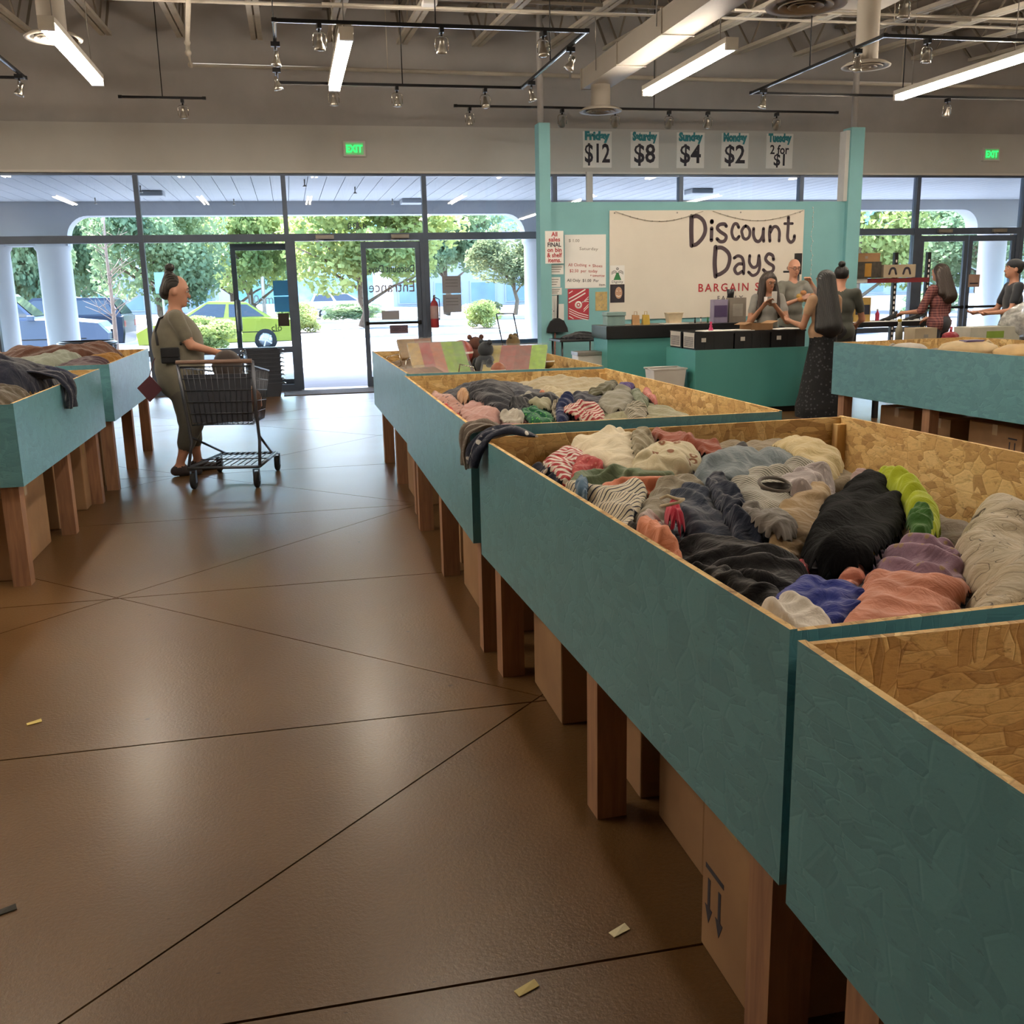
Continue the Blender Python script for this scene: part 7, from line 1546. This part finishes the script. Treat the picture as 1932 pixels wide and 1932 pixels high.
# folding trolley
t = thing('folding_trolley', 'black folding luggage trolley standing by the window post', 'trolley', (3.42, 15.5, 0), .1); o = MB()
for s_ in (-1, 1): o.tube([(s_ * .14 + .1, .08, .05), (s_ * .14 + .02, .05, .55), (s_ * .14 - .10, .02, 1.12)], .010, 6)
o.tube([(-.24, .02, 1.12), (.04, .02, 1.12)], .010, 6); o.tube([(-.12, .05, .55), (.16, .05, .55)], .008, 6); o.build('frame', M_BLKP, t); o = MB(); o.box(-.36, .14, -.1, .06, .54, .555); [o.tube([(-.34 + .08 * k, -.1, .56), (-.34 + .08 * k, .06, .56)], .005, 5) for k in range(6)]; o.build('platform', M_BLKP, t)
for s_ in (-1, 1): o = MB(); o.lathe((s_ * .16 + .1, .08, .06), [(.01, -.015), (.06, -.015), (.06, .015), (.01, .015)], 16, axis='x'); o.build('wheel', M_TYRE, t)
for s_ in (-1, 1): MB().tube([(s_ * .12 - .1, -.08, .54), (s_ * .12 - .05, -.12, .02)], .008, 6).build('leg', M_BLKP, t)
# slatted planter ring outside
t = thing('slatted_planter', 'black slatted metal planter ring outside the window', 'planter', (-3.45, 18.6, -.012)); o = MB(); o.lathe((0, 0, 0), [(.44, .70), (.50, .72), (.50, .76), (.44, .78)], 28); o.build('rim', M_BLK, t)
for k in range(28): a = k * 2 * math.pi / 28; MB().tube([(.36 * math.cos(a), .36 * math.sin(a), 0), (.42 * math.cos(a), .42 * math.sin(a), .4), (.47 * math.cos(a), .47 * math.sin(a), .74)], .012, 5).build('slat', M_BLK, t)
MB().lathe((0, 0, 0), [(.001, .62), (.40, .62), (.34, .02), (.001, .02)], 24).build('liner', M_SOIL, t)

# ------------------------------------------------------------------ packaged toys in the bin nearest the entrance
hfD = HF(.72, 2.1, 6.55, 9.2, lambda X, Y: .84 + .03 * np.sin(5 * X) * np.sin(4 * Y)); hfR = HF(4.6, 6.5, 5.6, 8.4, lambda X, Y: .86 + .03 * np.sin(4 * X + 1) * np.sin(5 * Y))
for i, (x0, y0, x1, y1, c, nm) in enumerate(((.76, 6.6, 1.45, 7.9, '#6a5040', 'brown'), (1.35, 6.6, 2.05, 7.9, '#5a5a48', 'olive'), (.76, 7.8, 1.45, 9.15, '#7a6248', 'tan'), (1.35, 7.8, 2.05, 9.15, '#5f4a48', 'plum brown'))):
    garment('toy_sack', '%s sacking under the packaged toys' % nm, 'plain ' + c, [(x0, y0), (x1, y0), (x1, y1), (x0, y1)], hfD, 700 + i, cat='sack', group='sacking in the toy bin', dome=.05, cap=.03, steps=16, cell=.03, grow=1.0)
def pack(label, x, y, z, w, h, th, cols, rz, tilt, grp='packaged toys'):
    """flat printed pack lying at a tilt, with a clear cover"""
    t = thing('toy_pack', label, 'toy pack', (x, y, z), rz, grp); n = len(cols); ca, sa = math.cos(tilt), math.sin(tilt)
    for k, c in enumerate(cols):
        u0, u1 = -w / 2 + w * k / n, -w / 2 + w * (k + 1) / n; MB().obox(((u0 + u1) / 2, 0, h / 2 * sa), ((u1 - u0) / 2, 0, 0), (0, h / 2 * ca, h / 2 * sa), (0, -th / 2 * sa, th / 2 * ca)).build('panel', mat('print_' + c.strip('#'), c, .5, scale=20, var=.2), t)
    MB().obox((0, -th * sa, h / 2 * sa + th * ca), (w / 2 + .01, 0, 0), (0, h / 2 * ca + .01, h / 2 * sa), (0, -.004 * sa, .004 * ca)).build('cover', M_FILM, t)
    return t
pack('toy pack printed in tan, red and lime beside the bin corner', 1.06, 7.3, .88, .42, .34, .03, ['#b89a62', '#a04a48', '#b06a52', '#86a838', '#7aa040'], .1, .75); pack('toy pack printed in lime and brick stripes', 1.62, 7.25, .88, .46, .34, .03, ['#a89850', '#9a5048', '#8a4a40', '#8fb830'], -.35, .6)
pack('flat clear toy pack lying against the painted edge', .92, 6.98, .88, .30, .24, .03, ['#8a6a50', '#7a5a48'], .5, .3); pack('small toy pack near the far board', 1.05, 8.6, .93, .30, .2, .03, ['#a88a60', '#9a6a50'], .2, .9)
for i, (x, y, z, r, c, lab) in enumerate(((1.36, 8.1, .92, .10, '#9a4038', 'round red toy ball among the packs'), (1.62, 8.4, .95, .06, '#b88a30', 'small yellow toy ball among the packs'), (1.62, 7.75, .90, .075, '#b8863a', 'mustard toy ball between the two striped packs'), (1.44, 7.0, .89, .055, '#8a5038', 'brown toy ball by the near rim'), (1.93, 7.5, .90, .06, '#9a7a40', 'tan toy ball by the striped pack'))):
    t = thing('toy_ball', lab, 'ball', (x, y, z - r * .2), group='toy balls'); MB().ball((0, 0, r), r, seg=18).build('ball', mat('ball_' + c.strip('#'), c, .4), t); MB().lathe((0, 0, r), [(r * 1.005, -r * .08), (r * 1.01, 0), (r * 1.005, r * .08)], 18).build('band', M_PAPER, t)
for i, (x, y, c, lab) in enumerate(((1.5, 8.2, '#5a3a30', 'brown plush toy beside the red ball'), (1.82, 8.2, '#6a5a3a', 'olive plush toy by the far corner'), (1.42, 7.35, '#2a3038', 'dark plush toy between the striped packs'))):
    t = thing('plush_toy', lab, 'toy', (x, y, .87), i, 'plush toys'); lump(.09, .08, .08, i, amp=.05).build('body', C_(c), t); MB().ball((0, 0, .19), .06, seg=14).build('head', C_(c), t)
    for s_ in (-1, 1): MB().ball((s_ * .05, 0, .245), .022, seg=10).build('ear', C_(c), t); MB().ball((s_ * .09, .03, .08), .03, .03, .05, 10).build('arm', C_(c), t)
for i in range(4):
    x, y = ((.82, 8.3), (.9, 7.8), (1.15, 7.9), (1.2, 6.9))[i]; t = thing('wire_toy', 'pale bent wire toy poking out of the toy bin', 'toy', (x, y, .87), i * .8, 'wire toys'); o = MB(); o.tube([(-.06, 0, 0), (-.05, 0, .10), (.05, .02, .12), (.07, .02, .03), (.02, .03, .0)], .005, 6); o.build('wire', M_CHROME, t)

# ------------------------------------------------------------------ bagged goods in the bin before the tills
for i, (x0, y0, x1, y1, c, nm) in enumerate(((5.0, 5.9, 5.7, 7.1, '#7a6a58', 'taupe'), (5.6, 5.9, 6.3, 7.1, '#8a7258', 'fawn'), (4.9, 7.0, 5.6, 8.2, '#6a5a50', 'brown'), (5.5, 7.0, 6.2, 8.2, '#7f7a70', 'grey'))):
    garment('goods_sack', '%s sacking under the bagged goods' % nm, 'plain ' + c, [(x0, y0), (x1, y0), (x1, y1), (x0, y1)], hfR, 720 + i, cat='sack', group='sacking in the goods bin', dome=.04, cap=.03, steps=16, cell=.03, grow=1.0)
for i, (x, y, rx, ry, rz, c, lab) in enumerate(((5.30, 7.05, .24, .18, .075, '#c0aa84', 'cream sack with purple print in the bin before the tills'), (5.38, 6.55, .26, .18, .07, '#b89a6a', 'tan sack in the bin before the tills'), (5.55, 6.15, .14, .12, .10, '#b0a8a0', 'clear bag of mixed goods in the bin before the tills'), (5.25, 6.05, .12, .1, .06, '#a85a58', 'pink bag by the edge of the bin before the tills'), (5.2, 7.7, .16, .12, .05, '#b5b0a8', 'flat white packet in the bin before the tills'))):
    t = thing('goods_bag', lab, 'bag', (x, y, .875), i * .7, 'bagged goods'); lump(rx, ry, rz, i, amp=.06).build('sack', mat('sack_' + c.strip('#'), c, .6, scale=9, var=.15), t)
    if i == 0: o = MB(); o.obox((0, -.04, rz * 2 - .005), (.08, 0, 0), (0, .05, 0), (.01, 0, .006)); o.build('printed_patch', mat('purple_print', '#4f3f66', .5), t)
    if i == 2: o = MB(); o.ball((-.08, 0, .22), .03, seg=10); o.build('blue_cap', mat('cap_blue', '#2a6a9a', .4), t)
    o = MB(); o.tube([(rx * .6, 0, rz * 1.5), (rx * .8, .01, rz * 1.8), (rx * .95, 0, rz * 1.4)], .012, 6); o.build('knot', MATS['sack_' + c.strip('#')], t)
# long goods table behind that bin
gt = thing('goods_table', 'dark trestle table of boxes and bags behind the bin of bagged goods', 'table', (6.95, 9.6, 0)); MB().bbox(-.65, 2.3, -.4, .4, .80, .84, .006).build('tabletop', M_BLK, gt)
for sx in (-.6, .8, 2.25):
    for sy in (-.34, .34): MB().box(sx - .025, sx + .025, sy - .025, sy + .025, 0, .80).build('leg', M_BLK, gt)
M_CARDL = m_card('pale_card', '#a3937c', '#b5a58c')
GB = 'goods on the trestle table'
smallbox('carton', 'small card carton at the end of the trestle table', 'box', 6.52, 9.45, .84, .26, .2, .17, M_CARDL, grp=GB, parts=label_on(M_PENCIL, .2, .2)); smallbox('craft_kit', 'white box with a green label on the trestle table', 'box', 7.32, 9.45, .84, .58, .3, .16, mat('white_card', '#b8b6a8', .6), -.05, GB, parts=label_on(mat('lime_print', '#7f9a3a', .6), .35, .45)); smallbox('carton', 'card carton with a small logo beyond the big plastic bag', 'box', 8.28, 9.42, .84, .42, .3, .22, M_CARDL, .03, GB, parts=label_on(M_PENCIL, .2, .3)); smallbox('speaker_case', 'black case with round dials on the trestle table', 'case', 8.85, 9.45, .84, .55, .35, .20, M_BLKP, 0, GB, parts=label_on(mat('case_grey', '#3a3d44', .4), .5, .4))
t = thing('red_toy', 'red plastic toy beside the white box on the trestle table', 'toy', (6.86, 9.42, .84), .3, GB); lump(.10, .07, .06, 2, amp=.12).build('body', mat('toy_red', '#a02a3a', .4), t); MB().cyl((0, 0, .1), (.01, 0, .17), .014, seg=8).build('stalk', mat('toy_red', '#a02a3a', .4), t)
t = thing('big_plastic_bag', 'large milky plastic bag bulging with goods on the trestle table', 'bag', (7.78, 9.4, .84), 0, GB); lump(.30, .20, .20, 5, 26, .10, top=.9).build('film', M_MILK, t); lump(.14, .12, .12, 2, 14, .1).build('orange_goods', mat('goods_orange', '#b57a48', .6), t).location = (.05, -.05, .14); MB().obox((.13, -.16, .08), (.09, 0, 0), (0, .02, 0), (0, 0, .05)).build('yellow_pack', mat('goods_yellow', '#b5a02a', .5), t); lump(.09, .08, .08, 7, 14, .1).build('lilac_goods', mat('goods_lilac', '#8a86a0', .6), t).location = (-.18, -.05, .05)
t = thing('bottle', 'small yellow topped bottle at the end of the trestle table', 'bottle', (6.38, 9.62, .84), 0, GB); MB().lathe((0, 0, 0), [(.001, 0), (.04, 0), (.04, .15), (.018, .2), (.018, .23), (.001, .23)], 16).build('glass', mat('bottle_grey', '#8a8676', .2), t); MB().cyl((0, 0, .23), (0, 0, .26), .02, seg=12).build('stopper', mat('cap_yellow', '#b59a2a', .4), t)
# stacked clear tubs beside the person in the cap
for i in range(3):
    t = smallbox('clear_tub', ('lowest', 'middle', 'topmost')[i] + ' clear lidded tub stacked beside the person in a cap', 'tub', 9.02, 10.45, .84 + .24 * i - .84 + .62, .5, .36, .21, m_film('tub_%d' % i, '#c9c6bd', .6) if i == 0 else bpy.data.materials['tub_0'], .0, 'stacked clear tubs', parts=lidded(M_WHITEP))
t = thing('tub_stand', 'black low stand under the clear tubs', 'stand', (9.02, 10.45, 0)); MB().bbox(-.3, .3, -.22, .22, .56, .61, .006).build('tabletop', M_BLK, t); [MB().box(sx - .02, sx + .02, sy - .02, sy + .02, 0, .56).build('leg', M_BLK, t) for sx in (-.26, .26) for sy in (-.18, .18)]
# ------------------------------------------------------------------ shelf with boxed goods and the shoe table by the far doors
sv = thing('shelf_rack', 'black slotted rack with a red beam carrying boxed goods', 'rack', (8.95, 14.35, 0)); M_BEAM = mat('red_beam', '#7a2a30', .4, .2)
for sx in (-1.22, -.28, .42, 1.0):
    u = MB().box(sx - .03, sx + .03, -.03, .03, 0, 1.93 if sx > -1 else 1.55).build('upright', M_BLK, sv); sl_ = MB(); [sl_.box(sx - .012, sx + .012, -.0315, -.03, .1 + .08 * k, .14 + .08 * k) for k in range(22 if sx > -1 else 17)]; sl_.build('slots', M_PAPER, u)
for zz in (1.47, .30): MB().box(-1.22, 1.0, -.06, -.03, zz, zz + .07).build('beam', M_BEAM, sv); MB().box(-1.22, 1.0, -.03, .42, zz + .04, zz + .07).build('shelf_board', M_BLK, sv)
for x, w in ((-.75, .28), (-.25, .32)): MB().box(x - w / 2, x + w / 2, -.066, -.061, 1.475, 1.545).build('shelf_label', M_LAB, sv)
SG = 'boxed goods on the rack'; ZS = 1.545
smallbox('game_box', 'dark game box with a golden picture on the red-beamed rack', 'box', 8.84, 14.36, ZS, .46, .22, .25, mat('game_dark', '#3a342c', .5, scale=20, var=.4), 0, SG, parts=label_on(mat('game_gold', '#a87a2a', .5), .25, .8)); smallbox('carton', 'tan carton lying on top of the dark game box', 'box', 8.80, 14.36, ZS + .25, .48, .22, .13, M_CARD, 0, SG, parts=label_on(M_PENCIL, .1, .3)); smallbox('game_box', 'narrow black box beside the dark game box', 'box', 8.53, 14.36, ZS, .15, .2, .27, M_BLKP, 0, SG, parts=label_on(M_LAB, .6, .15))
def pads(t, w, d, h):
    for sx in (-1, 1): a = MB(); stroke(a, [(sx * w * .22 - .06, h * .3), (sx * w * .22 - .03, h * .68), (sx * w * .22 + .03, h * .68), (sx * w * .22 + .06, h * .3)], .035, y=-d / 2 - .001, th=.0012); a.build('printed_gamepad', M_INK, t, fix=False)
smallbox('gamepad_box', 'pale box printed with two dark gamepads on the red-beamed rack', 'box', 9.40, 14.36, ZS, .56, .2, .20, M_CARDL, 0, SG, parts=pads)
for i in range(7): smallbox('small_carton', ('first', 'second', 'third', 'fourth', 'fifth', 'sixth', 'seventh')[6 - i] + ' small carton from the narrow black box on the rack', 'box', 7.86 + .085 * i, 14.36, ZS, .078, .18, .15 + .01 * (i % 3), [M_BLKP, mat('grey_print', '#a39a90', .6), mat('game_dark', '#3a342c', .5)][i % 3], 0, 'row of small cartons', parts=label_on(M_LAB if i % 2 else M_PENCIL, .6, .3))
st_ = thing('shoe_table', 'black table with a white runner carrying shoes in front of the far window', 'table', (8.62, 13.2, 0)); MB().bbox(-.85, .75, -.35, .35, .86, .93, .006).build('tabletop', M_BLK, st_); MB().box(-.8, .7, -.30, .30, .93, .934).build('runner', M_PAPER, st_); [MB().box(sx - .03, sx + .03, sy - .03, sy + .03, 0, .86).build('leg', M_BLK, st_) for sx in (-.78, .68) for sy in (-.28, .28)]
smallbox('carton', 'yellow and navy printed carton on the shoe table', 'box', 8.02, 13.1, .934, .26, .18, .34, mat('carton_gold', '#a88a4a', .5), 0, None, parts=label_on(mat('navy_print', '#20283a', .5), .85, .4))
for i, (x, y, rz) in enumerate(((8.50, 13.1, 1.4), (8.62, 13.15, 1.5), (8.85, 13.05, 1.35), (8.97, 13.1, 1.45))):
    t = thing('high_heel', 'black high-heeled shoe on the white runner', 'shoe', (x, y, .934), rz, 'shoes on the white runner'); B_ = Body(); B_.rc('h', (0, -.10, .085), (0, -.02, .05), .026, .022, .02); B_.rc('h', (0, -.02, .05), (0, .08, .018), .022, .018, .02); B_.rc('h', (0, .08, .016), (0, .13, .010), .018, .008, .02); B_.rc('h', (0, -.11, .12), (0, -.10, .085), .020, .024, .02); B_.build('upper', {'h': M_BLKP}, t, .006); MB().cyl((0, -.115, 0), (0, -.11, .09), .005, .012, 8).build('heel', M_BLKP, t)
t = thing('pink_bottle', 'small pink bottle on the shoe table', 'bottle', (8.38, 13.2, .934)); MB().lathe((0, 0, 0), [(.001, 0), (.03, 0), (.03, .10), (.012, .13), (.012, .15), (.001, .15)], 14).build('glass', mat('bottle_pink', '#c43a5a', .3), t); MB().cyl((0, 0, .15), (0, 0, .175), .014, seg=10).build('stopper', M_WHITEP, t)
t = thing('monitor_arm', 'black till camera on a post in front of the partition', 'camera', (7.35, 13.7, 0)); MB().cyl((0, 0, 0), (0, 0, 1.86), .028, seg=10).build('post', M_BLK, t); MB().box(-.04, .04, -.04, .04, 1.62, 1.92).build('head', M_BLKP, t); MB().cyl((0, 0, 1.66), (-.25, -.05, 1.66), .014, seg=8).build('arm', M_BLKP, t); MB().lathe((0, 0, 0), [(.001, 0), (.2, 0), (.2, .015), (.001, .02)], 20).build('base', M_BLK, t)

# ------------------------------------------------------------------ litter on the floor
for x, y, w, c, lab in ((-1.0, 3.63, .05, '#c9b46a', 'yellow scrap of paper on the floor'), (.41, 1.84, .055, '#c9b67a', 'yellow label scrap on the floor near a saw cut'), (.67, 1.98, .05, '#d0c4a0', 'curled cream scrap beside the big bin'), (-.80, 2.43, .06, '#2a2620', 'dark sliver of rubber on the floor')):
    o = MB(); o.add([(-w / 2, -.012, .001), (w / 2, -.009, .002), (w / 2, .011, .006), (-w / 2, .009, .001), (-w / 2, -.012, .003), (w / 2, -.009, .004), (w / 2, .011, .008), (-w / 2, .009, .003)], [(0, 3, 2, 1), (4, 5, 6, 7), (0, 1, 5, 4), (1, 2, 6, 5), (2, 3, 7, 6), (3, 0, 4, 7)]); tag(o.build('paper_scrap', mat('scrap_' + c.strip('#'), c, .8), loc=(x, y, 0), rotz=.35), lab, 'scrap', 'scraps on the floor')
